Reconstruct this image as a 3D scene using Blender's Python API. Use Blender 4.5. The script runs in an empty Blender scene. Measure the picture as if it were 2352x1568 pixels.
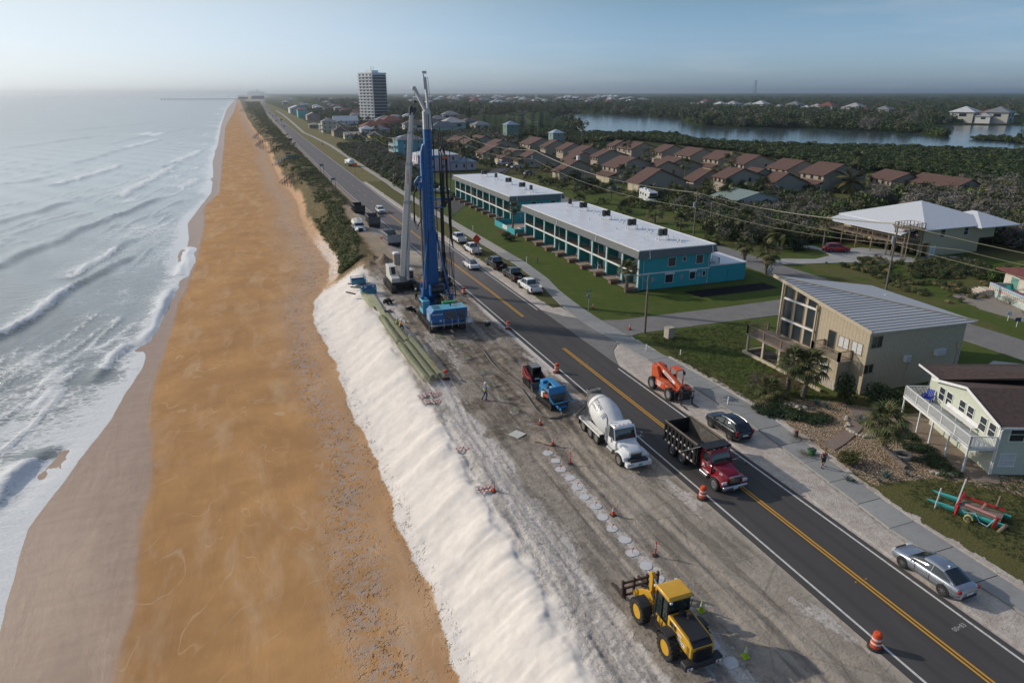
import bpy,bmesh,math,random
import numpy as np
from mathutils import Vector,Matrix
R=math.radians
PI=math.pi
C=bpy.context.scene.collection
scene=bpy.context.scene
rnd=random.Random(7)
# ------------------------------------------------------------------ camera
CAM_H=28.5
PITCH=R(20.0)
YAW=R(20.7)
cam_d=bpy.data.cameras.new('camera')
cam_d.lens=24.0
cam_d.sensor_width=36.0
cam_d.clip_start=0.5
cam_d.clip_end=90000
cam=bpy.data.objects.new('camera',cam_d)
C.objects.link(cam)
cam.location=(0,0,CAM_H)
cam.rotation_euler=(PI/2-PITCH,R(0.08),-YAW)
scene.camera=cam
# ------------------------------------------------------------------ sky and sun
SUN_EL=R(24.5)
SUN_AZ=R(139.0)
world=bpy.data.worlds.new('World')
scene.world=world
world.use_nodes=True
wn=world.node_tree
for n in list(wn.nodes):
 wn.nodes.remove(n)
wo=wn.nodes.new('ShaderNodeOutputWorld')
bg=wn.nodes.new('ShaderNodeBackground')
sky=wn.nodes.new('ShaderNodeTexSky')
sky.sky_type='NISHITA'
sky.sun_disc=False
sky.sun_elevation=SUN_EL
sky.sun_rotation=PI/2-SUN_AZ
sky.altitude=0
sky.air_density=1.0
sky.dust_density=1.0
sky.ozone_density=3.0
bg.inputs['Strength'].default_value=0.1
_tc=wn.nodes.new('ShaderNodeTexCoord')
_sp=wn.nodes.new('ShaderNodeSeparateXYZ')
wn.links.new(_tc.outputs['Generated'],_sp.inputs[0])
_rp=wn.nodes.new('ShaderNodeValToRGB')
_rp.color_ramp.elements[0].position=0.0
_rp.color_ramp.elements[0].color=(0.47,0.635,1.0,1)
_rp.color_ramp.elements[1].position=0.115
_rp.color_ramp.elements[1].color=(0.405,0.46,0.515,1)
_e=_rp.color_ramp.elements.new(0.05)
_e.color=(0.45,0.56,0.80,1)
wn.links.new(_sp.outputs['Z'],_rp.inputs[0])
_m1=wn.nodes.new('ShaderNodeVectorMath')
_m1.operation='MULTIPLY'
wn.links.new(sky.outputs[0],_m1.inputs[0])
wn.links.new(_rp.outputs[0],_m1.inputs[1])
_m2=wn.nodes.new('ShaderNodeVectorMath')
_m2.operation='SCALE'
_m2.inputs['Scale'].default_value=2.03
wn.links.new(_m1.outputs[0],_m2.inputs[0])
_mp=wn.nodes.new('ShaderNodeMapping')
_mp.inputs['Scale'].default_value=(3.0,3.0,26.0)
_mp.inputs['Rotation'].default_value=(0.0,0.10,0.0)
wn.links.new(_tc.outputs['Generated'],_mp.inputs[0])
_nz=wn.nodes.new('ShaderNodeTexNoise')
_nz.inputs['Scale'].default_value=1.3
_nz.inputs['Detail'].default_value=7
_nz.inputs['Roughness'].default_value=0.6
wn.links.new(_mp.outputs[0],_nz.inputs['Vector'])
_mr=wn.nodes.new('ShaderNodeMapRange')
_mr.inputs[1].default_value=0.5
_mr.inputs[2].default_value=0.78
_mr.inputs[3].default_value=0.0
_mr.inputs[4].default_value=0.22
wn.links.new(_nz.outputs['Fac'],_mr.inputs[0])
_mx=wn.nodes.new('ShaderNodeMix')
_mx.data_type='RGBA'
wn.links.new(_mr.outputs[0],_mx.inputs[0])
wn.links.new(_m2.outputs[0],_mx.inputs[6])
_mx.inputs[7].default_value=(6.6,6.9,7.3,1)
_sd=(math.cos(SUN_EL)*math.cos(SUN_AZ),math.cos(SUN_EL)*math.sin(SUN_AZ),math.sin(SUN_EL))
_dt=wn.nodes.new('ShaderNodeVectorMath')
_dt.operation='DOT_PRODUCT'
wn.links.new(_tc.outputs['Generated'],_dt.inputs[0])
_dt.inputs[1].default_value=_sd
_m4=wn.nodes.new('ShaderNodeMapRange')
_m4.interpolation_type='SMOOTHSTEP'
for _i,_v in enumerate((0.16,1.0,0.0,0.78)):
 _m4.inputs[_i+1].default_value=_v
wn.links.new(_dt.outputs['Value'],_m4.inputs[0])
_x2=wn.nodes.new('ShaderNodeMix')
_x2.data_type='RGBA'
wn.links.new(_m4.outputs[0],_x2.inputs[0])
wn.links.new(_mx.outputs[2],_x2.inputs[6])
_x2.inputs[7].default_value=(8.6,8.9,9.0,1)
wn.links.new(_x2.outputs[2],bg.inputs['Color'])
wn.links.new(bg.outputs[0],wo.inputs['Surface'])
sun_d=bpy.data.lights.new('sun','SUN')
sun_d.energy=3.1
sun_d.angle=R(0.6)
sun_d.color=(1.0,0.905,0.78)
sun=bpy.data.objects.new('sun',sun_d)
C.objects.link(sun)
sdir=Vector((math.cos(SUN_EL)*math.cos(SUN_AZ),math.cos(SUN_EL)*math.sin(SUN_AZ),math.sin(SUN_EL)))
sun.rotation_euler=sdir.to_track_quat('Z','Y').to_euler()
sun.location=(-200,200,300)
scene.view_settings.view_transform='Standard'
scene.view_settings.look='None'
scene.view_settings.gamma=1.0
scene.view_settings.exposure=0.0
scene.cycles.max_bounces=5
scene.cycles.volume_bounces=0
scene.cycles.transparent_max_bounces=6
# ------------------------------------------------------------------ helpers
def at(px,py,z=0.0):
 ""
 x=(px-1176)/1568.0
 y=-(py-784)/1568.0
 f=math.cos(PITCH)+y*math.sin(PITCH)
 dz=-math.sin(PITCH)+y*math.cos(PITCH)
 t=(z-CAM_H)/dz
 x*=t
 f*=t
 c,s=math.cos(YAW),math.sin(YAW)
 return(x*c+f*s,-x*s+f*c)
_mats={}
def node(nt,typ,**kw):
 n=nt.nodes.new(typ)
 for k,v in kw.items():
  if k.startswith('i_'):
   key=k[2:]
   n.inputs[int(key)if key.isdigit()else key.replace('_',' ')].default_value=v
  else:
   setattr(n,k,v)
 return n
def mat(name,rgb,rough=0.6,metal=0.0,var=0.12,scale=3.0,dirt=0.0,spec=0.5,trans=0.0,bump=0.0,bscale=30,coat=0.0,dirtcol=(0.25,0.21,0.17)):
 ""
 if name in _mats:
  return _mats[name]
 m=bpy.data.materials.new(name)
 m.use_nodes=True
 nt=m.node_tree
 b=nt.nodes['Principled BSDF']
 b.inputs['Roughness'].default_value=rough
 b.inputs['Metallic'].default_value=metal
 b.inputs['Specular IOR Level'].default_value=spec
 if coat:
  b.inputs['Coat Weight'].default_value=coat
  b.inputs['Coat Roughness'].default_value=0.06
 tc=node(nt,'ShaderNodeTexCoord')
 nz=node(nt,'ShaderNodeTexNoise',i_Scale=scale,i_Detail=6.0,i_Roughness=0.65)
 nt.links.new(tc.outputs['Object'],nz.inputs['Vector'])
 mr=node(nt,'ShaderNodeMapRange',i_1=0.3,i_2=0.7,i_3=1-var,i_4=1+var*0.6)
 nt.links.new(nz.outputs['Fac'],mr.inputs[0])
 mx=node(nt,'ShaderNodeMix',data_type='RGBA',blend_type='MULTIPLY',i_0=1.0)
 mx.inputs[6].default_value=(*rgb,1)
 nt.links.new(mr.outputs[0],mx.inputs[7])
 col=mx.outputs[2]
 if dirt>0:
  n2=node(nt,'ShaderNodeTexNoise',i_Scale=scale*0.6+0.7,i_Detail=8.0,i_Roughness=0.7)
  nt.links.new(tc.outputs['Object'],n2.inputs['Vector'])
  m2=node(nt,'ShaderNodeMapRange',i_1=0.5,i_2=0.75,i_3=0.0,i_4=dirt)
  nt.links.new(n2.outputs['Fac'],m2.inputs[0])
  mx2=node(nt,'ShaderNodeMix',data_type='RGBA')
  nt.links.new(m2.outputs[0],mx2.inputs[0])
  nt.links.new(col,mx2.inputs[6])
  mx2.inputs[7].default_value=(*dirtcol,1)
  col=mx2.outputs[2]
 nt.links.new(col,b.inputs['Base Color'])
 if bump>0:
  n3=node(nt,'ShaderNodeTexNoise',i_Scale=bscale,i_Detail=4.0)
  nt.links.new(tc.outputs['Object'],n3.inputs['Vector'])
  bp=node(nt,'ShaderNodeBump',i_Strength=min(1,bump),i_Distance=0.03)
  nt.links.new(n3.outputs['Fac'],bp.inputs['Height'])
  nt.links.new(bp.outputs[0],b.inputs['Normal'])
 _mats[name]=m
 return m
def grooved(name,rgb,axis='X',pitch=0.4,rough=0.6,depth=0.02,dark=0.6,width=0.1,**kw):
 ""
 if name in _mats:
  return _mats[name]
 m=mat(name,rgb,rough,**kw)
 nt=m.node_tree
 b=nt.nodes['Principled BSDF']
 tc=node(nt,'ShaderNodeTexCoord')
 sx=node(nt,'ShaderNodeSeparateXYZ')
 nt.links.new(tc.outputs['Object'],sx.inputs[0])
 if axis=='XY':
  ad=node(nt,'ShaderNodeMath',operation='ADD')
  nt.links.new(sx.outputs['X'],ad.inputs[0])
  nt.links.new(sx.outputs['Y'],ad.inputs[1])
  src=ad.outputs[0]
 else:
  src=sx.outputs[axis]
 dv=node(nt,'ShaderNodeMath',operation='DIVIDE',i_1=pitch)
 nt.links.new(src,dv.inputs[0])
 fr=node(nt,'ShaderNodeMath',operation='FRACT')
 nt.links.new(dv.outputs[0],fr.inputs[0])
 lt=node(nt,'ShaderNodeMath',operation='LESS_THAN',i_1=width)
 nt.links.new(fr.outputs[0],lt.inputs[0])
 old=b.inputs['Base Color'].links[0].from_socket
 mx=node(nt,'ShaderNodeMix',data_type='RGBA',blend_type='MULTIPLY')
 nt.links.new(lt.outputs[0],mx.inputs[0])
 nt.links.new(old,mx.inputs[6])
 mx.inputs[7].default_value=(dark,dark,dark,1)
 nt.links.new(mx.outputs[2],b.inputs['Base Color'])
 bp=node(nt,'ShaderNodeBump',i_Strength=0.8,i_Distance=depth,invert=True)
 nt.links.new(lt.outputs[0],bp.inputs['Height'])
 nt.links.new(bp.outputs[0],b.inputs['Normal'])
 return m
class MB:
 ""
 def __init__(s):
  s.v=[]
  s.f=[]
  s.M=None
 def add(s,vs,fs):
  o=len(s.v)
  if s.M is not None:
   vs=[tuple(s.M@Vector(p))for p in vs]
  s.v+=[tuple(p)for p in vs]
  s.f+=[tuple(i+o for i in f)for f in fs]
  return s
 def box(s,x0,y0,z0,x1,y1,z1):
  vs=[(x0,y0,z0),(x1,y0,z0),(x1,y1,z0),(x0,y1,z0),(x0,y0,z1),(x1,y0,z1),(x1,y1,z1),(x0,y1,z1)]
  return s.add(vs,[(3,2,1,0),(4,5,6,7),(0,1,5,4),(1,2,6,5),(2,3,7,6),(3,0,4,7)])
 def cbox(s,cx,cy,cz,w,d,h,rz=0.0,rx=0.0,ry=0.0):
  m=Matrix.Translation((cx,cy,cz))@Matrix.Rotation(rz,4,'Z')@Matrix.Rotation(ry,4,'Y')@Matrix.Rotation(rx,4,'X')
  vs=[m@Vector((a*w/2,b*d/2,c*h/2))for c in(-1,1)for a,b in((-1,-1),(1,-1),(1,1),(-1,1))]
  return s.add(vs,[(3,2,1,0),(4,5,6,7),(0,1,5,4),(1,2,6,5),(2,3,7,6),(3,0,4,7)])
 def prism(s,poly,a,b,axis='X'):
  ""
  n=len(poly)
  def P(p,t):
   return(t,p[0],p[1])if axis=='X' else((p[0],t,p[1])if axis=='Y' else(p[0],p[1],t))
  vs=[P(p,a)for p in poly]+[P(p,b)for p in poly]
  return s.add(vs,[tuple(range(n))[::-1],tuple(range(n,2*n))]+[(i,(i+1)%n,n+(i+1)%n,n+i)for i in range(n)])
 def bar(s,p0,p1,w,h=None):
  ""
  h=h or w
  p0,p1=Vector(p0),Vector(p1)
  d=p1-p0
  L=d.length
  if L<1e-6:
   return s
  q=d.to_track_quat('Z','Y').to_matrix().to_4x4()
  m=Matrix.Translation(p0)@q
  vs=[m@Vector((a*w/2,b*h/2,c))for c in(0,L)for a,b in((-1,-1),(1,-1),(1,1),(-1,1))]
  return s.add(vs,[(3,2,1,0),(4,5,6,7),(0,1,5,4),(1,2,6,5),(2,3,7,6),(3,0,4,7)])
 def cyl(s,p0,p1,r0,r1=None,n=12,caps=True):
  r1=r0 if r1 is None else r1
  p0,p1=Vector(p0),Vector(p1)
  q=(p1-p0).to_track_quat('Z','Y').to_matrix()
  vs=[]
  for p,r in((p0,r0),(p1,r1)):
   for i in range(n):
    a=2*PI*i/n
    vs.append(p+q@Vector((r*math.cos(a),r*math.sin(a),0)))
  fs=[(i,(i+1)%n,n+(i+1)%n,n+i)for i in range(n)]
  if caps:
   fs+=[tuple(range(n))[::-1],tuple(range(n,2*n))]
  return s.add(vs,fs)
 def lathe(s,prof,n=20,origin=(0,0,0),axis=(0,0,1),caps=True):
  ""
  q=Vector(axis).to_track_quat('Z','Y').to_matrix()
  o=Vector(origin)
  vs=[]
  for r,h in prof:
   for i in range(n):
    a=2*PI*i/n
    vs.append(o+q@Vector((r*math.cos(a),r*math.sin(a),h)))
  fs=[]
  for k in range(len(prof)-1):
   for i in range(n):
    fs.append((k*n+i,k*n+(i+1)%n,(k+1)*n+(i+1)%n,(k+1)*n+i))
  if caps:
   fs+=[tuple(range(n))[::-1],tuple(range((len(prof)-1)*n,len(prof)*n))]
  return s.add(vs,fs)
 def tube(s,pts,r,n=6,radii=None):
  pts=[Vector(p)for p in pts]
  vs=[]
  up=Vector((0.013,0.021,1))
  for k,p in enumerate(pts):
   t=(pts[min(k+1,len(pts)-1)]-pts[max(k-1,0)])
   if t.length<1e-9:
    t=Vector((0,0,1))
   t.normalize()
   a=t.cross(up)
   if a.length<0.05:
    a=t.cross(Vector((1,0.1,0)))
   a.normalize()
   b=t.cross(a)
   rr=radii[k]if radii else r
   for i in range(n):
    th=2*PI*i/n
    vs.append(p+a*(rr*math.cos(th))+b*(rr*math.sin(th)))
  fs=[]
  for k in range(len(pts)-1):
   for i in range(n):
    fs.append((k*n+i,k*n+(i+1)%n,(k+1)*n+(i+1)%n,(k+1)*n+i))
  fs+=[tuple(range(n))[::-1],tuple(range((len(pts)-1)*n,len(pts)*n))]
  return s.add(vs,fs)
 def loft(s,secs,caps=True):
  n=len(secs[0])
  vs=[p for sc in secs for p in sc]
  fs=[]
  for k in range(len(secs)-1):
   for i in range(n):
    fs.append((k*n+i,k*n+(i+1)%n,(k+1)*n+(i+1)%n,(k+1)*n+i))
  if caps:
   fs+=[tuple(range(n))[::-1],tuple(range((len(secs)-1)*n,len(secs)*n))]
  return s.add(vs,fs)
 def quad(s,*p):
  return s.add(p,[tuple(range(len(p)))])
 def slab(s,poly,t):
  ""
  ps=[Vector(p)for p in poly]
  nr=(ps[1]-ps[0]).cross(ps[2]-ps[0]).normalized()
  n=len(ps)
  vs=ps+[p-nr*t for p in ps]
  return s.add(vs,[tuple(range(n)),tuple(range(n,2*n))[::-1]]+[(i,n+i,n+(i+1)%n,(i+1)%n)for i in range(n)])
 def ball(s,c,rx,ry=None,rz=None,n=10,m=6):
  ry=ry or rx
  rz=rz or rx
  vs=[(c[0],c[1],c[2]-rz)]
  for k in range(1,m):
   t=-PI/2+PI*k/m
   for i in range(n):
    a=2*PI*i/n
    vs.append((c[0]+rx*math.cos(t)*math.cos(a),c[1]+ry*math.cos(t)*math.sin(a),c[2]+rz*math.sin(t)))
  vs.append((c[0],c[1],c[2]+rz))
  fs=[(0,1+(i+1)%n,1+i)for i in range(n)]
  for k in range(m-2):
   for i in range(n):
    a=1+k*n
    fs.append((a+i,a+(i+1)%n,a+n+(i+1)%n,a+n+i))
  a=1+(m-2)*n
  fs+=[(a+i,a+(i+1)%n,len(vs)-1)for i in range(n)]
  return s.add(vs,fs)
 def mesh(s,name,material,sm=True,ang=32):
  me=bpy.data.meshes.new(name)
  me.from_pydata(s.v,[],s.f)
  bm=bmesh.new()
  bm.from_mesh(me)
  bmesh.ops.recalc_face_normals(bm,faces=bm.faces)
  bm.to_mesh(me)
  bm.free()
  if material:
   me.materials.append(material)
  if sm:
   me.shade_smooth()
   me.set_sharp_from_angle(angle=R(ang))
  return me
 def bd(s,name,material,parent=None,sm=True,bw=0.0,label=None,ang=32):
  o=bpy.data.objects.new(name,s.mesh(name,material,sm,ang))
  C.objects.link(o)
  if parent is not None:
   o.parent=parent
  if bw:
   bv=o.modifiers.new('bevel','BEVEL')
   bv.width=bw
   bv.segments=2
   bv.limit_method='ANGLE'
   bv.angle_limit=R(40)
  if label:
   o['label']=label
  return o
def tag(o,label,cat,group=None,kind=None):
 if label:
  o['label']=label
 if cat:
  o['category']=cat
 if group:
  o['group']=group
 if kind:
  o['kind']=kind
 return o
def thing(name,label,cat,loc=(0,0,0),rz=0.0,group=None):
 o=bpy.data.objects.new(name,None)
 o.empty_display_size=0.3
 C.objects.link(o)
 o.location=loc if len(loc)==3 else(loc[0],loc[1],0)
 o.rotation_euler=(0,0,rz)
 return tag(o,label,cat,group)
def struct(name,mb,m,**kw):
 o=mb.bd(name,m,**kw)if isinstance(mb,MB)else mb
 o['kind']='structure'
 return o
_kids={}
def copy_thing(root,loc=None,rz=None,label=None,group=None,scale=None):
 ""
 def rec(o,parent):
  c=o.copy()
  C.objects.link(c)
  if parent is not None:
   c.parent=parent
  for ch in o.children:
   rec(ch,c)
  return c
 r=rec(root,None)
 if loc is not None:
  r.location=loc if len(loc)==3 else(loc[0],loc[1],0)
 if rz is not None:
  r.rotation_euler=(0,0,rz)
 if scale is not None:
  r.scale=(scale,)*3 if isinstance(scale,(int,float))else scale
 if label:
  r['label']=label
 if group:
  r['group']=group
 return r
def inst(src,parent,loc=(0,0,0),rot=(0,0,0),scale=(1,1,1),name=None):
 ""
 o=bpy.data.objects.new(name or src.name.split('.')[0],src.data)
 C.objects.link(o)
 o.parent=parent
 o.location=loc
 o.rotation_euler=rot
 o.scale=scale
 return o
def text_mesh(body,size,material,parent,loc,rot,name='lettering',extrude=0.004,bold=0.0,align='CENTER'):
 cu=bpy.data.curves.new(name,'FONT')
 cu.body=body
 cu.size=size
 cu.extrude=extrude
 cu.offset=bold
 cu.align_x=align
 cu.align_y='CENTER'
 cu.resolution_u=2
 tmp=bpy.data.objects.new(name,cu)
 C.objects.link(tmp)
 dg=bpy.context.evaluated_depsgraph_get()
 me=bpy.data.meshes.new_from_object(tmp.evaluated_get(dg))
 bpy.data.objects.remove(tmp)
 bpy.data.curves.remove(cu)
 me.materials.clear()
 me.materials.append(material)
 o=bpy.data.objects.new(name,me)
 C.objects.link(o)
 if parent is not None:
  o.parent=parent
 o.location=loc
 o.rotation_euler=rot
 return o
 # ---- numpy noise, polygons, grids
_rs=np.random.RandomState(11)
_tab=_rs.rand(256,256)
def vnoise(x,y):
 xi=np.floor(x).astype(int)
 yi=np.floor(y).astype(int)
 fx=x-xi
 fy=y-yi
 fx=fx*fx*(3-2*fx)
 fy=fy*fy*(3-2*fy)
 a=_tab[xi&255,yi&255]
 b=_tab[(xi+1)&255,yi&255]
 c=_tab[xi&255,(yi+1)&255]
 d=_tab[(xi+1)&255,(yi+1)&255]
 return(a*(1-fx)+b*fx)*(1-fy)+(c*(1-fx)+d*fx)*fy
def fbm(x,y,o=4):
 s=0
 a=0.5
 t=0
 for k in range(o):
  s=s+a*vnoise(x*2**k+17.3*k,y*2**k+5.7*k)
  t+=a
  a*=0.5
 return s/t
def sstep(x,a,b):
 t=np.clip((x-a)/(b-a),0,1)
 return t*t*(3-2*t)
def inpoly(X,Y,poly):
 r=np.zeros(X.shape,bool)
 n=len(poly)
 for i in range(n):
  x1,y1=poly[i]
  x2,y2=poly[(i+1)%n]
  if y1==y2:
   continue
  c=((Y>min(y1,y2))&(Y<=max(y1,y2)))
  xi=x1+(Y-y1)*(x2-x1)/(y2-y1)
  r^=c&(X<xi)
 return r
def segdist(X,Y,pts):
 ""
 best=np.full(X.shape,1e9)
 side=np.zeros(X.shape)
 par=np.zeros(X.shape)
 n=len(pts)-1
 for i in range(n):
  ax,ay=pts[i]
  bx,by=pts[i+1]
  dx,dy=bx-ax,by-ay
  L2=dx*dx+dy*dy
  t=np.clip(((X-ax)*dx+(Y-ay)*dy)/L2,0,1)
  px,py=ax+t*dx,ay+t*dy
  d=np.hypot(X-px,Y-py)
  m=d<best
  best[m]=d[m]
  s=(X-ax)*dy-(Y-ay)*dx
  side[m]=np.sign(s[m])
  par[m]=((i+t)/n)[m]
 return best,side,par
def grid_mesh(name,X,Y,Z,material,attrs=None,keep=None,sm=True):
 ""
 ny,nx=X.shape
 co=np.stack([X,Y,Z],-1).reshape(-1,3).astype(np.float32)
 idx=np.arange(ny*nx).reshape(ny,nx)
 q=np.stack([idx[:-1,:-1],idx[:-1,1:],idx[1:,1:],idx[1:,:-1]],-1)
 q=q[keep]if keep is not None else q.reshape(-1,4)
 used,inv=np.unique(q,return_inverse=True)
 co=co[used]
 q=inv.reshape(-1,4)
 me=bpy.data.meshes.new(name)
 me.vertices.add(len(co))
 me.vertices.foreach_set('co',co.ravel())
 me.loops.add(q.size)
 me.loops.foreach_set('vertex_index',q.ravel().astype(np.int32))
 me.polygons.add(len(q))
 me.polygons.foreach_set('loop_start',np.arange(0,q.size,4,dtype=np.int32))
 me.polygons.foreach_set('loop_total',np.full(len(q),4,dtype=np.int32))
 me.update(calc_edges=True)
 if sm:
  me.shade_smooth()
 me.materials.append(material)
 for k,a in(attrs or{}).items():
  at_=me.attributes.new(k,'FLOAT','POINT')
  at_.data.foreach_set('value',a.reshape(-1)[used].astype(np.float32))
 o=bpy.data.objects.new(name,me)
 C.objects.link(o)
 return o
def strip_mesh(mb,left,right,z):
 ""
 vs=[(p[0],p[1],z)for p in left]+[(p[0],p[1],z)for p in right]
 n=len(left)
 return mb.add(vs,[(i,n+i,n+i+1,i+1)for i in range(n-1)])
 # ------------------------------------------------------------------ ground, beach, sea, road
class NT:
 def __init__(s,name,rough=0.8):
  s.m=bpy.data.materials.new(name)
  s.m.use_nodes=True
  s.t=s.m.node_tree
  s.b=s.t.nodes['Principled BSDF']
  s.b.inputs['Roughness'].default_value=rough
  s.tc=s.t.nodes.new('ShaderNodeTexCoord').outputs['Object']
  s.nrm=None
 def L(s,a,b):
  s.t.links.new(a,b)
 def setin(s,sock,v):
  if isinstance(v,(int,float)):
   sock.default_value=v
  elif isinstance(v,(tuple,list)):
   sock.default_value=(*v,1)if len(v)==3 and sock.type=='RGBA' else v
  else:
   s.L(v,sock)
 def map(s,scale=(1,1,1),rot=(0,0,0),vec=None):
  n=s.t.nodes.new('ShaderNodeMapping')
  s.L(vec or s.tc,n.inputs[0])
  n.inputs['Scale'].default_value=scale
  n.inputs['Rotation'].default_value=rot
  return n.outputs[0]
 def noise(s,scale,detail=5,rough=0.6,vec=None,dist=0.0,typ='FBM'):
  n=s.t.nodes.new('ShaderNodeTexNoise')
  s.L(vec or s.tc,n.inputs['Vector'])
  n.inputs['Scale'].default_value=scale
  n.inputs['Detail'].default_value=detail
  n.inputs['Roughness'].default_value=rough
  n.inputs['Distortion'].default_value=dist
  return n.outputs['Fac']
 def voro(s,scale,vec=None,feature='F1',rnd=1.0,out='Distance'):
  n=s.t.nodes.new('ShaderNodeTexVoronoi')
  n.feature=feature
  s.L(vec or s.tc,n.inputs['Vector'])
  n.inputs['Scale'].default_value=scale
  n.inputs['Randomness'].default_value=rnd
  return n.outputs[out]
 def wave(s,scale,vec=None,dist=0.0,axis='X',det=2):
  n=s.t.nodes.new('ShaderNodeTexWave')
  n.bands_direction=axis
  s.L(vec or s.tc,n.inputs['Vector'])
  n.inputs['Scale'].default_value=scale
  n.inputs['Distortion'].default_value=dist
  n.inputs['Detail'].default_value=det
  return n.outputs['Fac']
 def attr(s,name):
  n=s.t.nodes.new('ShaderNodeAttribute')
  n.attribute_name=name
  return n.outputs['Fac']
 def math(s,op,a,b=0.0,c=None,clamp=False):
  n=s.t.nodes.new('ShaderNodeMath')
  n.operation=op
  n.use_clamp=clamp
  s.setin(n.inputs[0],a)
  s.setin(n.inputs[1],b)
  if c is not None:
   s.setin(n.inputs[2],c)
  return n.outputs[0]
 def rng(s,v,a,b,c=0.0,d=1.0,sm=False):
  n=s.t.nodes.new('ShaderNodeMapRange')
  if sm:
   n.interpolation_type='SMOOTHSTEP'
  s.L(v,n.inputs[0])
  for i,x in enumerate((a,b,c,d)):
   s.setin(n.inputs[i+1],x)
  return n.outputs[0]
 def mix(s,f,a,b,blend='MIX'):
  n=s.t.nodes.new('ShaderNodeMix')
  n.data_type='RGBA'
  n.blend_type=blend
  s.setin(n.inputs[0],f)
  s.setin(n.inputs[6],a)
  s.setin(n.inputs[7],b)
  return n.outputs[2]
 def bump(s,h,strength=0.5,dist=0.1):
  n=s.t.nodes.new('ShaderNodeBump')
  s.setin(n.inputs['Strength'],strength)
  n.inputs['Distance'].default_value=dist
  s.L(h,n.inputs['Height'])
  if s.nrm is not None:
   s.L(s.nrm,n.inputs['Normal'])
  s.nrm=n.outputs[0]
 def xyz(s):
  n=s.t.nodes.new('ShaderNodeSeparateXYZ')
  s.L(s.tc,n.inputs[0])
  return n.outputs
 def end(s,color,rough=None,spec=None):
  s.setin(s.b.inputs['Base Color'],color)
  if rough is not None:
   s.setin(s.b.inputs['Roughness'],rough)
  if spec is not None:
   s.setin(s.b.inputs['Specular IOR Level'],spec)
  if s.nrm is not None:
   s.L(s.nrm,s.b.inputs['Normal'])
  return s.m
SEA=-5.0
_sh=[at(x,y,SEA+0.15)for x,y in((60,1560),(72,1500),(100,1340),(130,1200),(215,1080),(262,1010),(305,950),(330,900),(370,835),(376,790),(405,735),(425,690),(440,640),(455,545),(450,510),(478,470),(500,440),(502,400),(498,370),(508,330),(512,290),(522,252),(530,240),(538,230))]
_sh=[(-13.5,-40),(-14.5,20)]+_sh+[(-20,6000),(300,14000),(1500,40000)]
SY=np.array([p[1]for p in _sh]);SX=np.array([p[0]for p in _sh])
_o=np.argsort(SY);SY=SY[_o];SX=SX[_o]
_wt=[at(x,y,SEA+0.5)for x,y in((258,1568),(275,1500),(310,1400),(318,1300),(322,1200),(350,1120),(352,1050),(345,960),(352,880),(374,815),(384,780),(398,740),(410,690),(425,668),(450,600),(470,520),(470,470),(505,440),(510,380),(515,330),(518,290))]
_wt=[(-7,-40),(-8.5,20)]+_wt+[(-10,1500),(0,6000)]
WY=np.array([p[1]for p in _wt]);WX=np.array([p[0]for p in _wt])
_o=np.argsort(WY);WY=WY[_o];WX=WX[_o]
TOE=(np.array([-50,29.6,57.7,95,105,112,118,125,137,155,191,226,260,300,370,508,675,1142,6000]),np.array([8.3,8.1,7.9,7.0,6.6,7.2,9.2,11.4,12.8,12.2,11.6,13.2,12.4,11.2,11.6,13,9,6,0]))
CRE=(np.array([-50,24,33,45,63,95,104,112,122,135,200,300,600,6000]),np.array([13.2,13.4,13.9,13.3,13.4,14.3,14.4,15.4,17.6,18.0,17.5,17.5,18,18]))
RL=(np.array([-60,95,200,267,424,612,985,1300,1700,3000,6000,14000]),np.array([29.47,29.3,27.7,27.7,29.0,31.8,36.8,40,46,90,200,700]))
RR=(RL[0],np.array([35.5,35.5,35.4,36.1,37.3,39.4,44.5,48,54,98,208,708]))
def rl(y):return np.interp(y,*RL)
def rr(y):return np.interp(y,*RR)
def land_z(X,Y):
 xs=np.interp(Y,SY,SX)
 toe=np.interp(Y,*TOE)+1.1*(fbm(X*0.0+3.3,Y*0.13)-0.5)
 cr=np.interp(Y,*CRE)+2.6*(fbm(X*0.0+9.1,Y*0.16)-0.5)+0.7*(fbm(X*0+2,Y*0.9)-0.5)
 north=sstep(Y,108,134)
 zt=-3.85+0.5*north
 zb=SEA+0.12+(zt-SEA-0.12)*np.clip((X-xs)/(toe-xs),0,1)**0.85
 zb=np.where(X<xs,SEA+0.12-np.minimum((xs-X)*0.055,4),zb)
 t=np.clip((X-toe)/(cr-toe),0,1)
 prof=0.55*t+0.45*t*t*(3-2*t)
 prof=prof-0.16*np.sin(PI*t)*(fbm(X*0.05,Y*0.11,2)-0.35)
 z=np.where(X>toe,zt+(0.0-zt)*prof,zb)
 dune=north*sstep(X,15.5,18)*(1-sstep(X,23,26.5))
 z=z+dune*(0.3+0.9*fbm(X*0.15,Y*0.15))
 near=1-sstep(Y,150,260)
 sl=sstep(X,toe,toe+1)*(1-sstep(X,cr+0.3,cr+2.0))*(1-north)
 z=z+sl*0.45*(fbm(X*0.35,Y*0.28)-0.5)+sl*0.30*(fbm(X*0.25+0.5*Y,Y*0.75)-0.5)+sl*0.10*(fbm(X*1.2+4,Y*2.2)-0.5)
 rim=np.exp(-((X-cr-0.3)/0.7)**2)*(1-north)
 z=z-rim*0.35*fbm(X*0.8,Y*0.6)*(1-north)
 bc=sstep(X,xs-1,xs+4)*(1-sstep(X,toe-1,toe+0.5))
 cusp=(fbm(X*0.10+0.03*Y,Y*0.16)-0.5)
 z=z+bc*near*0.42*cusp
 return z
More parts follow.
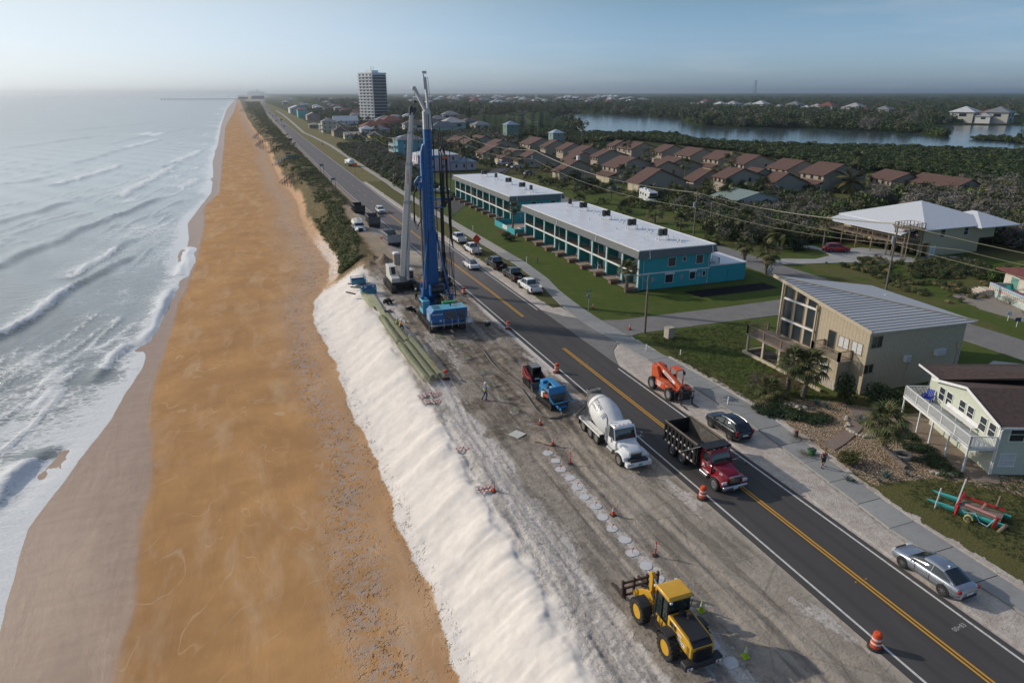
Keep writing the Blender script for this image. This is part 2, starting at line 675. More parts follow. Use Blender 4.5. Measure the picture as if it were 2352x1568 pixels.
def make_shore():
 ys=[2.0]
 while ys[-1]<42000:
  y=ys[-1]
  ys.append(y+(0.13*(max(y,26)/30.0)**1.45 if y<220 else 0.035*y**1.02))
 ys=np.array(ys)
 xs=np.concatenate([np.arange(-48,-17,0.8),np.arange(-17,5.0,0.14),np.arange(5.0,30.2,0.105)])
 nx=len(xs)
 X,Y=np.meshgrid(xs,ys)
 shore=np.interp(Y,SY,SX)
 base_sh=-16.0
 roadl=rl(Y)-0.55
 u=(X+17)/(30.2+17)
 far=sstep(Y,130,260)
 Xf=shore-2+u*(roadl+0.3-(shore-2))
 X=X*(1-far)+Xf*far
 X=np.minimum(X,roadl+0.3)
 Z=land_z(X,Y)
 toe=np.interp(Y,*TOE)
 cr=np.interp(Y,*CRE)
 north=sstep(Y,112,126)
 sea_sh=np.interp(Y,SY,SX)
 wet=np.interp(Y,WY,WX)
 rough_zone=sstep(X+1.6*(fbm(X*0.5,Y*0.5)-0.5),cr,cr+0.8)*(1-sstep(X,28.0,29.2))*(1-sstep(Y,112,124))
 nA=fbm(X*3.1,Y*3.1,3)
 nB=fbm(X*0.5+40,Y*0.12)
 soft=np.clip(1.15-np.abs(X-15.2)/3.0,0,1)*rough_zone
 Z+=soft*0.16*(nA-0.5)
 for k,(pts,w,dp)in enumerate([([(23.2,12),(23.0,24),(22.4,33),(22.2,43),(23.5,55)],0.28,0.09),([(25.2,12),(24.9,24),(24.3,33),(24.0,43),(25.4,52)],0.28,0.09),([(17.0,12),(16.6,28),(16.0,40),(15.8,52),(17.2,66)],0.22,0.08),([(15.0,12),(14.9,28),(14.4,42),(14.2,55)],0.22,0.09),([(21.9,40),(22.4,52),(21.3,64),(20.5,75)],0.35,0.10),([(24.6,56),(24.0,66),(23.8,78)],0.35,0.10),([(26.6,57),(26.2,66),(25.8,78)],0.35,0.08),([(16.4,66),(17.0,80),(16.8,92)],0.35,0.08)]):
  ii=(Y[:,0]<100)
  d,sd,pr=segdist(X[ii],Y[ii],pts)
  dp*=0.6
  Z[ii]+=-dp*np.exp(-(d/w)**2)+dp*0.6*np.exp(-((d-w*1.8)/(w*0.7))**2)
 for hx,hy,hr,hh in((20.7,119.5,1.7,1.35),(19.2,121.5,1.4,0.8),(18.0,118.5,1.2,0.7),(18.6,72.5,1.3,0.25),(27.0,75,2.2,0.3),(21.0,84,1.5,0.2),(25.3,67.5,1.6,0.35),(17.6,84.5,1.2,0.2),(26.8,88.5,2.4,0.3),(22.5,50.0,1.6,0.22),(24.0,47.5,1.2,0.15)):
  dd=np.hypot(X-hx,(Y-hy))/hr
  Z+=hh*np.clip(1-dd,0,1)**1.3*(0.75+0.6*fbm(X*1.5,Y*1.5,3))
 d,sd,pr=segdist(X[:,:],Y[:,:],[(20.0,10),(19.7,24),(19.5,36),(19.4,47)])
 tr=(Y<47)
 Z-=tr*0.07*np.exp(-(d/0.14)**2)
 Z=np.where((X>rl(Y)-1.6),Z*(1-sstep(X,rl(Y)-1.6,rl(Y)-0.6))+(-0.03)*sstep(X,rl(Y)-1.6,rl(Y)-0.6),Z)
 # ---- masks
 warp=0.9*(fbm(X*0.7,Y*0.7)-0.5)
 W=sstep(X+0.8*warp+1.1*(fbm(X*0.0+3.3,Y*0.13)-0.5)*-1,toe-0.35,toe+0.35)*(1-sstep(X+2.2*warp,16.4,17.6))
 W=W*(1-north)
 W=np.maximum(W,0.62*sstep(fbm(X*0.8+3,Y*0.25+8),0.53,0.66)*rough_zone*sstep(X,25.5,28))
 W=np.maximum(W,0.8*np.exp(-((X-28.6)/0.7)**2)*sstep(Y,55,62)*(1-sstep(Y,84,100)))
 W=np.maximum(W,0.74*np.exp(-((X-20.85+0.5*warp)/0.75)**2)*(1-sstep(Y,44,49))*(0.45+1.1*fbm(X*0.9,Y*0.8)))
 W=np.maximum(W,0.5*rough_zone*sstep(fbm(X*0.35+13,Y*0.14+2),0.48,0.62)*(1-sstep(X,19.5,21)))
 W=np.maximum(W,north*0.55*sstep(X+1.5*warp,toe-1.2,toe+0.5)*(1-sstep(X,toe+1.5,toe+3))*(1-sstep(Y,150,190)))
 M=rough_zone*sstep(X+3*warp,16.8,18.0)*(0.35+0.65*sstep(fbm(X*0.5,Y*0.35+3),0.38,0.6))
 M*=0.22+0.78*sstep(Y,40,56)
 M=np.maximum(M,0.95*np.exp(-((Y-70)/9)**2)*rough_zone*sstep(X+2*warp,17.5,19.5)*(1-sstep(X+warp,27.4,28.6))*sstep(fbm(X*0.6+9,Y*0.5),0.3,0.5))
 M=np.maximum(M,0.75*np.exp(-((Y-51)/5)**2)*rough_zone*sstep(X+2*warp,18,20)*sstep(fbm(X*0.7+2,Y*0.6),0.35,0.55))
 for hx,hy,hr in((20.7,119.5,2.0),(19.2,121.5,1.6),(18.0,118.5,1.5)):
  M=np.maximum(M,0.75*(np.hypot(X-hx,Y-hy)<hr+warp))
 P=sstep(X+0.6*warp,22.0+1.2*sstep(Y,30,42),22.9+1.2*sstep(Y,30,42))*(1-sstep(Y,44,52))
 P=np.maximum(P,sstep(X,22.5,24.0)*sstep(Y,98,108)*(1-sstep(Y,180,200)))
 G=north*sstep(X+2.5*warp,toe+1.3,toe+2.6)*(1-sstep(X+warp,25.6,26.4))
 G=G*(1-0.95*sstep(X+warp,19.3+0.035*(Y-130),20.6+0.035*(Y-130))*(1-sstep(Y,176,190)))
 D=rough_zone*0+sstep(X,toe+2,toe+3)*north*(1-G)
 wetm=1-sstep(X+0.5*warp,wet-0.5,wet+0.35)
 tide=np.exp(-((X-(toe-3.4)-4.6*(fbm(X*0+5,Y*0.07)-0.5))/2.0)**2)*(1-W)
 foot=np.clip(tide*1.2+0.9*sstep(X,toe-1.2,toe)*(1-sstep(X,toe+0.8,toe+1.3))*(1-north)+rough_zone*0.7*(1-P)+0.75*north*sstep(X,-2,5)*(1-sstep(X,toe+1,toe+2)),0,1)
 foot*=1-wetm
 pink=sstep(Y,70,150)*sstep(X,toe-12,toe-2)*(1-W)+0.45*sstep(X,toe-6,toe)*(1-W)
 attrs=dict(pink=np.clip(pink*(0.5+fbm(X*0.12,Y*0.05)),0,1),w=W,mud=M,pave=P,grass=G,wet=wetm,foot=foot,dirt=D,tide=tide,rough=rough_zone)
 # ---- material
 s=NT('shore_ground')
 fine=s.noise(14,8,0.7)
 mid=s.noise(1.3,8,0.62)
 big=s.noise(0.16,5,0.6)
 streak=s.noise(0.35,6,0.6,vec=s.map((1.0,0.30,1),(0,0,R(62))),dist=0.3)
 col=s.mix(s.rng(big,0.35,0.65),(0.52,0.285,0.115),(0.40,0.215,0.088))
 col=s.mix(s.rng(streak,0.50,0.72,0,0.55),col,(0.62,0.44,0.28))
 col=s.mix(s.rng(s.noise(0.5,8,0.7,vec=s.map((1,0.3,1),(0,0,R(66))),dist=0.2),0.5,0.7,0,0.4),col,(0.36,0.20,0.09))
 ln=s.math('ABSOLUTE',s.math('SUBTRACT',s.math('FRACT',s.math('MULTIPLY',s.noise(0.11,3,0.5,vec=s.map((1.0,0.6,1)),dist=0.6),9.0)),0.5))
 ln2=s.math('MULTIPLY',s.rng(ln,0.0,0.035,0.5,0.0),s.rng(s.noise(0.3,4,0.6),0.42,0.6,0,1))
 col=s.mix(ln2,col,(0.66,0.48,0.31))
 col=s.mix(s.rng(fine,0.3,0.75,0.0,0.22),col,(0.30,0.19,0.11))
 col=s.mix(s.math('MULTIPLY',s.attr('pink'),0.8),col,s.mix(s.rng(mid,0.35,0.65),(0.56,0.36,0.22),(0.45,0.29,0.18)))
 a_t=s.attr('tide')
 hash_=s.math('MULTIPLY',a_t,s.rng(mid,0.42,0.62,0,1))
 col=s.mix(s.math('MULTIPLY',hash_,0.75),col,(0.40,0.33,0.29))
 wr=s.math('MULTIPLY',a_t,s.rng(s.noise(7,6,0.75),0.56,0.64,0,1))
 col=s.mix(s.math('MULTIPLY',wr,0.3),col,(0.22,0.15,0.10))
 a_w=s.attr('wet')
 wstr=s.noise(0.8,8,0.7,vec=s.map((0.4,1.5,1),(0,0,R(-24))))
 wcol=s.mix(s.rng(wstr,0.3,0.75),(0.30,0.185,0.125),(0.385,0.255,0.175))
 col=s.mix(a_w,col,wcol)
 a_d=s.attr('dirt')
 a_r=s.attr('rough')
 dcol=s.mix(s.rng(mid,0.33,0.68),(0.48,0.42,0.355),(0.31,0.265,0.22))
 col=s.mix(a_r,col,dcol)
 col=s.mix(a_d,col,s.mix(s.rng(mid,0.3,0.7),(0.36,0.28,0.20),(0.26,0.22,0.17)))
 a_p=s.attr('pave')
 pcol=s.mix(s.rng(s.noise(0.5,9,0.7),0.33,0.70),(0.50,0.435,0.36),(0.34,0.295,0.245))
 pcol=s.mix(s.rng(s.noise(2.2,8,0.75),0.58,0.7,0,0.5),pcol,(0.44,0.41,0.37))
 crk=s.voro(0.35,vec=s.map((1,1,1),(0,0,0)),feature='DISTANCE_TO_EDGE')
 pcol=s.mix(s.rng(crk,0.0,0.02,0.35,0.0),pcol,(0.10,0.085,0.07))
 col=s.mix(a_p,col,pcol)
 a_m=s.attr('mud')
 mcol=s.mix(s.rng(s.noise(2.4,9,0.72),0.35,0.7),(0.115,0.088,0.066),(0.235,0.19,0.15))
 mk=s.math('MULTIPLY',a_m,s.rng(s.noise(1.1,9,0.75),0.36,0.55,0.15,1))
 col=s.mix(mk,col,mcol)
 a_g=s.attr('grass')
 gcol=s.mix(s.rng(s.noise(1.7,8,0.7),0.35,0.68),(0.055,0.06,0.022),(0.17,0.12,0.065))
 col=s.mix(s.math('MULTIPLY',a_g,s.rng(s.noise(0.45,8,0.7),0.3,0.42,0.25,1)),col,gcol)
 a_W=s.attr('w')
 wn_=s.math('ADD',a_W,s.rng(s.noise(2.6,9,0.78),0.3,0.7,-0.42,0.42))
 wf=s.rng(wn_,0.40,0.62,0,1)
 whc=s.mix(s.rng(mid,0.35,0.7),(0.72,0.67,0.62),(0.62,0.57,0.52))
 whc=s.mix(s.math('MULTIPLY',a_r,s.rng(s.noise(3.5,9,0.8),0.42,0.62,0,0.62)),whc,(0.42,0.365,0.32))
 dl=s.math('MULTIPLY',s.rng(s.noise(0.8,9,0.75,vec=s.map((2.0,0.6,1),(0,0,R(20)))),0.60,0.74,0,0.45),1.0)
 whc=s.mix(dl,whc,(0.56,0.48,0.41))
 col=s.mix(wf,col,whc)
 f_a=s.attr('foot')
 v1=s.rng(s.noise(2.9,3,0.5),0.52,0.66,0.5,0.0)
 v2=s.voro(5.5)
 dent=s.rng(v1,0.05,0.36,0,1,sm=True)
 dent2=s.rng(v2,0.0,0.4,0,1,sm=True)
 pick=s.rng(s.noise(0.75,6,0.7),0.42,0.56,0.1,1)
 s.bump(s.math('MULTIPLY',s.math('ADD',dent,s.math('MULTIPLY',dent2,0.5)),1.0),s.math('MULTIPLY',s.math('MULTIPLY',f_a,pick),1.0),0.16)
 col=s.mix(s.math('MULTIPLY',s.math('MULTIPLY',f_a,pick),s.rng(v1,0.0,0.22,0.3,0)),col,s.mix(1.0,col,(0.5,0.42,0.36),'MULTIPLY'))
 trk=s.math('MULTIPLY',s.wave(5.5,vec=s.map((0.15,1,1),(0,0,0.2)),dist=2.0,axis='Y'),s.rng(s.noise(0.9,3,0.5,vec=s.map((1.3,0.12,1))),0.5,0.6,0,1))
 s.bump(trk,s.math('MULTIPLY',a_r,0.8),0.07)
 s.bump(s.noise(3.0,9,0.75),s.math('MULTIPLY',a_r,0.9),0.22)
 s.bump(s.noise(45,3,0.7),s.math('MULTIPLY',a_w,0.8),0.03)
 s.bump(fine,0.25,0.03)
 s.bump(streak,0.35,0.25)
 rgh=s.rng(a_w,0,1,0.93,0.36)
 m=s.end(col,rgh,s.rng(a_w,0,1,0.12,0.38))
 # ---- split into the named pieces
 Xc=(X[:-1,:-1]+X[1:,1:])/2
 Yc=(Y[:-1,:-1]+Y[1:,1:])/2
 toc=np.interp(Yc,*TOE)
 crc=np.interp(Yc,*CRE)
 good=(np.abs(X[:-1,1:]-X[:-1,:-1])>1e-5)|(np.abs(X[1:,1:]-X[1:,:-1])>1e-5)
 isb=(Xc<toc)
 isd=(~isb)&(Xc<crc+0.5)&(Yc<124)
 isv=(~isb)&(Yc>=124)
 isw=~(isb|isd|isv)
 for nm,k in(('beach',isb),('sand_slope',isd),('worksite_ground',isw),('dune',isv)):
  o=grid_mesh(nm,X,Y,Z,m,attrs,k&good)
  o['kind']='structure'
make_shore()
# ------------------------------------------------------------------ sea
WAVES=[(((-60,802),(0,770),(60,735),(120,690),(175,650),(270,602),(330,572)),0.75,0.0,0.70),(((-80,640),(0,603),(73,573),(146,542),(185,520),(266,494),(325,469),(400,440)),0.65,2,2),(((150,640),(185,622),(225,598),(262,566),(300,545)),0.45,0.05,0.8),(((-60,520),(0,506),(60,490),(123,470),(180,455)),0.5,2,2),(((120,425),(153,416),(200,402),(250,388),(292,371)),0.6,0.1,0.95),(((150,378),(211,361),(270,343),(341,326),(370,316)),0.5,0.55,1.0),(((270,455),(305,432),(345,412),(385,390),(418,368)),0.5,0.0,1.0),(((200,880),(230,851),(273,806),(341,770),(383,683),(400,640)),0.42,0.2,0.9),(((-40,1180),(0,1130),(45,1085),(75,1050),(110,1010)),0.6,0.0,0.75),(((440,560),(425,590),(415,612),(395,640)),0.3,0.1,0.9),(((345,313),(365,306),(395,300),(440,290)),0.4,0.0,0.5),(((360,385),(400,372),(440,355),(470,340)),0.35,0.3,1.0),(((255,330),(290,318),(330,312),(352,300)),0.4,0.7,1.0),(((415,430),(440,418),(460,405)),0.3,0.0,1.0),(((150,300),(220,292),(290,286),(360,279)),0.4,2,2),(((0,340),(80,330),(160,318),(240,309)),0.4,2,2),(((0,420),(70,412),(130,398)),0.4,2,2),]
def make_sea():
 g=[]
 y=-25.0
 while y<60000:
  g.append(y)
  y+=0.30+0.0125*abs(y-25)
 ys=np.array(g)
 g=[0.0]
 while g[-1]<90000:
  g.append(g[-1]+0.24+0.0125*g[-1])
 ds=np.array(g)
 S,Y=np.meshgrid(ds,ys)
 shore=np.interp(Y,SY,SX)
 sc=np.clip(np.abs(Y)/700,1,60)
 X=shore+2.5-S
 dd=shore-X
 Z=np.full(X.shape,SEA)
 dist=np.hypot(X,Y)
 calm=1-sstep(dist,300,1500)
 ph=X*0.62+Y*0.42
 Z+=calm*(0.12*np.sin(ph*0.55+2*fbm(X*0.03,Y*0.03))*sstep(dd,3,14)+0.10*(fbm(X*0.5,Y*0.35,4)-0.5)*sstep(dd,1,6)+0.16*(fbm(X*0.12+5,Y*0.09,3)-0.5)*sstep(dd,4,20))
 F=0.36*(1-sstep(dd,0.5,8.0))+0.42*(1-sstep(dd,6,50))+0.20*(1-sstep(dd,30,120))
 F*=0.50+1.0*fbm(X*0.07+3,Y*0.035+1)
 F-=0.30*sstep(dd,2,6)*sstep(Y,60,100)*fbm(X*0.3,Y*0.1)
 ro=np.zeros(X.shape)
 u_=X*math.sin(R(79))-Y*math.cos(R(79))+5*(fbm(X*0.03,Y*0.012)-0.5)
 v_=X*math.cos(R(79))+Y*math.sin(R(79))
 rd_=1-np.abs(2*fbm(u_*0.22,v_*0.030,3)-1)
 cz=sstep(rd_,0.86,1.0)*sstep(dd,4,9)*(1-sstep(dd,90,170))*sstep(fbm(u_*0.03+7,v_*0.02),0.40,0.55)
 Z+=0.28*cz
 F+=0.42*cz*sstep(fbm(u_*0.05+3,v_*0.03+9),0.45,0.6)
 for pts,amp,b0,b1 in WAVES:
  w=[at(px,py,SEA+0.3)for px,py in pts]
  bx0,bx1=min(p[0]for p in w)-40,max(p[0]for p in w)+40
  by0,by1=min(p[1]for p in w)-40,max(p[1]for p in w)+40
  m=(X>bx0)&(X<bx1)&(Y>by0)&(Y<by1)
  if not m.any():
   continue
  Xm,Ym=X[m],Y[m]
  P=np.array(w)
  t=np.linspace(0,len(P)-1,40)
  cx=np.interp(t,range(len(P)),P[:,0]);cy=np.interp(t,range(len(P)),P[:,1])
  k=np.ones(5)/5
  cx[2:-2]=np.convolve(cx,k,'valid');cy[2:-2]=np.convolve(cy,k,'valid')
  wob=2.2*(fbm(Xm*0.16,Ym*0.12)-0.5)+0.7*(fbm(Xm*0.9,Ym*0.7)-0.5)
  d,sd,pr=segdist(Xm,Ym,list(zip(cx,cy)))
  s_=sd*d+wob
  scale=max(1.0,math.hypot(*w[len(w)//2])/130.0)
  fade=sstep(pr,0.0,0.12)*(1-sstep(pr,0.85,1.0))
  br=sstep(pr,b0-0.04,b0+0.06)*(1-sstep(pr,b1-0.08,b1+0.04))
  front=np.exp(-(np.clip(s_,0,None)/(0.55*scale))**1.6)
  back=np.exp(-(np.clip(-s_,0,None)/(2.2*scale))**1.5)
  hgt=np.where(s_>0,front,back)
  Z[m]+=amp*0.72*(1.0+0.12*scale)*fade*hgt*(0.35+1.2*fbm(Xm*0.5+7,Ym*0.25,3))
  Z[m]-=0.25*amp*fade*np.exp(-((s_-1.5*scale)/(1.1*scale))**2)
  ds_=s_+1.1*(fbm(Xm*2.1,Ym*2.1,3)-0.5)
  roll=br*fade*np.exp(-((ds_+0.25*scale)/(0.75*scale))**4)*(0.35+1.1*fbm(Xm*0.8,Ym*0.8,3))
  trail=0.66*br*fade*np.where(ds_<0,np.exp(ds_/(7.5*scale)),0)
  F[m]=np.maximum(F[m],np.maximum(roll*1.15,trail))
  F[m]-=(1-br)*fade*0.5*np.exp(-((s_+0.2)/(2.0*scale))**2)
  ro[m]=np.maximum(ro[m],roll)
 Z+=ro*0.34*(fbm(X*2.2,Y*2.2,3)-0.3)*calm
 edge=1-sstep(dd,-1.2,0.4)
 Z-=0.0*edge
 F=np.where(dd<1.2,np.maximum(F,0.80*(1-sstep(np.abs(dd-0.1),0.15,1.2))),F)
 s=NT('sea_water')
 F_a=s.attr('foam')
 dirv=s.map((0.42,1.0,1),(0,0,R(16)))
 l1=s.noise(1.6,9,0.72,vec=dirv,dist=1.6)
 l2=s.voro(1.5,vec=s.map((0.45,1.0,1),(0,0,R(16))),feature='DISTANCE_TO_EDGE')
 l3=s.noise(0.42,6,0.6,vec=dirv,dist=0.8)
 lace=s.math('ADD',s.math('MULTIPLY',l1,0.62),s.math('ADD',s.math('MULTIPLY',l3,0.44),s.rng(l2,0.0,0.16,0.16,0.0)))
 thr=s.math('SUBTRACT',1.02,s.math('MULTIPLY',F_a,0.78))
 fo=s.rng(s.math('SUBTRACT',lace,thr),-0.06,0.09,0,1)
 big=s.noise(0.05,4,0.6)
 shallow=s.attr('shallow')
 deep=s.mix(s.rng(big,0.35,0.65),(0.090,0.120,0.118),(0.135,0.165,0.16))
 wc=s.mix(shallow,deep,(0.17,0.155,0.125))
 col=s.mix(fo,wc,s.mix(s.rng(s.noise(4,6,0.7),0.3,0.7),(0.80,0.79,0.77),(0.62,0.63,0.62)))
 s.bump(s.noise(0.9,7,0.62,vec=s.map((0.55,1.35,1),(0,0,R(28)))),s.attr('chop'),0.55)
 s.bump(s.noise(5.0,6,0.65,vec=s.map((0.7,1.4,1),(0,0,R(20)))),0.45,0.07)
 s.bump(fo,0.4,0.05)
 m=s.end(col,s.math('MAXIMUM',s.rng(fo,0,1,0.0,0.85),s.attr('rgh')),s.rng(fo,0,1,0.6,0.1))
 s.b.inputs['IOR'].default_value=1.5
 s.b.inputs['Coat Weight'].default_value=0.7
 s.b.inputs['Coat Roughness'].default_value=0.2
 chop=0.62*(1-0.70*sstep(dist,50,400))*(0.35+0.65*sstep(dd,2,8))
 rgh=0.14+0.22*sstep(dist,80,900)
 sh=1-sstep(dd,-1,9)
 o=grid_mesh('sea',X,Y,Z,m,dict(foam=np.clip(F,0,1.2),chop=chop,shallow=sh,rgh=rgh))
 o['kind']='structure'
make_sea()
# ------------------------------------------------------------------ land to the west of the road
d4=lambda u,v:(1176+u*.25,264.6+v*.25)
d5=lambda u,v:(1764+u*.25,264.6+v*.25)
def W_(pts,z=0.0):
 return[at(p[0],p[1],z)for p in pts]
PATH=[(-60,39.0,41.0),(19,39.1,40.9),(28,38.7,41.0),(32.5,39.2,41.3),(40,39.9,42.2),(46,40.3,42.9),(54,40.3,42.8),(62,39.9,42.4),(68,39.5,42.0),(76,39.0,41.6),(84,39.4,41.8),(93,40.6,42.6),(99,41.6,43.7),(111,42.3,44.5),(129,41.9,44.5),(155,42.0,44.3),(162,42.0,44.3),(204,42.2,44.5),(218,42.2,44.3),(232,42.9,45.0),(284,43.5,45.6),(420,45.6,47.8),(520,44.2,46.4),(566,42.6,44.8),(668,45.2,47.5),(758,47.5,50),(854,50,52.5),(1036,54,56.5),(1600,61,64)]
PY=np.array([p[0]for p in PATH],float);PLx=np.array([p[1]for p in PATH]);PRx=np.array([p[2]for p in PATH])
STREET_N=[(35,76.2),(42,75.9),(60,76),(79,76)]
POLY={'street':[(36.0,84.0),(37.6,80.5),(40.5,77.2),(44,76.0),(60,75.8),(79,76.2),(79.5,150),(79,235),(85.5,235),(85.8,150),(86.0,104),(85.8,70),(86.5,40),(87,5),(80,5),(79.5,40),(79.3,69.8),(60,70.3),(44,70.4),(40.5,69.4),(37.6,66.0),(36.0,62.0)],'drive':[at(*d5(0,1175)),at(*d5(60,1190)),at(*d5(420,1205)),at(*d5(590,1260)),at(*d5(700,1230)),at(*d5(860,1220)),at(*d5(1090,1240)),at(*d5(1300,1310)),at(*d5(1700,1300)),at(*d5(1850,1320)),at(*d5(2010,1390)),at(*d5(1800,1395)),at(*d5(1250,1360)),at(*d5(700,1357)),at(*d5(170,1372)),at(*d5(40,1345)),at(*d5(120,1322)),at(*d5(430,1325)),at(*d5(575,1290)),at(*d5(450,1235)),at(*d5(350,1225)),at(*d5(60,1200)),at(*d5(0,1195))],'drive2':[at(2135,871),at(2190,858),at(2235,862),at(2280,830),at(2352,838),at(2352,905),at(2120,905)],'mound':[at(*d5(900,1310)),at(*d5(1050,1285)),at(*d5(1290,1290)),at(*d5(1290,1310)),at(*d5(930,1318))],'gravel':[at(1690,925),at(1760,940),at(1830,985),at(1890,1040),at(1945,1100),at(1985,1115),at(2060,1110),at(2140,1095),at(2352,1140),at(2352,1100),at(2240,1085),at(2100,1010),at(2050,975),at(2010,940),at(1900,920),at(1790,915)],'walk':[at(1884,1020),at(1900,1012),at(1945,985),at(1957,955),at(1950,940),at(1980,940),at(2010,935),at(1996,960),at(1975,990),at(1940,1020),at(1915,1035)],'patio':[(50.0,30.0),(53.2,41.5),(56.6,41.0),(53.2,31.0),(51.6,29.6)],'asphalt_motel':[at(*d4(-150,480)),at(*d4(0,480)),at(1040,495),at(1040,480),at(1020,455),at(985,452),at(985,490)],}
def make_west():
 ys=[3.0]
 while ys[-1]<240:
  y=ys[-1]
  ys.append(y+0.16*(max(y,26)/30.0)**1.15)
 ys=np.array(ys)
 xs=[36.02]
 while xs[-1]<250:
  xs.append(xs[-1]+0.13*(max(xs[-1],45)/45.0)**1.6)
 X,Y=np.meshgrid(np.array(xs),ys)
 wx=X+0.7*(fbm(X*0.9,Y*0.9)-0.5)
 wy=Y+0.7*(fbm(X*0.9+31,Y*0.9+7)-0.5)
 pl=np.interp(Y,PY,PLx);prr=np.interp(Y,PY,PRx)
 sand=(1-sstep(wx,pl-0.1,pl+0.2))*(1-0.75*sstep(wx,37.0,38.0)*sstep(Y,104,116))*(1-0.8*sstep(wx,37.3,38.3)*sstep(Y,84,96)*1.0)
 sand=np.where(Y>84,np.maximum(sand*(wx<37.9),0),sand)
 rim=(wx<prr+0.25+1.0*fbm(X*0.25,Y*0.25)*(Y<62))&(wx>pl)
 sand=np.maximum(sand,rim*(Y<72)*0.95)
 grav=inpoly(wx,wy,POLY['gravel'])*1.0
 grav=np.where(wx<prr+0.9,0,grav)
 moundm=inpoly(wx,wy,POLY['mound'])*1.0
 mulch=np.zeros(X.shape)
 for cx,cy,a,b in((at(1165,535)[0],at(1165,535)[1],1.6,5.0),(at(*d5(760,1130))[0],at(*d5(760,1130))[1],6,7),(at(*d5(60,1240))[0],at(*d5(60,1240))[1],1.6,2.0),(51,52,4.5,2.0)):
  mulch=np.maximum(mulch,(((wx-cx)/a)**2+((wy-cy)/b)**2<1)*1.0)
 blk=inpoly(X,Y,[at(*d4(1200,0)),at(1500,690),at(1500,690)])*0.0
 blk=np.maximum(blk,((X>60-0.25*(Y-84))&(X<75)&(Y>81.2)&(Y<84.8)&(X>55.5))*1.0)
 bare=inpoly(wx,wy,[at(*p)for p in((2185,680),(2240,660),(2290,668),(2352,720),(2352,740),(2260,715))])*1.0
 dry=sstep(fbm(X*0.13+3,Y*0.10+4),0.42,0.62)*(X>86)*0.7+(Y<46)*(X<60)*0.75+0.55*(1-sstep(np.abs(X-prr-1.0),0.3,2.6))*(Y<66)
 verge=((X<pl)&(Y>84))*0.85*sstep(X,37.0,37.9)
 dry=np.maximum(dry,verge)
 Z=np.full(X.shape,-0.02)+0.05*(fbm(X*0.6,Y*0.6)-0.5)+0.02*(fbm(X*4,Y*4,2)-0.5)
 Z-=0.05*(np.minimum(np.abs(X-36.1),1)<0.3)
 for hx,hy,ra,hh in((at(2185,625)[0],at(2185,625)[1],5,0.7),(at(2120,610)[0],at(2120,610)[1],5,0.5)):
  Z+=hh*np.clip(1-np.hypot(X-hx,Y-hy)/ra,0,1)
 low=inpoly(X,Y,POLY['street'])|inpoly(X,Y,POLY['drive'])|inpoly(X,Y,POLY['drive2'])|((X>pl-0.15)&(X<prr+0.15))
 Z=np.where(low,-0.09,Z)
 attrs=dict(sand=sand,grav=grav,mulch=np.maximum(mulch,moundm*0.5),blk=blk,dry=np.clip(dry,0,1),bare=bare)
 s=NT('yard_ground')
 mid=s.noise(0.9,9,0.7)
 fine=s.noise(18,6,0.7)
 tuft=s.noise(6,8,0.75)
 g1=s.mix(s.rng(mid,0.3,0.7),(0.062,0.100,0.022),(0.098,0.125,0.030))
 g2=s.mix(s.rng(tuft,0.38,0.68),(0.155,0.135,0.058),(0.085,0.085,0.030))
 sa_=s.attr('dry')
 dm=s.math('MULTIPLY',s.rng(s.math('ADD',sa_,s.rng(mid,0.3,0.7,-0.35,0.35)),0.15,0.75,0,1),0.85)
 g=s.mix(dm,g1,g2)
 g=s.mix(s.rng(s.noise(0.22,8,0.7),0.50,0.70,0,0.6),g,(0.15,0.13,0.055))
 g=s.mix(s.rng(tuft,0.45,0.7,0,0.45),g,(0.028,0.04,0.012))
 sc=s.mix(s.rng(mid,0.35,0.66),(0.62,0.56,0.50),(0.42,0.36,0.31))
 sc=s.mix(s.rng(s.noise(3,9,0.78),0.50,0.66,0,0.7),sc,(0.33,0.27,0.215))
 sf=s.rng(s.math('ADD',s.attr('sand'),s.rng(s.noise(2.2,9,0.8),0.3,0.7,-0.4,0.4)),0.4,0.6,0,1)
 g=s.mix(sf,g,sc)
 vc=s.voro(9,out='Color')
 vd=s.voro(9)
 sep=s.t.nodes.new('ShaderNodeSeparateColor')
 s.L(vc,sep.inputs[0])
 st=s.mix(sep.outputs[0],(0.72,0.56,0.38),(0.46,0.29,0.16))
 st=s.mix(s.rng(sep.outputs[1],0.55,0.9,0,1),st,(0.72,0.63,0.52))
 st=s.mix(s.rng(vd,0.25,0.55,0,0.85),st,(0.10,0.07,0.045))
 gr=s.attr('grav')
 g=s.mix(gr,g,st)
 g=s.mix(s.attr('bare'),g,s.mix(s.rng(tuft,0.35,0.65),(0.38,0.34,0.30),(0.2,0.17,0.14)))
 g=s.mix(s.attr('mulch'),g,s.mix(s.rng(tuft,0.35,0.65),(0.16,0.10,0.055),(0.05,0.035,0.02)))
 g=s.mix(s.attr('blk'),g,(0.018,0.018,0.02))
 s.bump(s.math('MULTIPLY',vd,gr),0.9,0.08)
 s.bump(tuft,0.8,0.14)
 s.bump(fine,0.4,0.04)
 m=s.end(g,0.92,0.08)
 Xc=(X[:-1,:-1]+X[1:,1:])/2
 Yc=(Y[:-1,:-1]+Y[1:,1:])/2
 plc=np.interp(Yc,PY,PLx);prc=np.interp(Yc,PY,PRx)
 isv=Xc<plc
 isg=(grav[:-1,:-1]>0.5)&~isv
 for nm,k in(('verge',isv),('gravel_bed',isg),('lawn',~(isv|isg))):
  grid_mesh(nm,X,Y,Z,m,attrs,k)['kind']='structure'
make_west()
s=NT('far_ground')
f_=s.noise(0.02,9,0.7)
c_=s.mix(s.rng(f_,0.35,0.65),(0.045,0.06,0.022),(0.11,0.10,0.045))
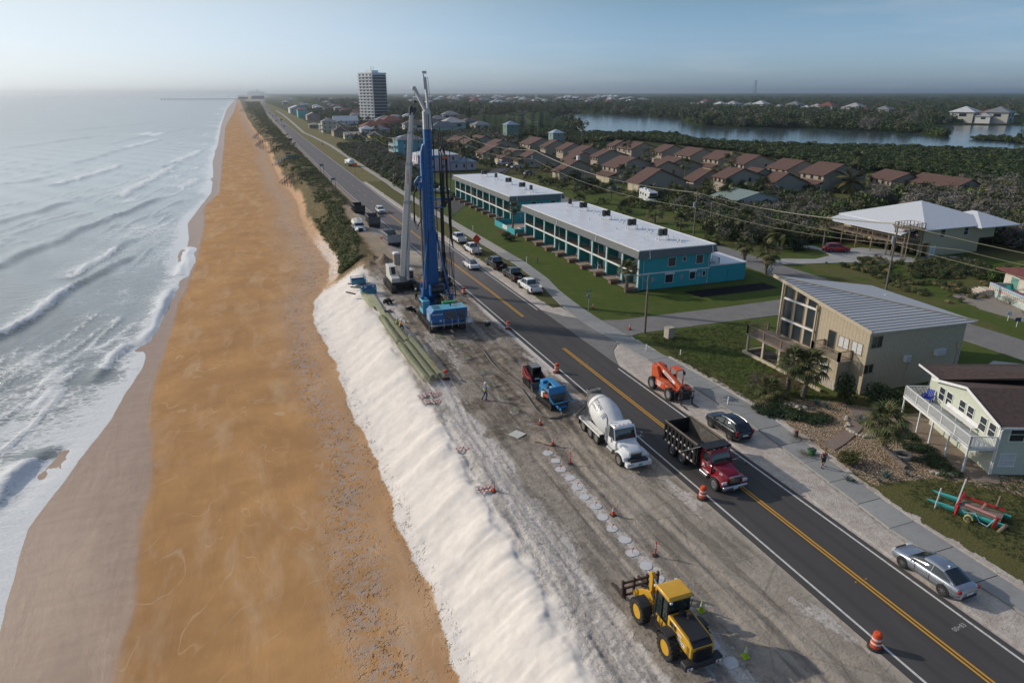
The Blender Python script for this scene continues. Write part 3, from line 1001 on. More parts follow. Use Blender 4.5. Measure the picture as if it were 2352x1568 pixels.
c_=s.mix(s.rng(s.noise(0.3,9,0.75),0.4,0.7,0,0.6),c_,(0.03,0.035,0.015))
m_far=s.end(c_,0.95,0.05)
mb=MB()
ysf=[-80,0,100,239,424,612,985,1300,1700,3000,6000,14000]
L_=[(36.3 if y<240 else float(rr(y))+0.4,y)for y in ysf]
for a,b in zip(L_[:-1],L_[1:]):
 mb.quad((a[0],a[1],-0.14),(60000,a[1],-0.14),(60000,b[1],-0.14),(b[0],b[1],-0.14))
mb.quad((708,14000,-0.14),(60000,14000,-0.14),(60000,60000,-0.14),(3500,60000,-0.14))
struct('ground',mb,m_far,sm=False)
s=NT('verge_grass')
c_=s.mix(s.rng(s.noise(0.35,9,0.75),0.35,0.65),(0.115,0.125,0.045),(0.24,0.19,0.10))
c_=s.mix(s.rng(s.noise(3,8,0.75),0.5,0.7,0,0.6),c_,(0.24,0.19,0.12))
m_vg=s.end(c_,0.95,0.05)
ysv=[240,300,424,520,612,700,850,985,1300,1700,2400]
mb=strip_mesh(MB(),[(float(rr(y))+0.45,y)for y in ysv],[(float(np.interp(y,PY,PRx))+(1.5 if y<400 else 14),y)for y in ysv],-0.10)
struct('verge',mb,m_vg,sm=False)
def mat_asphalt():
 s=NT('asphalt')
 o=s.xyz()
 n1=s.noise(30,5,0.8)
 n2=s.noise(0.35,6,0.65,vec=s.map((1,0.15,1)))
 n3=s.noise(1.5,9,0.75,vec=s.map((1,0.1,1)))
 c=s.mix(s.rng(n2,0.3,0.7),(0.050,0.046,0.045),(0.070,0.065,0.062))
 c=s.mix(s.rng(n3,0.5,0.75,0,0.45),c,(0.10,0.092,0.085))
 wp=s.wave(0.17,vec=s.map((1,0.0,1)),axis='X')
 c=s.mix(s.rng(wp,0.75,1.0,0,0.35),c,(0.036,0.034,0.034))
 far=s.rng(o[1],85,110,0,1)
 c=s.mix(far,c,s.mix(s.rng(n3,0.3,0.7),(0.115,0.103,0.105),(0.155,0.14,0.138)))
 spot=s.noise(0.7,9,0.8)
 c=s.mix(s.rng(spot,0.66,0.74,0,0.35),c,(0.32,0.29,0.26))
 c=s.mix(s.rng(n1,0.35,0.7,0,0.3),c,(0.12,0.115,0.11))
 s.bump(n1,0.35,0.01)
 return s.end(c,0.8,0.3)
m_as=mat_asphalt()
def dense(ys,n=4):
 out=[]
 for a,b in zip(ys[:-1],ys[1:]):
  out+=[a+(b-a)*k/n for k in range(n)]
 return out+[ys[-1]]
yr=dense([-60,0,60,95,130,165,200,267,340,424,500,612,800,985,1300,1700,3000,6000,14000],3)
road=MB()
Lr=[(float(rl(y))-0.55,y,0.0)for y in yr]
Rr=[(float(rr(y))+0.45,y,0.0)for y in yr]
n=len(yr)
vs=[(p[0],p[1],0.0)for p in Lr]+[(p[0],p[1],0.0)for p in Rr]+[(p[0],p[1],-0.12)for p in Lr]+[(p[0],p[1],-0.12)for p in Rr]
fs=[(i,n+i,n+i+1,i+1)for i in range(n-1)]+[(i,i+1,2*n+i+1,2*n+i)for i in range(n-1)]+[(n+i,3*n+i,3*n+i+1,n+i+1)for i in range(n-1)]
road.add(vs,fs)
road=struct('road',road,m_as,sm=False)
def worn(name,rgb,under=(0.08,0.07,0.066),amt=0.4,sc=5):
 s=NT(name)
 n_=s.noise(sc,9,0.8)
 c=s.mix(s.rng(n_,0.52,0.68,0,amt),rgb,under)
 return s.end(c,0.7,0.3)
m_wl=worn('white_road_paint',(0.62,0.60,0.57),amt=0.75,sc=3)
m_yl=worn('yellow_road_paint',(0.60,0.30,0.025),amt=0.35)
def line(name,fx,y0,y1,w,m,z=0.006):
 yy=[y0]+[y for y in yr if y0<y<y1]+[y1]
 mb=strip_mesh(MB(),[(fx(y)-w/2,y)for y in yy],[(fx(y)+w/2,y)for y in yy],z)
 o=mb.bd(name,m,road,sm=False)
 return o
line('edge_line',lambda y:float(rl(y)),-60,3000,0.15,m_wl)
line('edge_line',lambda y:float(rr(y)),-60,61,0.15,m_wl)
line('edge_line',lambda y:float(rr(y)),84,3000,0.15,m_wl)
cxf=lambda y:float((rl(y)+rr(y))/2)+(0.12 if y<100 else 0.0)
for a,b in((-60,68.9),(81.9,188)):
 line('centre_line',lambda y:cxf(y)-0.13,a,b,0.13,m_yl)
 line('centre_line',lambda y:cxf(y)+0.13,a,b,0.13,m_yl)
y=193
while y<700:
 line('centre_dash',cxf,y,y+3,0.14,m_yl)
 y+=12.2
stud=None
for px,py in((1994,1342+0),(2012,1334),(1466,946),(1484,940),(1211,775)):
 x_,y_=at(px,py)
for y_ in(24.9,54.0,63.5,40.0):
 for dx in(-0.42,0.42):
  if stud is None:
   stud=MB().prism([(-0.06,0),(-0.03,0.022),(0.03,0.022),(0.06,0)],-0.05,0.05,'X').bd('road_stud',mat('stud_amber',(0.6,0.28,0.03),0.4),road)
   stud.location=(cxf(y_)+dx,y_,0.006)
  else:
   inst(stud,road,(cxf(y_)+dx,y_,0.006))
text_mesh('00+83',0.42,worn('spray_paint_white',(0.45,0.45,0.44),amt=0.9,sc=9),road,(34.6,19.9,0.008),(0,0,R(6)),name='painted_mark',extrude=0.0)
def mat_conc(name,a,b,rough=0.85,sc=0.5,joint=None):
 s=NT(name)
 n_=s.noise(sc,9,0.72)
 c=s.mix(s.rng(n_,0.32,0.68),a,b)
 c=s.mix(s.rng(s.noise(sc*7,8,0.8),0.5,0.72,0,0.4),c,tuple(x*0.62 for x in b))
 if joint:
  v=s.voro(joint,feature='DISTANCE_TO_EDGE')
  c=s.mix(s.rng(v,0,0.03,0.5,0),c,tuple(x*0.5 for x in b))
 s.bump(s.noise(25,4,0.7),0.3,0.01)
 return s.end(c,rough,0.25)
m_st=mat_conc('street_asphalt',(0.225,0.215,0.205),(0.165,0.158,0.15))
m_dr=mat_conc('drive_concrete',(0.40,0.40,0.39),(0.30,0.30,0.295))
m_pa=mat_conc('path_concrete',(0.315,0.315,0.305),(0.245,0.245,0.24))
def poly_slab(name,poly,z,m,t=0.1):
 mb=MB()
 mb.prism(poly,z-t,z,'Z')
 me=mb.mesh(name,m,sm=False)
 bm=bmesh.new();bm.from_mesh(me)
 bmesh.ops.triangulate(bm,faces=[f for f in bm.faces if len(f.verts)>4])
 bm.to_mesh(me);bm.free()
 o=bpy.data.objects.new(name,me)
 C.objects.link(o)
 o['kind']='structure'
 return o
poly_slab('side_street',POLY['street'],0.0,m_st)
poly_slab('driveway',POLY['drive'],0.02,m_dr)
poly_slab('driveway',POLY['drive2'],0.024,m_dr)
poly_slab('parking_apron',POLY['asphalt_motel'],0.016,mat_conc('apron',(0.09,0.09,0.09),(0.06,0.06,0.06)))
path=bpy.data.objects.new('path',None)
C.objects.link(path)
path['kind']='structure'
def path_xy(y):
 return float(np.interp(y,PY,PLx)),float(np.interp(y,PY,PRx))
y=10.0
k=0
mv=[m_pa,mat_conc('path_concrete_pale',(0.35,0.35,0.34),(0.28,0.28,0.27)),mat_conc('path_concrete_dark',(0.285,0.285,0.28),(0.225,0.225,0.22))]
while y<118:
 L=3.05 if y<70 else 6.1
 if 62.5<y<84 and False:
  y+=L
  continue
 a0,b0=path_xy(y+0.03)
 a1,b1=path_xy(y+L-0.03)
 am,bm_=path_xy(y+L/2)
 mb=MB().prism([(a0,y+0.03),(b0,y+0.03),(bm_,y+L/2),(b1,y+L-0.03),(a1,y+L-0.03),(am,y+L/2)],-0.1,0.045+0.006*(k%3),'Z')
 mb.bd('paving_slab',mv[rnd.choice((0,0,1,2))],path,sm=False)
 y+=L
 k+=1
yy=[118+i*6 for i in range(0,200)]
mb=strip_mesh(MB(),[(path_xy(v)[0],v)for v in yy],[(path_xy(v)[1],v)for v in yy],0.03)
mb.bd('far_path',mat_conc('far_path_concrete',(0.42,0.39,0.35),(0.33,0.31,0.28)),path,sm=False)
def mat_brick(name,a,b,mortar,scl):
 s=NT(name)
 n=s.t.nodes.new('ShaderNodeTexBrick')
 s.L(s.map((1,1,1),(0,0,0.5)),n.inputs['Vector'])
 n.inputs['Color1'].default_value=(*a,1)
 n.inputs['Color2'].default_value=(*b,1)
 n.inputs['Mortar'].default_value=(*mortar,1)
 n.inputs['Scale'].default_value=scl
 n.inputs['Mortar Size'].default_value=0.025
 s.bump(n.outputs['Fac'],0.4,0.01)
 c=s.mix(s.rng(s.noise(1.5,8,0.7),0.35,0.7,0,0.4),n.outputs['Color'],(0.33,0.27,0.22))
 return s.end(c,0.85,0.2)
m_bw=mat_brick('walk_brick',(0.26,0.185,0.155),(0.20,0.15,0.135),(0.14,0.12,0.10),3.2)
poly_slab('brick_walk',POLY['walk'],0.05,m_bw,0.12)
poly_slab('brick_patio',POLY['patio'],0.045,mat_brick('patio_brick',(0.30,0.235,0.18),(0.22,0.175,0.14),(0.12,0.10,0.08),3.2),0.12)
# ------------------------------------------------------------------ buildings
m_glass=mat('window_glass',(0.03,0.04,0.045),0.08,0.0,var=0.3,scale=0.5,spec=0.8)
m_white=mat('white_paint',(0.72,0.71,0.69),0.55,dirt=0.12)
m_wtrim=mat('white_trim',(0.70,0.70,0.69),0.5,dirt=0.1)
m_curt=mat('curtain',(0.55,0.56,0.55),0.8,var=0.25,scale=5)
m_dark=mat('dark_metal',(0.03,0.03,0.032),0.5,0.3)
m_black=mat('black_rubber',(0.018,0.018,0.019),0.75,dirt=0.3,dirtcol=(0.16,0.14,0.12))
m_steel=mat('galvanised_steel',(0.38,0.39,0.40),0.45,0.7,dirt=0.2)
m_wood=mat('weathered_wood',(0.20,0.155,0.115),0.85,var=0.35,scale=6,dirt=0.25)
m_woodd=mat('dark_wood',(0.075,0.058,0.045),0.85,var=0.35,scale=6)
_prot={}
def window_part(parent,x,y,z,w,h,face,frame_m=None,pane_m=None,bars=0,dark=None):
 ""
 frame_m=frame_m or m_wtrim
 pane_m=pane_m or m_glass
 key=(round(w,2),round(h,2),frame_m.name,pane_m.name,bars)
 if key not in _prot:
  t=0.06 if w<1.4 else 0.08
  f=MB()
  f.box(-w/2-t,-0.05,0,-w/2,0.02,h).box(w/2,-0.05,0,w/2+t,0.02,h)
  f.box(-w/2-t,-0.05,h,w/2+t,0.02,h+t).box(-w/2-t-.03,-0.09,-t,w/2+t+.03,0.02,0)
  if bars&1:
   f.box(-w/2,-0.04,h*0.5-0.025,w/2,0.0,h*0.5+0.025)
  if bars&2:
   f.box(-0.03,-0.045,0,0.03,0.0,h)
  _prot[key]=(f.mesh('window',frame_m,sm=False),MB().box(-w/2,-0.02,0,w/2,0.015,h).mesh('pane',pane_m,sm=False))
 fm,pm=_prot[key]
 o=bpy.data.objects.new('window',fm)
 C.objects.link(o)
 o.parent=parent
 o.location=(x,y,z)
 o.rotation_euler=(0,0,{'-Y':0,'-X':-PI/2,'+Y':PI,'+X':PI/2}[face])
 p=bpy.data.objects.new('pane',pm)
 C.objects.link(p)
 p.parent=o
 return o
def hip_roof(mb,x0,y0,x1,y1,z,rh,ov=0.5,t=0.14,ridge=None):
 x0-=ov;x1+=ov;y0-=ov;y1+=ov
 w,d=x1-x0,y1-y0
 if ridge is None:
  ridge=((x0+x1)/2-max(0,(w-d)/2),(x0+x1)/2+max(0,(w-d)/2),(y0+y1)/2-max(0,(d-w)/2),(y0+y1)/2+max(0,(d-w)/2))
 rx0,rx1,ry0,ry1=ridge
 if w>=d:
  A,B=(rx0,(ry0+ry1)/2,z+rh),(rx1,(ry0+ry1)/2,z+rh)
  if abs(rx1-rx0)<0.05:
   B=(A[0]+0.05,A[1],A[2])
  vs=[(x0,y0,z),(x1,y0,z),(x1,y1,z),(x0,y1,z),A,B]
  fs=[(0,1,5,4),(1,2,5),(2,3,4,5),(3,0,4)]
 else:
  A,B=((rx0+rx1)/2,ry0,z+rh),((rx0+rx1)/2,ry1,z+rh)
  vs=[(x0,y0,z),(x1,y0,z),(x1,y1,z),(x0,y1,z),A,B]
  fs=[(0,1,4),(1,2,5,4),(2,3,5),(3,0,4,5)]
 lo=[(p[0],p[1],z-t)for p in vs[:4]]
 return mb.add(vs+lo,fs+[(0,6,7,1),(1,7,8,2),(2,8,9,3),(3,9,6,0),(6,9,8,7)])
def gable_roof(mb,x0,y0,x1,y1,z,rh,along='Y',ov=0.5,t=0.16,rp=0.5):
 if along=='Y':
  rx=x0+(x1-x0)*rp
  a=[(x0-ov,z-ov*rh/(rx-x0)),(rx,z+rh),(x1+ov,z-ov*rh/(x1-rx))]
  mb.prism([a[0],a[1],a[2],(a[2][0],a[2][1]-t),(a[1][0],a[1][1]-t),(a[0][0],a[0][1]-t)],y0-ov,y1+ov,'Y')
 else:
  ry=y0+(y1-y0)*rp
  a=[(y0-ov,z-ov*rh/(ry-y0)),(ry,z+rh),(y1+ov,z-ov*rh/(y1-ry))]
  mb.prism([a[0],a[1],a[2],(a[2][0],a[2][1]-t),(a[1][0],a[1][1]-t),(a[0][0],a[0][1]-t)],x0-ov,x1+ov,'X')
 return mb
def gable_walls(mb,x0,y0,x1,y1,z,rh,along='Y',rp=0.5,z0=0):
 if along=='Y':
  rx=x0+(x1-x0)*rp
  mb.prism([(x0,z0),(x1,z0),(x1,z-0.1),(rx,z+rh-0.14),(x0,z-0.1)],y0,y1,'Y')
 else:
  ry=y0+(y1-y0)*rp
  mb.prism([(y0,z0),(y1,z0),(y1,z-0.1),(ry,z+rh-0.14),(y0,z-0.1)],x0,x1,'X')
 return mb
def railing(name,pts,z,h,m,parent,gap=0.13,post=0.09,post_gap=1.6,bt=0.03,rail=0.06):
 ""
 mb=MB()
 pk=MB()
 for a,b in zip(pts[:-1],pts[1:]):
  a=Vector((a[0],a[1],a[2]if len(a)>2 else z));b=Vector((b[0],b[1],b[2]if len(b)>2 else z))
  d=b-a
  L=d.length
  up=Vector((0,0,1))
  mb.bar(a+up*h,b+up*h,rail*1.5,rail)
  mb.bar(a+up*0.1,b+up*0.1,rail)
  n=max(1,round(L/post_gap))
  for i in range(n+1):
   p=a+d*(i/n)
   mb.bar(p,p+up*(h+0.02),post)
  n=int(L/gap)
  for i in range(1,n):
   p=a+d*(i/n)
   pk.bar(p+up*0.1,p+up*h,bt)
 o=mb.bd(name,m,parent,sm=False)
 if pk.v:
  q=pk.bd('pickets',m,o,sm=False)
  q['kind']='stuff'
 return o
 # ---- the two motel blocks
m_teal=grooved('teal_siding',(0.030,0.335,0.365),'XY',0.41,0.6,width=0.07,dark=0.7,dirt=0.12,dirtcol=(0.02,0.22,0.25))
m_teal2=mat('teal_render',(0.022,0.295,0.33),0.7,var=0.1,dirt=0.1,dirtcol=(0.02,0.2,0.22))
m_tealc=mat('teal_recess',(0.018,0.26,0.25),0.7,var=0.1)
m_aqua=mat('aqua_paint',(0.26,0.60,0.59),0.55)
m_shing=grooved('grey_shingle',(0.155,0.165,0.165),'Z',0.145,0.9,width=0.16,dark=0.68,var=0.3,scale=5)
m_mroof=mat('white_roof_membrane',(0.74,0.73,0.74),0.32,var=0.09,scale=0.35,dirt=0.5,dirtcol=(0.47,0.45,0.43),spec=0.5)
m_brick=mat_brick('planter_brick',(0.20,0.095,0.065),(0.145,0.075,0.055),(0.16,0.13,0.11),4.5)
m_rail=mat('balcony_rail_brown',(0.045,0.035,0.03),0.5,0.3)
m_screen=mat('balcony_floor',(0.13,0.11,0.10),0.8)
m_pinks=mat('pink_sign',(0.55,0.30,0.33),0.6)
def motel(x0,y0,x1,y1,label,ends=True):
 g=thing('motel_block',label,'motel',(x0,y0,0))
 L,Wd=y1-y0,x1-x0
 nb=9
 bay=L/nb
 zf,ze,zt=2.62,5.15,6.28
 MB().box(2.1,0.0,0,Wd,L,ze).bd('wall',m_teal,g,sm=False)
 MB().box(2.06,0.02,0.0,2.1,L-.02,ze).bd('gallery_wall',m_tealc,g,sm=False)
 MB().box(0.0,0,0,2.1,0.16,ze).bd('end_wall',m_teal,g,sm=False)
 MB().box(0.0,L-0.16,0,2.1,L,ze).bd('end_wall',m_teal,g,sm=False)
 MB().box(-0.02,-0.03,zf-0.22,2.1,L+0.03,zf+0.06).bd('gallery_floor',m_wtrim,g,sm=False)
 MB().box(0.05,0.1,zf+0.06,2.06,L-.1,zf+0.075).bd('gallery_deck',m_screen,g,sm=False)
 MB().box(-1.1,0,0.0,2.06,L,0.06).bd('terrace',mat('terrace_paving',(0.30,0.24,0.20),0.9,var=0.2),g,sm=False)
 MB().box(2.1,-0.03,zf-0.18,Wd+0.03,-0.001,zf+0.02).bd('trim_board',m_wtrim,g,sm=False)
 col=MB().box(-0.03,-0.22,0,0.2,0.22,ze).mesh('column',m_aqua,sm=False)
 colw=MB().box(-0.06,-0.09,0,-0.032,0.09,ze).mesh('column_board',m_wtrim,sm=False)
 part=MB().box(0.2,-0.07,0.06,2.06,0.07,ze).mesh('partition',m_tealc,sm=False)
 dr=MB().box(0,-0.55,0,0.05,0.55,2.1).mesh('door',m_wtrim,sm=False)
 gl=MB().box(0,-1.0,0,0.05,1.0,2.05).mesh('sliding_door',m_glass,sm=False)
 rm=MB()
 for zz in(0.95,0.5,0.12):
  rm.box(0,-bay/2+0.22,zz,0.04,bay/2-0.22,zz+0.045)
 pk=MB()
 k=-bay/2+0.3
 while k<bay/2-0.22:
  pk.box(0.012,k,0.12,0.028,k+0.016,0.95)
  k+=0.14
 pkm=pk.mesh('pickets',m_rail,sm=False)
 pst=MB()
 for kk in(-0.17,0.17):
  rm.box(-0.005,kk*bay-0.02,0,0.045,kk*bay+0.02,1.0)
 rmm=rm.mesh('balcony_railing',m_rail,sm=False)
 def put(me,name,loc,parent=g):
  o=bpy.data.objects.new(name,me)
  C.objects.link(o)
  o.parent=parent
  o.location=loc
  return o
 for i in range(nb+1):
  yy=min(max(i*bay,0.23),L-0.23)
  c=put(col,'column',(0,yy,0))
  put(colw,'column_board',(0,0,0),c)
  if 0<i<nb:
   put(part,'partition',(0,i*bay,0))
 for i in range(nb):
  yc=(i+0.5)*bay
  put(dr,'door',(2.01,yc+bay*0.33,0.06))
  put(gl,'sliding_door',(2.015,yc-0.4,0.06))
  put(dr,'door',(2.01,yc+bay*0.33,zf+0.08))
  put(gl,'sliding_door',(2.015,yc-0.4,zf+0.08))
  r=put(rmm,'balcony_railing',(0.02,yc,zf+0.07))
  q=put(pkm,'pickets',(0,0,0),r)
  q['kind']='stuff'
 o=0.75
 ms=MB()
 a=[(-o,-o,ze),(Wd+o,-o,ze),(Wd+o,L+o,ze),(-o,L+o,ze)]
 b=[(-o+.32,-o+.32,zt),(Wd+o-.32,-o+.32,zt),(Wd+o-.32,L+o-.32,zt),(-o+.32,L+o-.32,zt)]
 ms.add(a+b,[(0,1,5,4),(1,2,6,5),(2,3,7,6),(3,0,4,7),(3,2,1,0)])
 ms.bd('mansard',m_shing,g,sm=False)
 MB().box(-o+.32,-o+.32,zt-0.02,Wd+o-.32,L+o-.32,zt+0.05).bd('roof',m_mroof,g,sm=False)
 e=MB()
 i0,i1,j0,j1=-o+.26,Wd+o-.26,-o+.26,L+o-.26
 e.box(i0,j0,zt-0.06,i1,j0+.12,zt+0.10).box(i0,j1-.12,zt-0.06,i1,j1,zt+0.10)
 e.box(i0,j0+.12,zt-0.06,i0+.12,j1-.12,zt+0.10).box(i1-.12,j0+.12,zt-0.06,i1,j1-.12,zt+0.10)
 e.bd('roof_edge',m_wtrim,g,sm=False)
 pipe=mat('downpipe_white',(0.68,0.68,0.67),0.4)
 for yy in(L*0.28,L*0.62):
  MB().bar((-o+0.24,yy,zt),(-o-0.05,yy,ze-0.03),0.09).tube([(-o-.05,yy,ze),(-0.1,yy,ze-0.3),(-0.1,yy,0.4),(-0.6,yy,0.1),(-1.6,yy,0.05)],0.05,6).bd('downpipe',pipe,g)
 for xx in(1.3,Wd-0.25):
  MB().bar((xx,-o+0.22,zt),(xx,-o-0.05,ze-0.03),0.09).tube([(xx,-o-.05,ze),(xx-0.6 if xx<2 else xx-.1,-0.08,ze-0.45),(xx-0.6 if xx<2 else xx-.1,-0.08,0.1)],0.05,6).bd('downpipe',pipe,g)
 if ends:
  for u0,u1,z0,z1 in((870,955,3.4,4.72),(1040,1075,4.0,4.68),(1198,1278,3.42,4.75),(850,938,0.85,2.1),(1135,1200,1.02,2.15),(1290,1322,1.35,2.1)):
   xa,xb=(u0-545)/825*Wd,(u1-545)/825*Wd
   window_part(g,(xa+xb)/2,-0.0,z0,xb-xa,z1-z0,'-Y')
   if z0<1.1:
    MB().box(xa-0.15,-0.16,z1+0.05,xb+0.2,-0.001,z1+0.3).bd('shutter_box',m_wtrim,g,sm=False)
  for u in(707,1043,1245):
   xa=(u-545)/825*Wd
   s_=MB().box(xa-0.2,-0.03,1.25,xa+0.2,-0.001,1.85).bd('wall_sign',m_pinks,g,sm=False)
   text_mesh('NO\nPARKING',0.12,mat('sign_red',(0.45,0.03,0.03),0.5),s_,(xa,-0.034,1.55),(PI/2,0,0),extrude=0.001)
 return g
MB_X0,MB_X1,MB_Y0,MB_Y1=53.6,66.4,87.5,134.3
MA_X0,MA_X1,MA_Y0,MA_Y1=55.6,68.2,148.0,193.6
gB=motel(MB_X0,MB_Y0,MB_X1,MB_Y1,'near turquoise two-storey motel block with white flat roof and nine balcony bays')
gA=motel(MA_X0,MA_Y0,MA_X1,MA_Y1,'far turquoise motel block beyond the walled pool court, white flat roof')
ax=thing('annex','low turquoise flat-roofed annex on the street side of the near motel block','annex',(MB_X1,MB_Y0,0))
MB().box(0.01,0.02,0,7.0,9.0,2.75).bd('wall',m_teal2,ax,sm=False)
MB().box(0.01,-0.1,2.75,7.15,9.1,2.93).bd('roof',m_mroof,ax,sm=False)
MB().box(3.6,-0.05,0.0,5.6,0.019,2.0).bd('double_door',m_teal2,ax,sm=False)
railing('stair_railing',[(0.5,0.4),(2.0,0.4),(2.0,2.2)],2.93,0.95,m_wtrim,ax,gap=0.15)
MB().box(0.2,0.6,2.93,1.7,1.6,3.05).bd('stair_grating',m_dark,ax,sm=False)
pc=thing('pool_court','turquoise walled pool court between the two motel blocks with a white notice on its wall','pool court',(51.5,134.6,0))
cw=MB()
cw.box(0,0.2,0,0.18,13.0,1.25).box(0.18,0.2,0,3.6,0.38,1.25).box(0.18,12.8,0,4.1,13.0,1.25)
cw.bd('court_wall',m_teal2,pc,sm=False)
MB().box(0.18,0.38,0.0,12.0,12.8,0.12).bd('pool_deck',mat('pool_deck_paving',(0.36,0.29,0.24),0.9),pc,sm=False)
MB().box(3.4,2.5,0.12,9.5,7.5,0.2).bd('pool_coping',m_wtrim,pc,sm=False)
MB().box(3.7,2.8,0.2,9.2,7.2,0.215).bd('pool_water',mat('pool_water',(0.02,0.20,0.26),0.08,spec=0.8),pc,sm=False)
nb_=MB().box(-0.04,4.8,0.35,-0.001,7.6,1.15).bd('notice',m_white,pc,sm=False)
text_mesh('NO TRESPASSING',0.26,mat('sign_black',(0.03,0.03,0.03),0.5),nb_,(-0.045,6.2,0.75),(PI/2,0,-PI/2),extrude=0.001)
m_ac=mat('condenser_brown',(0.075,0.06,0.052),0.5,0.4,dirt=0.5,dirtcol=(0.16,0.09,0.05))
m_acg=mat('condenser_grey',(0.16,0.165,0.165),0.5,0.4)
def ac_unit(n,mats_,loc,label):
 t=thing('air_conditioner',label,'air conditioner',loc,0,'condensers on the motel roofs')
 st=MB()
 w=0.95*n
 for xx in(-w/2+.1,w/2-.1):
  for yy in(-0.35,0.35):
   st.bar((xx,yy,0),(xx,yy,0.62),0.06)
   st.box(xx-.12,yy-.12,0,xx+.12,yy+.12,0.12)
 st.box(-w/2,-0.42,0.6,w/2,-0.34,0.68).box(-w/2,0.34,0.6,w/2,0.42,0.68)
 st.tube([(w/2-.2,0,0.7),(w/2+0.15,0,0.6),(w/2+0.2,-0.1,0.05)],0.04,5)
 st.bd('stand',m_wtrim,t,sm=False)
 for i in range(n):
  cx=(i-(n-1)/2)*0.88
  c=MB().lathe([(0.40,0.68),(0.40,1.62),(0.36,1.66)],16,(cx,0,0)).bd('condenser',mats_[i],t)
  q=MB().lathe([(0.36,1.665),(0.30,1.70),(0.08,1.70),(0.08,1.73)],16,(cx,0,0)).bd('fan_grille',m_dark,c)
  r_=MB()
  for k in range(9):
   r_.lathe([(0.405,0.72+k*0.1),(0.412,0.75+k*0.1),(0.405,0.78+k*0.1)],16,(cx,0,0),caps=False)
  r_.bd('louvre',m_dark,c)
 return t
z8=lambda u,v:((1700+u/2.94)*.588,(600+v/2.94)*.588)
acs=[((530,843),1,'B'),((652,878),2,'B'),((862,958),2,'B'),((1096,1045),2,'B'),((1378,1142),2,'B')]
lab=['single brown condenser at the far end of the near motel roof','pair of condensers second from the far end of the near motel roof','pair of condensers in the middle of the near motel roof','pair of rusty condensers second from the street end of the near motel roof','pair of condensers nearest the street end of the near motel roof, left one grey']
for i,((u,v),n,_)in enumerate(acs):
 x_,y_=at(*d4(u,v),6.33)
 ac_unit(n,[m_acg if i==4 else m_ac,m_ac],(min(max(x_,MB_X0+1),MB_X1-1),y_,6.33),lab[i])
lab=['pair of condensers at the far end of the far motel roof','single condenser second from the far end of the far motel roof','pair of condensers in the middle of the far motel roof','pair of condensers second from the court end of the far motel roof','single condenser nearest the court end of the far motel roof']
for i,((u,v),n)in enumerate((((562,262),2),((697,300),1),((840,355),2),((997,412),2),((1098,446),1))):
 x_,y_=at(*z8(u,v),6.33)
 ac_unit(n,[m_acg,m_ac],(x_,y_,6.33),lab[i])
vp=MB().lathe([(0.09,0),(0.09,0.28),(0.13,0.30),(0.13,0.36),(0.02,0.4)],8).mesh('vent_pipe',m_wtrim)
gv=MB().tube([(0,0,0),(0,0,0.35),(0.1,0,0.45),(0.25,0,0.42),(0.3,0,0.3)],0.11,8).mesh('vent_pipe',m_wtrim)
for par,X0,Y0,pts in((gB,MB_X0,MB_Y0,[(500,888,0),(748,903,1),(772,900,0),(800,923,1),(937,946,0),(708,962,0),(988,984,1),(1018,997,1),(957,1052,0),(1238,1074,1),(1276,1090,1),(1252,1065,0),(1208,1145,0),(1475,1128,0),(1518,1172,1),(1550,1168,0),(1198,1042,0)]),):
 for u,v,k in pts:
  x_,y_=at(*d4(u,v),6.33)
  o=bpy.data.objects.new('vent_pipe',gv if k else vp)
  C.objects.link(o)
  o.parent=par
  o.location=(x_-X0,y_-Y0,6.33)
for u,v in((755,322),(915,375),(840,345),(1155,452),(625,272)):
 x_,y_=at(*z8(u,v),6.33)
 o=bpy.data.objects.new('vent_pipe',vp)
 C.objects.link(o);o.parent=gA;o.location=(x_-MA_X0,y_-MA_Y0,6.33)
pl_m=MB().box(-0.9,-0.45,0,0.9,-0.3,0.55).box(-0.9,0.3,0,0.9,0.45,0.55).box(-0.9,-0.3,0,-0.75,0.3,0.55).box(0.75,-0.3,0,0.9,0.3,0.55).mesh('planter',m_brick,sm=False)
so_m=MB().box(-0.75,-0.3,0.0,0.75,0.3,0.45).mesh('soil',mat('soil',(0.05,0.035,0.025),0.95),sm=False)
def planter(x,y,label):
 t=thing('planter',label,'planter',(x,y,0.0),0.0,'brick planters along the motel terraces')
 for me,nm in((pl_m,'brick_wall'),(so_m,'soil')):
  o=bpy.data.objects.new(nm,me);C.objects.link(o);o.parent=t
ordn=['first','second','third','fourth','fifth','sixth','seventh','eighth','ninth','tenth']
for i in range(10):
 planter(MB_X0-1.1,MB_Y0+0.3+i*(MB_Y1-MB_Y0-0.8)/9,'brick planter, %s from the street end along the near motel'%ordn[i])
 planter(MA_X0-1.1,MA_Y0+0.3+i*(MA_Y1-MA_Y0-0.8)/9,'brick planter, %s from the pool court along the far motel'%ordn[i])
def plastic_chair():
 mb=MB()
 mb.box(-0.24,-0.24,0.40,0.24,0.22,0.44)
 t=thing('plastic_chair','white plastic chair','chair')
 mb.bd('seat',m_white,t,sm=False)
 b=MB()
 for k in range(5):
  b.bar((-0.2+k*0.1,0.22,0.46),(-0.2+k*0.1,0.32,0.86),0.05,0.02)
 b.bar((-0.24,0.32,0.86),(0.24,0.32,0.86),0.06)
 b.bd('backrest',m_white,t,sm=False)
 for sx in(-1,1):
  MB().tube([(sx*0.27,0.28,0.62),(sx*0.29,0.0,0.64),(sx*0.28,-0.22,0.6)],0.03,5).bd('armrest',m_white,t)
  for sy in(-1,1):
   MB().bar((sx*0.22,sy*0.2,0.42),(sx*0.27,sy*0.26,0),0.05).bd('leg',m_white,t,sm=False)
 return t
ch0=plastic_chair()
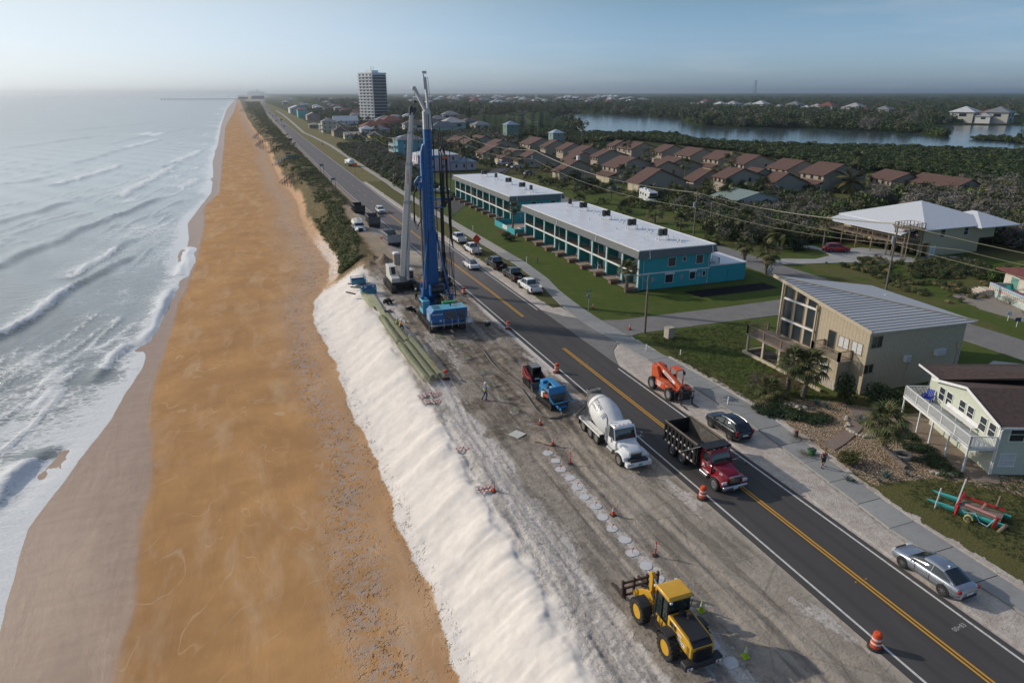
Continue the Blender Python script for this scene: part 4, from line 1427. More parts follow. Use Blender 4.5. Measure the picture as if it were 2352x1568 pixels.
chl=[(752,1402,'white plastic chair left of the pair beside the terrace downpipe'),(800,1405,'white plastic chair right of the pair beside the terrace downpipe'),(972,1530,'white plastic chair left of the palm on the motel terrace'),(1048,1535,'white plastic chair right of the palm on the motel terrace'),(600,1300,'white plastic chair alone in a middle bay of the near motel terrace')]
for i,(u,v,l)in enumerate(chl):
 x_,y_=at(*d4(u,v))
 x_=max(x_,MB_X0-0.3)
 if i==0:
  ch0.location=(x_,y_,0.06);ch0.rotation_euler=(0,0,1.2);ch0['label']=l;ch0['group']='chairs on the motel terrace'
 else:
  copy_thing(ch0,(x_,y_,0.06),rnd.uniform(0,6),l)
for i,(u,v,l)in enumerate([(712,735,'white plastic chair in the fourth far-motel bay from the court'),(775,762,'white plastic chair beside the court wall of the far motel'),(615,690,'white plastic chair in a middle bay of the far motel terrace')]):
 x_,y_=at(*z8(u,v))
 copy_thing(ch0,(max(x_,MA_X0-.3),y_,0.06),1.3,l)
 # ---- generic beach house
def house(label,x,y,w,d,h,wall,roof,rkind='hip',rh=1.5,floors=2,rz=0.0,cat='house',win=1,balcony=None,along='Y',ov=0.5,group=None,nwx=3,nwy=3,glazing=None,winw=0.9,z0=0.0,rp=0.5):
 ""
 g=thing('house',label,cat,(x,y,z0),rz,group)
 mb=MB()
 if rkind=='gable':
  gable_walls(mb,0,0,w,d,h,rh,along,rp)
 elif rkind=='shed':
  mb.prism([(0,0),(w,0),(w,h+rh-0.1),(0,h-0.1)],0,d,'Y')
 else:
  mb.box(0,0,0,w,d,h)
 mb.bd('wall',wall,g,sm=False)
 r=MB()
 if rkind=='hip':
  hip_roof(r,0,0,w,d,h,rh,ov)
 elif rkind=='gable':
  gable_roof(r,0,0,w,d,h,rh,along,ov,rp=rp)
 elif rkind=='shed':
  r.prism([(-ov,h-ov*rh/w),(w+ov,h+rh+ov*rh/w),(w+ov,h+rh+ov*rh/w+.15),(-ov,h-ov*rh/w+.15)],-ov,d+ov,'Y')
 else:
  r.box(-0.15,-0.15,h,w+.15,d+.15,h+0.2)
 r.bd('roof',roof,g,sm=False)
 if win:
  fh=h/floors
  for f in range(floors):
   for i in range(nwy):
    window_part(g,0,d*(i+0.5)/nwy,f*fh+fh*0.33,winw,fh*0.42,'-X',bars=1)
   for i in range(nwx):
    window_part(g,w*(i+0.5)/nwx,0,f*fh+fh*0.33,winw,fh*0.42,'-Y',bars=1)
 if balcony:
  bx,zs,m_=balcony
  for k,zz in enumerate(zs):
   b=MB().box(-bx,0.0,zz-0.12,-0.001,d,zz+0.08).bd('balcony',m_wtrim,g,sm=False)
   railing('balcony_railing',[(0,0.05,zz+.08),(-bx+.05,0.05,zz+.08),(-bx+.05,d-.05,zz+.08),(0,d-.05,zz+.08)],0,0.9,m_,g,gap=0.25,post=0.1)
  pm=MB().box(-0.07,-0.07,0,0.07,0.07,zs[-1]+0.0).mesh('post',m_wtrim,sm=False)
  n=max(2,int(d/3))
  for i in range(n+1):
   o=bpy.data.objects.new('post',pm);C.objects.link(o);o.parent=g
   o.location=(-bx+0.1,0.1+(d-0.2)*i/n,0)
 return g
def wallm(name,rgb,**k):
 return mat('wall_'+name,rgb,0.75,var=0.08,dirt=0.1,**k)
def roofm(name,rgb,rough=0.8,**k):
 return mat('roof_'+name,rgb,rough,var=0.28,scale=2.0,**k)
def seam(name,rgb,axis='Y',rough=0.35,pitch=0.4,**k):
 return grooved('seam_roof_'+name,rgb,axis,pitch,rough,depth=0.05,dark=0.72,width=0.14,var=0.06,**k)
m_brnr=grooved('brown_shingle',(0.115,0.062,0.048),'Z',0.11,0.9,width=0.2,dark=0.75,var=0.35,scale=3)
f2=lambda u,v:(617.4+u*.15,223.4+v*.15)
g1=lambda u,v:(940.8+u*.125,176.4+v*.125)
def H(p,**k):
 x_,y_=at(*p)
 return dict(x=x_,y=y_,**k)
yel=house('yellow two-storey beach house with dark roof',*at(*f2(1560,742)),9.0,9.5,5.6,wallm('yellow',(0.55,0.42,0.05)),roofm('charcoal',(0.055,0.055,0.06)),'hip',2.4,balcony=(1.8,(2.8,),m_white),nwx=3)
house('white two-storey beach house with pale metal hip roof beside the yellow house',*at(*f2(1425,640)),9.0,10,6.3,wallm('lavender_white',(0.58,0.57,0.66)),seam('grey',(0.40,0.42,0.46)),'hip',2.0,balcony=(1.6,(2.9,),m_white))
house('pale yellow-green one-storey cottage with tan roof',*at(*f2(1165,640)),9.5,8,3.0,wallm('lime',(0.52,0.55,0.36)),roofm('tan',(0.40,0.36,0.32)),'gable',1.4,1,along='X')
bc=house('long brown-shingled house with brick chimney and skylights',*at(*f2(1000,600)),17,15,3.6,wallm('tan',(0.36,0.28,0.20)),roofm('brown_dark',(0.075,0.062,0.058)),'hip',4.2,1)
MB().box(2.5,3.0,3.0,3.6,4.4,8.0).bd('chimney',wallm('cream_brick',(0.45,0.36,0.24)),bc,sm=False)
house('large beach house with broad white gabled roof and roof terrace',*at(*f2(1010,480)),20,11,6.6,wallm('white2',(0.66,0.66,0.64)),seam('white',(0.62,0.62,0.62)),'gable',3.6,balcony=(2.0,(3.2,6.0),m_white),along='X')
house('cream three-storey beach house with grey hip roof',*at(*f2(830,545)),11,12,8.2,wallm('cream',(0.56,0.50,0.36)),roofm('grey',(0.20,0.21,0.22)),'hip',2.6,3,balcony=(1.8,(3.0,5.8),m_white))
house('small teal house with dark roof in front of the cream house',*at(*f2(850,520)),6,6,4.8,wallm('teal3',(0.05,0.42,0.40)),roofm('charcoal',(0.055,0.055,0.06)),'gable',1.5)
house('mauve house with wide grey gable facing the camera',*at(*f2(590,350)),14,18,5.2,wallm('mauve',(0.42,0.30,0.28)),roofm('mauve',(0.34,0.28,0.28)),'gable',3.2,nwx=2)
house('tall turquoise house with red roof by the coast road',*at(*f2(452,312)),11,18,9.5,wallm('turq',(0.14,0.50,0.47)),roofm('red',(0.22,0.06,0.05)),'hip',1.8,3)
house('long pale barrel-roofed building beyond the turquoise house',*at(*f2(330,245)),22,45,7,wallm('palegrey',(0.5,0.52,0.52)),seam('palegrey',(0.46,0.49,0.50)),'gable',4,along='Y',rp=0.5)
house('small tan cottage with grey hip roof at the roadside green',*at(*f2(620,475)),9,7,3.0,wallm('tan',(0.36,0.28,0.20)),roofm('tan',(0.40,0.36,0.32)),'hip',1.6,1)
bl=house('blue three-storey beach house with long white balconies and solar panels',*at(*f2(1985,938)),13,11,8.2,wallm('blue',(0.13,0.37,0.43)),roofm('grey2',(0.17,0.17,0.19)),'hip',2.3,3,balcony=(2.2,(2.9,5.6),m_white),nwx=2)
sp=MB().cbox(0,0,0,2.6,4.6,0.06,0,0,-0.36).bd('solar_panel',mat('solar_panel',(0.20,0.25,0.33),0.15),bl)
sp.location=(1.7,5.5,9.25)
pk_=house('lavender-pink two-storey house with white ribbed roof behind the drill mast',*at(*f2(2290,1140)),16,12,6.0,wallm('pink',(0.55,0.45,0.52)),seam('white',(0.62,0.62,0.62)),'hip',1.7,2,balcony=(1.6,(2.9,),m_white),nwx=4)
house('low lavender wing with blue-grey metal hip roof beside the motel',*at(*z8(200,195)),9.5,7,3.1,wallm('pink',(0.55,0.45,0.52)),seam('bluegrey',(0.17,0.24,0.31),'XY'),'hip',1.9,1,cat='house')
house('salmon house with red pyramid roof below the tower',*at(*f2(1712,385)),12,12,8.5,wallm('salmon',(0.42,0.20,0.16)),roofm('red2',(0.20,0.045,0.04)),'hip',2.6,2)
house('navy house with terracotta roof edge',*at(*f2(1790,415)),18,13,5.5,wallm('navy',(0.06,0.09,0.14)),roofm('terracotta',(0.30,0.10,0.05)),'gable',3.2,along='Y',nwx=2)
house('pale green house with big slate roof behind the drill mast',*at(*g1(430,1075)),19,12,5.6,wallm('palegreen',(0.36,0.47,0.38)),roofm('slate',(0.085,0.11,0.14)),'hip',3.6,2,nwx=2)
house('small house with white sheet roof left of the crane boom',*at(*f2(1985,535)),8,6,3.2,wallm('white2',(0.66,0.66,0.64)),seam('white',(0.62,0.62,0.62)),'shed',1.2,1)
house('narrow grey-green tower house with steel-blue pyramid roof',*at(*g1(1790,1205)),7.5,7.5,10.2,wallm('greygreen',(0.13,0.21,0.18)),seam('steelblue',(0.22,0.30,0.40)),'hip',2.2,3,nwx=1,nwy=1)
house('small pavilion with pale blue hip roof behind the townhouses',*at(1270,330),7,7,6.0,wallm('bluegreen',(0.20,0.28,0.28)),seam('paleblue',(0.36,0.45,0.52)),'hip',2.0,2,nwx=1,nwy=1)
house('red-brown roofed house in the trees right of the drill mast',*at(*g1(700,880)),18,12,4.5,wallm('brown',(0.14,0.08,0.06)),roofm('red3',(0.12,0.035,0.03)),'hip',2.6,1,win=0)
house('dark maroon-roofed row left of the tower',*at(*f2(930,200)),30,22,6,wallm('buff',(0.36,0.29,0.22)),roofm('maroon',(0.10,0.045,0.045)),'hip',4,2)
house('wide red-roofed building below the maroon-roofed row',*at(*f2(1110,250)),26,16,5,wallm('buff',(0.36,0.29,0.22)),roofm('red4',(0.17,0.055,0.05)),'hip',3.2,2)
house('wide dark brown-roofed building at the foot of the tower',*at(*f2(1290,262)),26,16,5,wallm('buff',(0.36,0.29,0.22)),roofm('brown2',(0.085,0.045,0.04)),'hip',3.2,2)
house('small mint kiosk in front of the tower',*at(*f2(1535,440)),7,6,4.6,wallm('mint',(0.28,0.46,0.42)),roofm('grey',(0.20,0.21,0.22)),'gable',1.2,1,win=0)
# ---- the tower block
tw=thing('tower_block','white tower block with dark glazed face and stacked balconies','apartment tower',(126,724,0),R(35))
S_=19.5
NF,FH=16,2.9
m_tw=mat('tower_white',(0.80,0.80,0.80),0.6,dirt=0.1)
m_tg=mat('tower_glass',(0.045,0.035,0.04),0.25,var=0.4,scale=0.6)
MB().box(0,0,0,S_,S_,NF*FH).bd('wall',m_tw,tw,sm=False)
MB().box(0.6,-0.02,4,S_-0.2,0.0,NF*FH-1).bd('curtain_wall',m_tg,tw,sm=False)
MB().box(-0.4,-0.4,NF*FH,S_+.4,S_+.4,NF*FH+1.1).box(3,3,NF*FH+1.1,12,12,NF*FH+3.2).bd('roof',m_tw,tw,sm=False)
bal=MB().box(-1.6,-1.5,0,S_+0.9,-0.03,0.25).box(-1.6,-1.5,0.25,S_+.9,-1.38,0.34).mesh('balcony',m_tw,sm=False)
bal2=MB().box(-1.6,-1.38,0,-0.001,S_,0.25).box(-1.6,-1.38,0.25,-1.48,S_,0.85).mesh('balcony',m_tw,sm=False)
for k in range(1,NF):
 for me in(bal,bal2):
  o=bpy.data.objects.new('balcony',me);C.objects.link(o);o.parent=tw;o.location=(0,0,k*FH)
 for j in range(4):
  window_part(tw,0,2.4+j*4.9,k*FH+0.9,2.6,1.5,'-X')
for xx in(5,6.5,9):
 MB().bar((xx,6,NF*FH+3),(xx,6,NF*FH+7),0.15).bd('antenna',m_dark,tw)
 # ---- townhouses with brown shingle roofs
m_thw=grooved('townhouse_board',(0.36,0.31,0.245),'XY',0.9,0.8,width=0.06,dark=0.6,dirt=0.15)
m_thc=mat('townhouse_cream',(0.50,0.44,0.30),0.8,dirt=0.1)
m_fasc=mat('brown_fascia',(0.09,0.04,0.025),0.7)
m_gar=grooved('garage_door_cream',(0.48,0.42,0.30),'Z',0.5,0.7,width=0.08,dark=0.75)
z3=lambda u,v:(1234.8+u*.15,294+v*.15)
z4=lambda u,v:(1528.8+u*.2,294+v*.2)
def townhouse(p_near,p_far,he,label,depth=11,rh=2.2,low=False,rp=0.42,chimney=False):
 xn,yn=at(*p_near,he)
 xf,yf=at(*p_far,he)
 d=max(6.5,min(yf-yn,17))
 g=thing('townhouse',label,'townhouse',(xn+0.5,yn+0.4,0),0,'brown-roofed townhouses')
 d-=0.8
 z_mid=he*0.5
 gable_walls(MB(),0,0,depth,d,he,rh,'Y',rp).bd('wall',m_thw,g,sm=False)
 r=gable_roof(MB(),0,0,depth,d,he,rh,'Y',0.5,0.14,rp).bd('roof',m_brnr,g,sm=False)
 rx=depth*rp
 fa=MB()
 sl=rh/rx
 fa.bar((-0.5,-0.53,he-0.5*sl-0.08),(rx,-0.53,he+rh-0.08),0.06,0.24)
 sr=rh/(depth-rx)
 fa.bar((rx,-0.53,he+rh-0.08),(depth+0.5,-0.53,he-0.5*sr-0.08),0.06,0.24)
 fa.box(-0.56,-0.5,he-0.5*sl-0.2,-0.5,d+0.5,he-0.5*sl+0.02)
 fa.bd('fascia',m_fasc,g,sm=False)
 if he>4:
  for i in range(3):
   window_part(g,0,d*(i+0.5)/3,he-1.5,1.0,1.0,'-X',m_fasc)
  MB().box(-0.03,0.02,he-1.75,-0.001,d-.02,he-1.62).bd('band_board',m_fasc,g,sm=False)
  if low:
   gl_=MB().prism([(-3.2,2.25),(-0.002,3.3),(-0.002,3.15),(-3.2,2.1)],-0.3,d+0.3,'Y').bd('porch_roof',m_brnr,g,sm=False)
   MB().box(-2.7,0,0,-0.002,d,2.3).bd('garage',m_thc,g,sm=False)
   for i in range(2):
    MB().box(-2.74,d*(0.08+i*0.48),0.02,-2.701,d*(0.42+i*0.48),2.0).bd('garage_door',m_gar,g,sm=False)
   window_part(g,-1.2,0,1.0,0.6,0.7,'-Y',m_fasc)
  window_part(g,depth*0.62,0,he-1.6,0.8,1.1,'-Y',m_fasc)
  window_part(g,depth*0.3,0,1.0,0.8,0.9,'-Y',m_fasc)
 else:
  for i in range(2):
   MB().box(-0.04,d*(0.08+i*0.48),0.02,-0.001,d*(0.42+i*0.48),2.05).bd('garage_door',m_gar,g,sm=False)
  window_part(g,depth*0.3,0,1.0,0.9,1.0,'-Y',m_fasc)
  MB().box(0,-0.03,0,depth*0.9,-0.001,1.3).bd('plinth',m_thc,g,sm=False)
 if chimney:
  MB().box(rx+1,d*0.4,he,rx+2.0,d*0.4+1,he+rh+1.2).bd('chimney',m_white,g,sm=False)
 return g
TH=[(z3(1155,275),z3(1070,262),5.2,'small two-storey townhouse at the left end of the back row',9,2,False),(z3(1430,325),z3(1235,290),5.2,'second townhouse from the left in the back row, behind the tall palm',11,2.3,False),(z3(1890,370),z3(1680,350),5.2,'third townhouse from the left in the back row',11,2.3,False),(z3(2325,430),z3(2095,395),5.2,'fourth townhouse from the left in the back row',11,2.3,False),(z3(1200,605),z3(940,560),5.2,'big two-storey townhouse in the middle of the estate with a lean-to porch roof',13,2.6,True),(z3(905,440),z3(800,420),5.0,'two-storey townhouse left of the big central one',11,2.2,False),(z3(600,390),z3(440,365),4.6,'townhouse with a lit front left of the estate centre',12,2.4,False),(z3(380,330),z3(270,310),5.0,'two-storey townhouse behind the tall palm on the left',10,2.2,False),(z3(110,285),z3(10,270),5.0,'two-storey townhouse below the pale blue pavilion',11,2.4,False),(z3(320,670),z3(210,640),2.8,'one-storey townhouse with twin cream garage doors beyond the far motel',13,3.2,False),(z3(470,495),z3(350,470),3.0,'low townhouse roof between the garage unit and the lit one',12,2.6,False),(z3(1550,845),z3(1350,800),2.9,'one-storey townhouse with big gable facing the motorhome',13,3.4,False),(z3(1730,645),z3(1600,620),4.4,'townhouse behind the big gable, roof stepping down',11,2.4,False),(z3(1530,640),z3(1340,610),3.4,'low townhouse between the palms and the big gable',9,1.9,False),(z3(1960,590),z3(1830,545),4.0,'townhouse with roof lights right of the estate centre',12,2.4,False),(z4(600,365),z4(410,340),5.2,'townhouse with sunlit golden-brown roof in the back row',11,2.3,True),(z4(895,415),z4(740,390),5.2,'third townhouse from the right in the back row',12,2.4,False),(z4(1390,480),z4(1170,445),5.2,'second townhouse from the right in the back row with lean-to roof',12,2.3,True),(z4(1815,545),z4(1530,505),5.2,'rightmost townhouse of the back row with two cream garage doors',13,2.6,True),(z4(320,610),z4(195,590),2.8,'one-storey townhouse with lit yellow front and roof light',11,2.8,False),(z4(690,575),z4(560,545),4.6,'townhouse with a front terrace behind the short palm',11,2.2,False),(z4(930,575),z4(860,545),4.2,'townhouse behind the two palms on the right',11,2.2,False),(z4(1200,655),z4(985,630),2.9,'one-storey townhouse behind the carport roof',11,2.8,False),(g1(705,1260),g1(620,1212),2.9,'leftmost townhouse beside the drill mast',15,3.6,False),(g1(870,1300),g1(770,1265),2.9,'second townhouse from the drill mast',14,3.2,False),(g1(1160,1185),g1(1055,1150),4.4,'raised townhouse roof behind the leftmost pair',12,2.2,False),(g1(1330,1405),g1(1140,1372),2.9,'one-storey townhouse behind the dark parked pickup',15,3.4,False),(g1(1465,1265),g1(1385,1235),4.6,'townhouse with small white clerestory behind the pickup',12,2.2,False),(g1(1680,1490),g1(1500,1455),2.9,'one-storey townhouse behind the white parked pickup',13,3.0,False),(g1(2200,1240),g1(2010,1205),5.2,'two-storey cream townhouse beside the lone palm',12,2.4,False),(g1(2010,1540),g1(1790,1510),2.9,'one-storey townhouse left of the garage unit',14,3.2,False),]
for a in TH:
 townhouse(*a[:4],depth=a[4]*1.28,rh=a[5]*1.12,low=a[6],chimney=('garage doors beyond' in a[3]))
for(pn,pf,lab_)in((d5(1135,600),d5(935,560),'short brown-roofed row house at the edge of the mangroves'),(d5(1715,665),d5(1290,600),'long brown-roofed row house at the edge of the mangroves')):
 xn,yn=at(*pn,4.6)
 xf,yf=at(*pf,4.6)
 g=thing('row_house',lab_,'row house',(xn,yn,0),math.atan2(yf-yn,xf-xn)-PI/2)
 d=math.hypot(xf-xn,yf-yn)
 gable_walls(MB(),0,0,9,d,4.6,2.0,'Y',0.55).bd('wall',m_thw,g,sm=False)
 gable_roof(MB(),0,0,9,d,4.6,2.0,'Y',0.6,0.16,0.55).bd('roof',m_brnr,g,sm=False)
 for i in range(4):
  window_part(g,0,d*(i+0.5)/4,2.9,0.9,0.9,'-X',m_fasc)
house('low pale house with green sheet roof behind the motorhome',*at(1690,487),13,10,3.0,wallm('palewhite',(0.5,0.5,0.47)),seam('green_sheet',(0.22,0.28,0.25),'Y',0.5),'gable',1.6,1,along='Y',win=0)
house('open carport with grey ribbed roof among the townhouses',*at(*z4(1060,735)),9,5,2.6,wallm('cream',(0.56,0.50,0.36)),seam('carport',(0.30,0.31,0.32),'Y',0.5),'shed',0.5,1,win=0,cat='carport')
# ---- house with the white ribbed hip roof
wr_=thing('house','cream stilt house with white ribbed hip roof and wooden deck','house',(112.8,88.6,0))
m_crm=mat('cream_stucco',(0.50,0.43,0.27),0.85,var=0.1)
m_wseam=seam('bright_white',(0.66,0.67,0.69),'XY',0.35,0.6)
MB().box(0.5,0,2.75,19,18.5,5.2).bd('upper_wall',m_crm,wr_,sm=False)
MB().box(2.6,0.01,0,15.2,0.3,2.75).box(6,0.3,0,15.2,18,2.75).bd('lower_wall',m_crm,wr_,sm=False)
MB().box(0.5,0.0,2.6,19,18.5,2.748).bd('floor_slab',m_crm,wr_,sm=False)
hip_roof(MB(),0.5,0,19,18.5,5.2,3.4,0.8).bd('roof',m_wseam,wr_,sm=False)
hip_roof(MB(),13,-1.4,22.5,9,5.0,2.0,0.5).bd('roof',m_wseam,wr_,sm=False)
MB().prism([(-3.9,4.35),(0.9,5.35),(0.9,5.2),(-3.9,4.2)],1.0,18.8,'Y').bd('porch_roof',m_wseam,wr_,sm=False)
for yy in(0.6,4,7.6,11.2,14.8,18):
 for xx in(0.9,3.2):
  MB().box(xx-.25,yy-.25,0,xx+.25,yy+.25,2.6).bd('column',m_crm,wr_,sm=False)
dk=MB().box(-3.4,0.5,2.6,0.5,18.4,2.78).bd('deck',m_wood,wr_,sm=False)
for yy in(0.6,4,7.6,11.2,14.8,18.3):
 MB().box(-3.4,yy-.08,0,-3.24,yy+.08,4.3).bd('deck_post',m_wood,wr_,sm=False)
railing('deck_railing',[(0.5,0.6),(-3.35,0.6),(-3.35,18.3)],2.78,0.95,m_wood,wr_,gap=0.3)
railing('stair_railing',[(-3.3,18.6,2.8),(-6.0,18.6,1.4),(-7.6,18.6,0.0)],0,0.9,m_wood,wr_,gap=0.4)
st_=MB()
for k in range(12):
 st_.box(-3.5-k*0.33,18.7,2.6-k*0.22,-3.2-k*0.33,20.0,2.66-k*0.22)
st_.bd('stair',m_wood,wr_,sm=False)
railing('stair_railing',[(-3.3,20.1,2.8),(-7.6,20.1,0.0)],0,0.9,m_wood,wr_,gap=0.4)
rt=MB().box(-3.7,-0.4,5.3,0.2,3.0,5.42).bd('lookout_deck',m_wood,wr_,sm=False)
railing('lookout_railing',[(-3.6,-0.3),(0.1,-0.3),(0.1,2.9),(-3.6,2.9),(-3.6,-0.3)],5.42,0.95,m_wood,wr_,gap=3,post_gap=0.8)
for a_,b_ in((-3.4,-0.2),(0.0,-0.2),(-3.4,2.8)):
 MB().box(a_-.08,b_-.08,0,a_+.08,b_+.08,5.3).bd('deck_post',m_wood,wr_,sm=False)
for xx in(5.2,11.2):
 window_part(wr_,xx,0,3.5,1.1,1.35,'-Y',bars=1)
for yy in(2,5,8,11,14,17):
 window_part(wr_,0.5,yy,3.2,1.5,1.5,'-X',bars=1)
for i,xx in enumerate((3.0,3.8)):
 MB().box(xx-0.3,-0.06,0.05,xx+0.3,0.009,2.0).bd('door',m_wtrim,wr_,sm=False)
 # ---- tan house with the folded metal roof
th_=thing('house','tan board-sided house with folded grey metal roof and tall windows','house',(54.7,46.2,0))
m_tan=grooved('tan_board',(0.43,0.36,0.255),'XY',0.42,0.8,width=0.07,dark=0.72,dirt=0.12,dirtcol=(0.3,0.25,0.18))
m_tanp=mat('tan_trim',(0.47,0.40,0.29),0.7,dirt=0.1)
Wd,Dp=13.2,12.2
zA,zB,zC,zD=9.05,6.65,6.15,6.65
A_,B_,C_,D_=(0,Dp,zA),(0,0,zB),(Wd,0,zC),(Wd,Dp,zD)
x0_=0.0
mb=MB()
mb.add([(0,0,0),(Wd,0,0),(Wd,Dp,0),(0,Dp,0),B_,C_,D_,A_],[(0,1,5,4),(1,2,6,5),(2,3,7,6),(3,0,4,7),(4,5,7),(5,6,7),(3,2,1,0)])
mb.bd('wall',m_tan,th_,sm=False)
ov=0.45
def rz_(x,y):
 u_,v_=x/Wd,y/Dp
 return(zB+(zC-zB)*u_+(zA-zB)*v_)if(u_<=1-v_)else(zD+(zA-zD)*(1-u_)+(zC-zD)*(1-v_))
a3=(-ov-0.9,Dp+ov,zA+0.32);b3=(-ov,-ov,zB+0.1);c3=(Wd+ov+0.5,-ov,zC+0.08);d3=(Wd+ov,Dp+ov,zD+0.1)
r1=MB().slab([b3,c3,a3],0.14).bd('roof_near',seam('zinc',(0.56,0.54,0.52),'Y',0.5,0.6),th_,sm=False)
r2=MB().slab([c3,d3,a3],0.14).bd('roof_far',seam('zinc2',(0.48,0.48,0.48),'Y',0.5,0.42),th_,sm=False)
rb=MB()
def near_z(x,y):
 P=Vector(b3);U=Vector(c3)-P;V=Vector(a3)-P
 n_=U.cross(V)
 return P.z-(n_.x*(x-P.x)+n_.y*(y-P.y))/n_.z
k=0
yy=-ov+0.35
while yy<Dp+ov-0.3:
 t_=(yy+ov)/(Dp+2*ov)
 xa=-ov-0.9*t_
 xb=(Wd+ov+0.5)*(1-t_)+(-ov-0.9)*t_
 rb.bar((xa,yy,near_z(xa,yy)+0.02),(xb,yy,near_z(xb,yy)+0.02),0.07,0.06)
 yy+=0.52
rb.bd('standing_seam',mat('seam_light',(0.42,0.415,0.40),0.45,0.2),th_,sm=False)
cp=MB().bar((a3[0],a3[1],a3[2]+.04),(c3[0],c3[1],c3[2]+.04),0.26,0.08).bar((a3[0],a3[1],a3[2]),(b3[0],b3[1],b3[2]),0.09,0.34).bd('roof_trim',m_tanp,th_,sm=False)
wb=MB()
fr=mat('tan_frame',(0.27,0.20,0.135),0.7)
for(y0_,y1_,z0_,z1_)in[(Dp-1.6-i*1.75,Dp-0.35-i*1.75,z0,z1)for i in range(3)for z0,z1 in((2.6,4.3),(4.65,6.7))]:
 window_part(th_,0,(y0_+y1_)/2,z0_,y1_-y0_,z1_-z0_,'-X',fr)
for i,(ztop)in enumerate((8.45,8.05,7.7)):
 window_part(th_,0,Dp-0.97-i*1.75,7.0,1.25,ztop-7.0,'-X',fr)
for zz in(4.36,6.76):
 MB().box(-0.14,Dp-5.3,zz,-0.001,Dp-0.1,zz+0.2).bd('transom',m_wtrim,th_,sm=False)
MB().box(-0.32,Dp-5.4,2.5,-0.12,Dp-5.25,7.4).box(-0.32,Dp-0.15,2.5,-0.12,Dp+0.02,8.6).bd('pilaster',m_tanp,th_,sm=False)
blk=MB().box(-1.6,1.8,1.0,-0.001,5.3,2.95).bd('front_block',m_tan,th_,sm=False)
m_fst=mat('field_stone',(0.50,0.45,0.37),0.9,var=0.4,scale=5,bump=1,bscale=9)
stones=MB().box(-1.68,1.74,0,-0.001,5.36,1.0).bd('stone_base',m_fst,th_,sm=False)
sm_=MB().ball((0,0,0),0.17,0.06,0.12,6,4).mesh('stone',m_fst)
for k in range(90):
 o=bpy.data.objects.new('stone',sm_);C.objects.link(o);o.parent=stones
 if k<60:
  o.location=(-1.68,1.85+(k%12)*0.30+rnd.uniform(-.05,.05),0.1+(k//12)*0.2);o.rotation_euler=(rnd.uniform(0,3),0,PI/2+rnd.uniform(-.2,.2))
  o.rotation_euler=(0,0,PI/2)
 else:
  k2=k-60
  o.location=(-1.5+(k2%6)*0.28,1.74,0.1+(k2//6)*0.2)
 o.scale=(rnd.uniform(.8,1.3),1,rnd.uniform(.7,1.2))
MB().box(-1.75,1.65,2.95,-0.001,5.45,3.12).bd('balcony_floor',m_tanp,th_,sm=False)
railing('balcony_railing',[(-0.05,1.75),(-1.65,1.75),(-1.65,5.35),(-0.05,5.35)],3.12,1.0,m_wood,th_,gap=0.14,post=0.22,post_gap=3.6)
window_part(th_,-1.6,3.6,1.35,1.2,1.3,'-X',fr,m_curt,bars=2)
window_part(th_,0,4.55,3.2,0.95,2.1,'-X',fr)
window_part(th_,0,3.0,4.0,1.25,1.1,'-X',fr,m_curt,bars=2)
window_part(th_,0,1.3,4.0,1.25,1.1,'-X',fr,m_curt,bars=2)
window_part(th_,1.0,0,4.95,1.3,1.1,'-Y',fr,m_glass,bars=2)
window_part(th_,0.5,0,2.3,1.1,0.85,'-Y',fr,m_glass,bars=2)
for xx,w_,zz in((5.4,0.7,2.9),(9.9,1.3,3.0)):
 a_=MB().box(xx-w_/2,-0.35,zz,xx+w_/2,-0.001,zz+0.65).bd('window_air_conditioner',m_wtrim,th_,sm=False)
 l_=MB()
 for k in range(6):
  l_.box(xx-w_/2+0.05,-0.37,zz+0.06+k*0.095,xx+w_/2-0.05,-0.351,zz+0.09+k*0.095)
 l_.bd('grille',m_steel,a_,sm=False)
MB().tube([(5.9,-0.05,2.9),(5.5,-0.05,0.9),(9,-0.05,0.95),(12.6,-0.05,1.0),(12.7,-0.05,3.9)],0.03,5).bd('conduit',m_tanp,th_)
MB().box(12.4,-0.14,3.4,12.7,-0.001,4.1).bd('meter_box',m_tanp,th_,sm=False)
MB().lathe([(0.12,0),(0.12,0.35),(0.17,0.4),(0.17,0.5)],8,(10.5,8.0,6.7)).bd('vent_pipe',m_wtrim,th_)
dk=MB().box(-3.1,5.5,2.2,-0.001,13.9,2.4).bd('deck',mat('deck_boards',(0.24,0.19,0.16),0.85,var=0.3,scale=4),th_,sm=False)
railing('deck_railing',[(-0.1,13.8),(-3.0,13.8),(-3.0,5.6)],2.4,1.0,m_wood,th_,gap=0.14,post=0.14,post_gap=2.6)
for yy in(13.6,11.0,8.4,5.9):
 MB().box(-3.05,yy-.13,0.3,-2.8,yy+.13,2.2).bd('deck_post',m_tanp,th_,sm=False)
MB().box(-3.3,1.9,0,-3.05,14.0,0.32).box(-3.05,13.7,0,-0.1,14.0,0.32).bd('kerb_wall',m_tanp,th_,sm=False)
MB().box(-3.05,5.5,0.0,0,13.7,0.05).bd('terrace',mat('terrace_dark',(0.10,0.085,0.07),0.9),th_,sm=False)
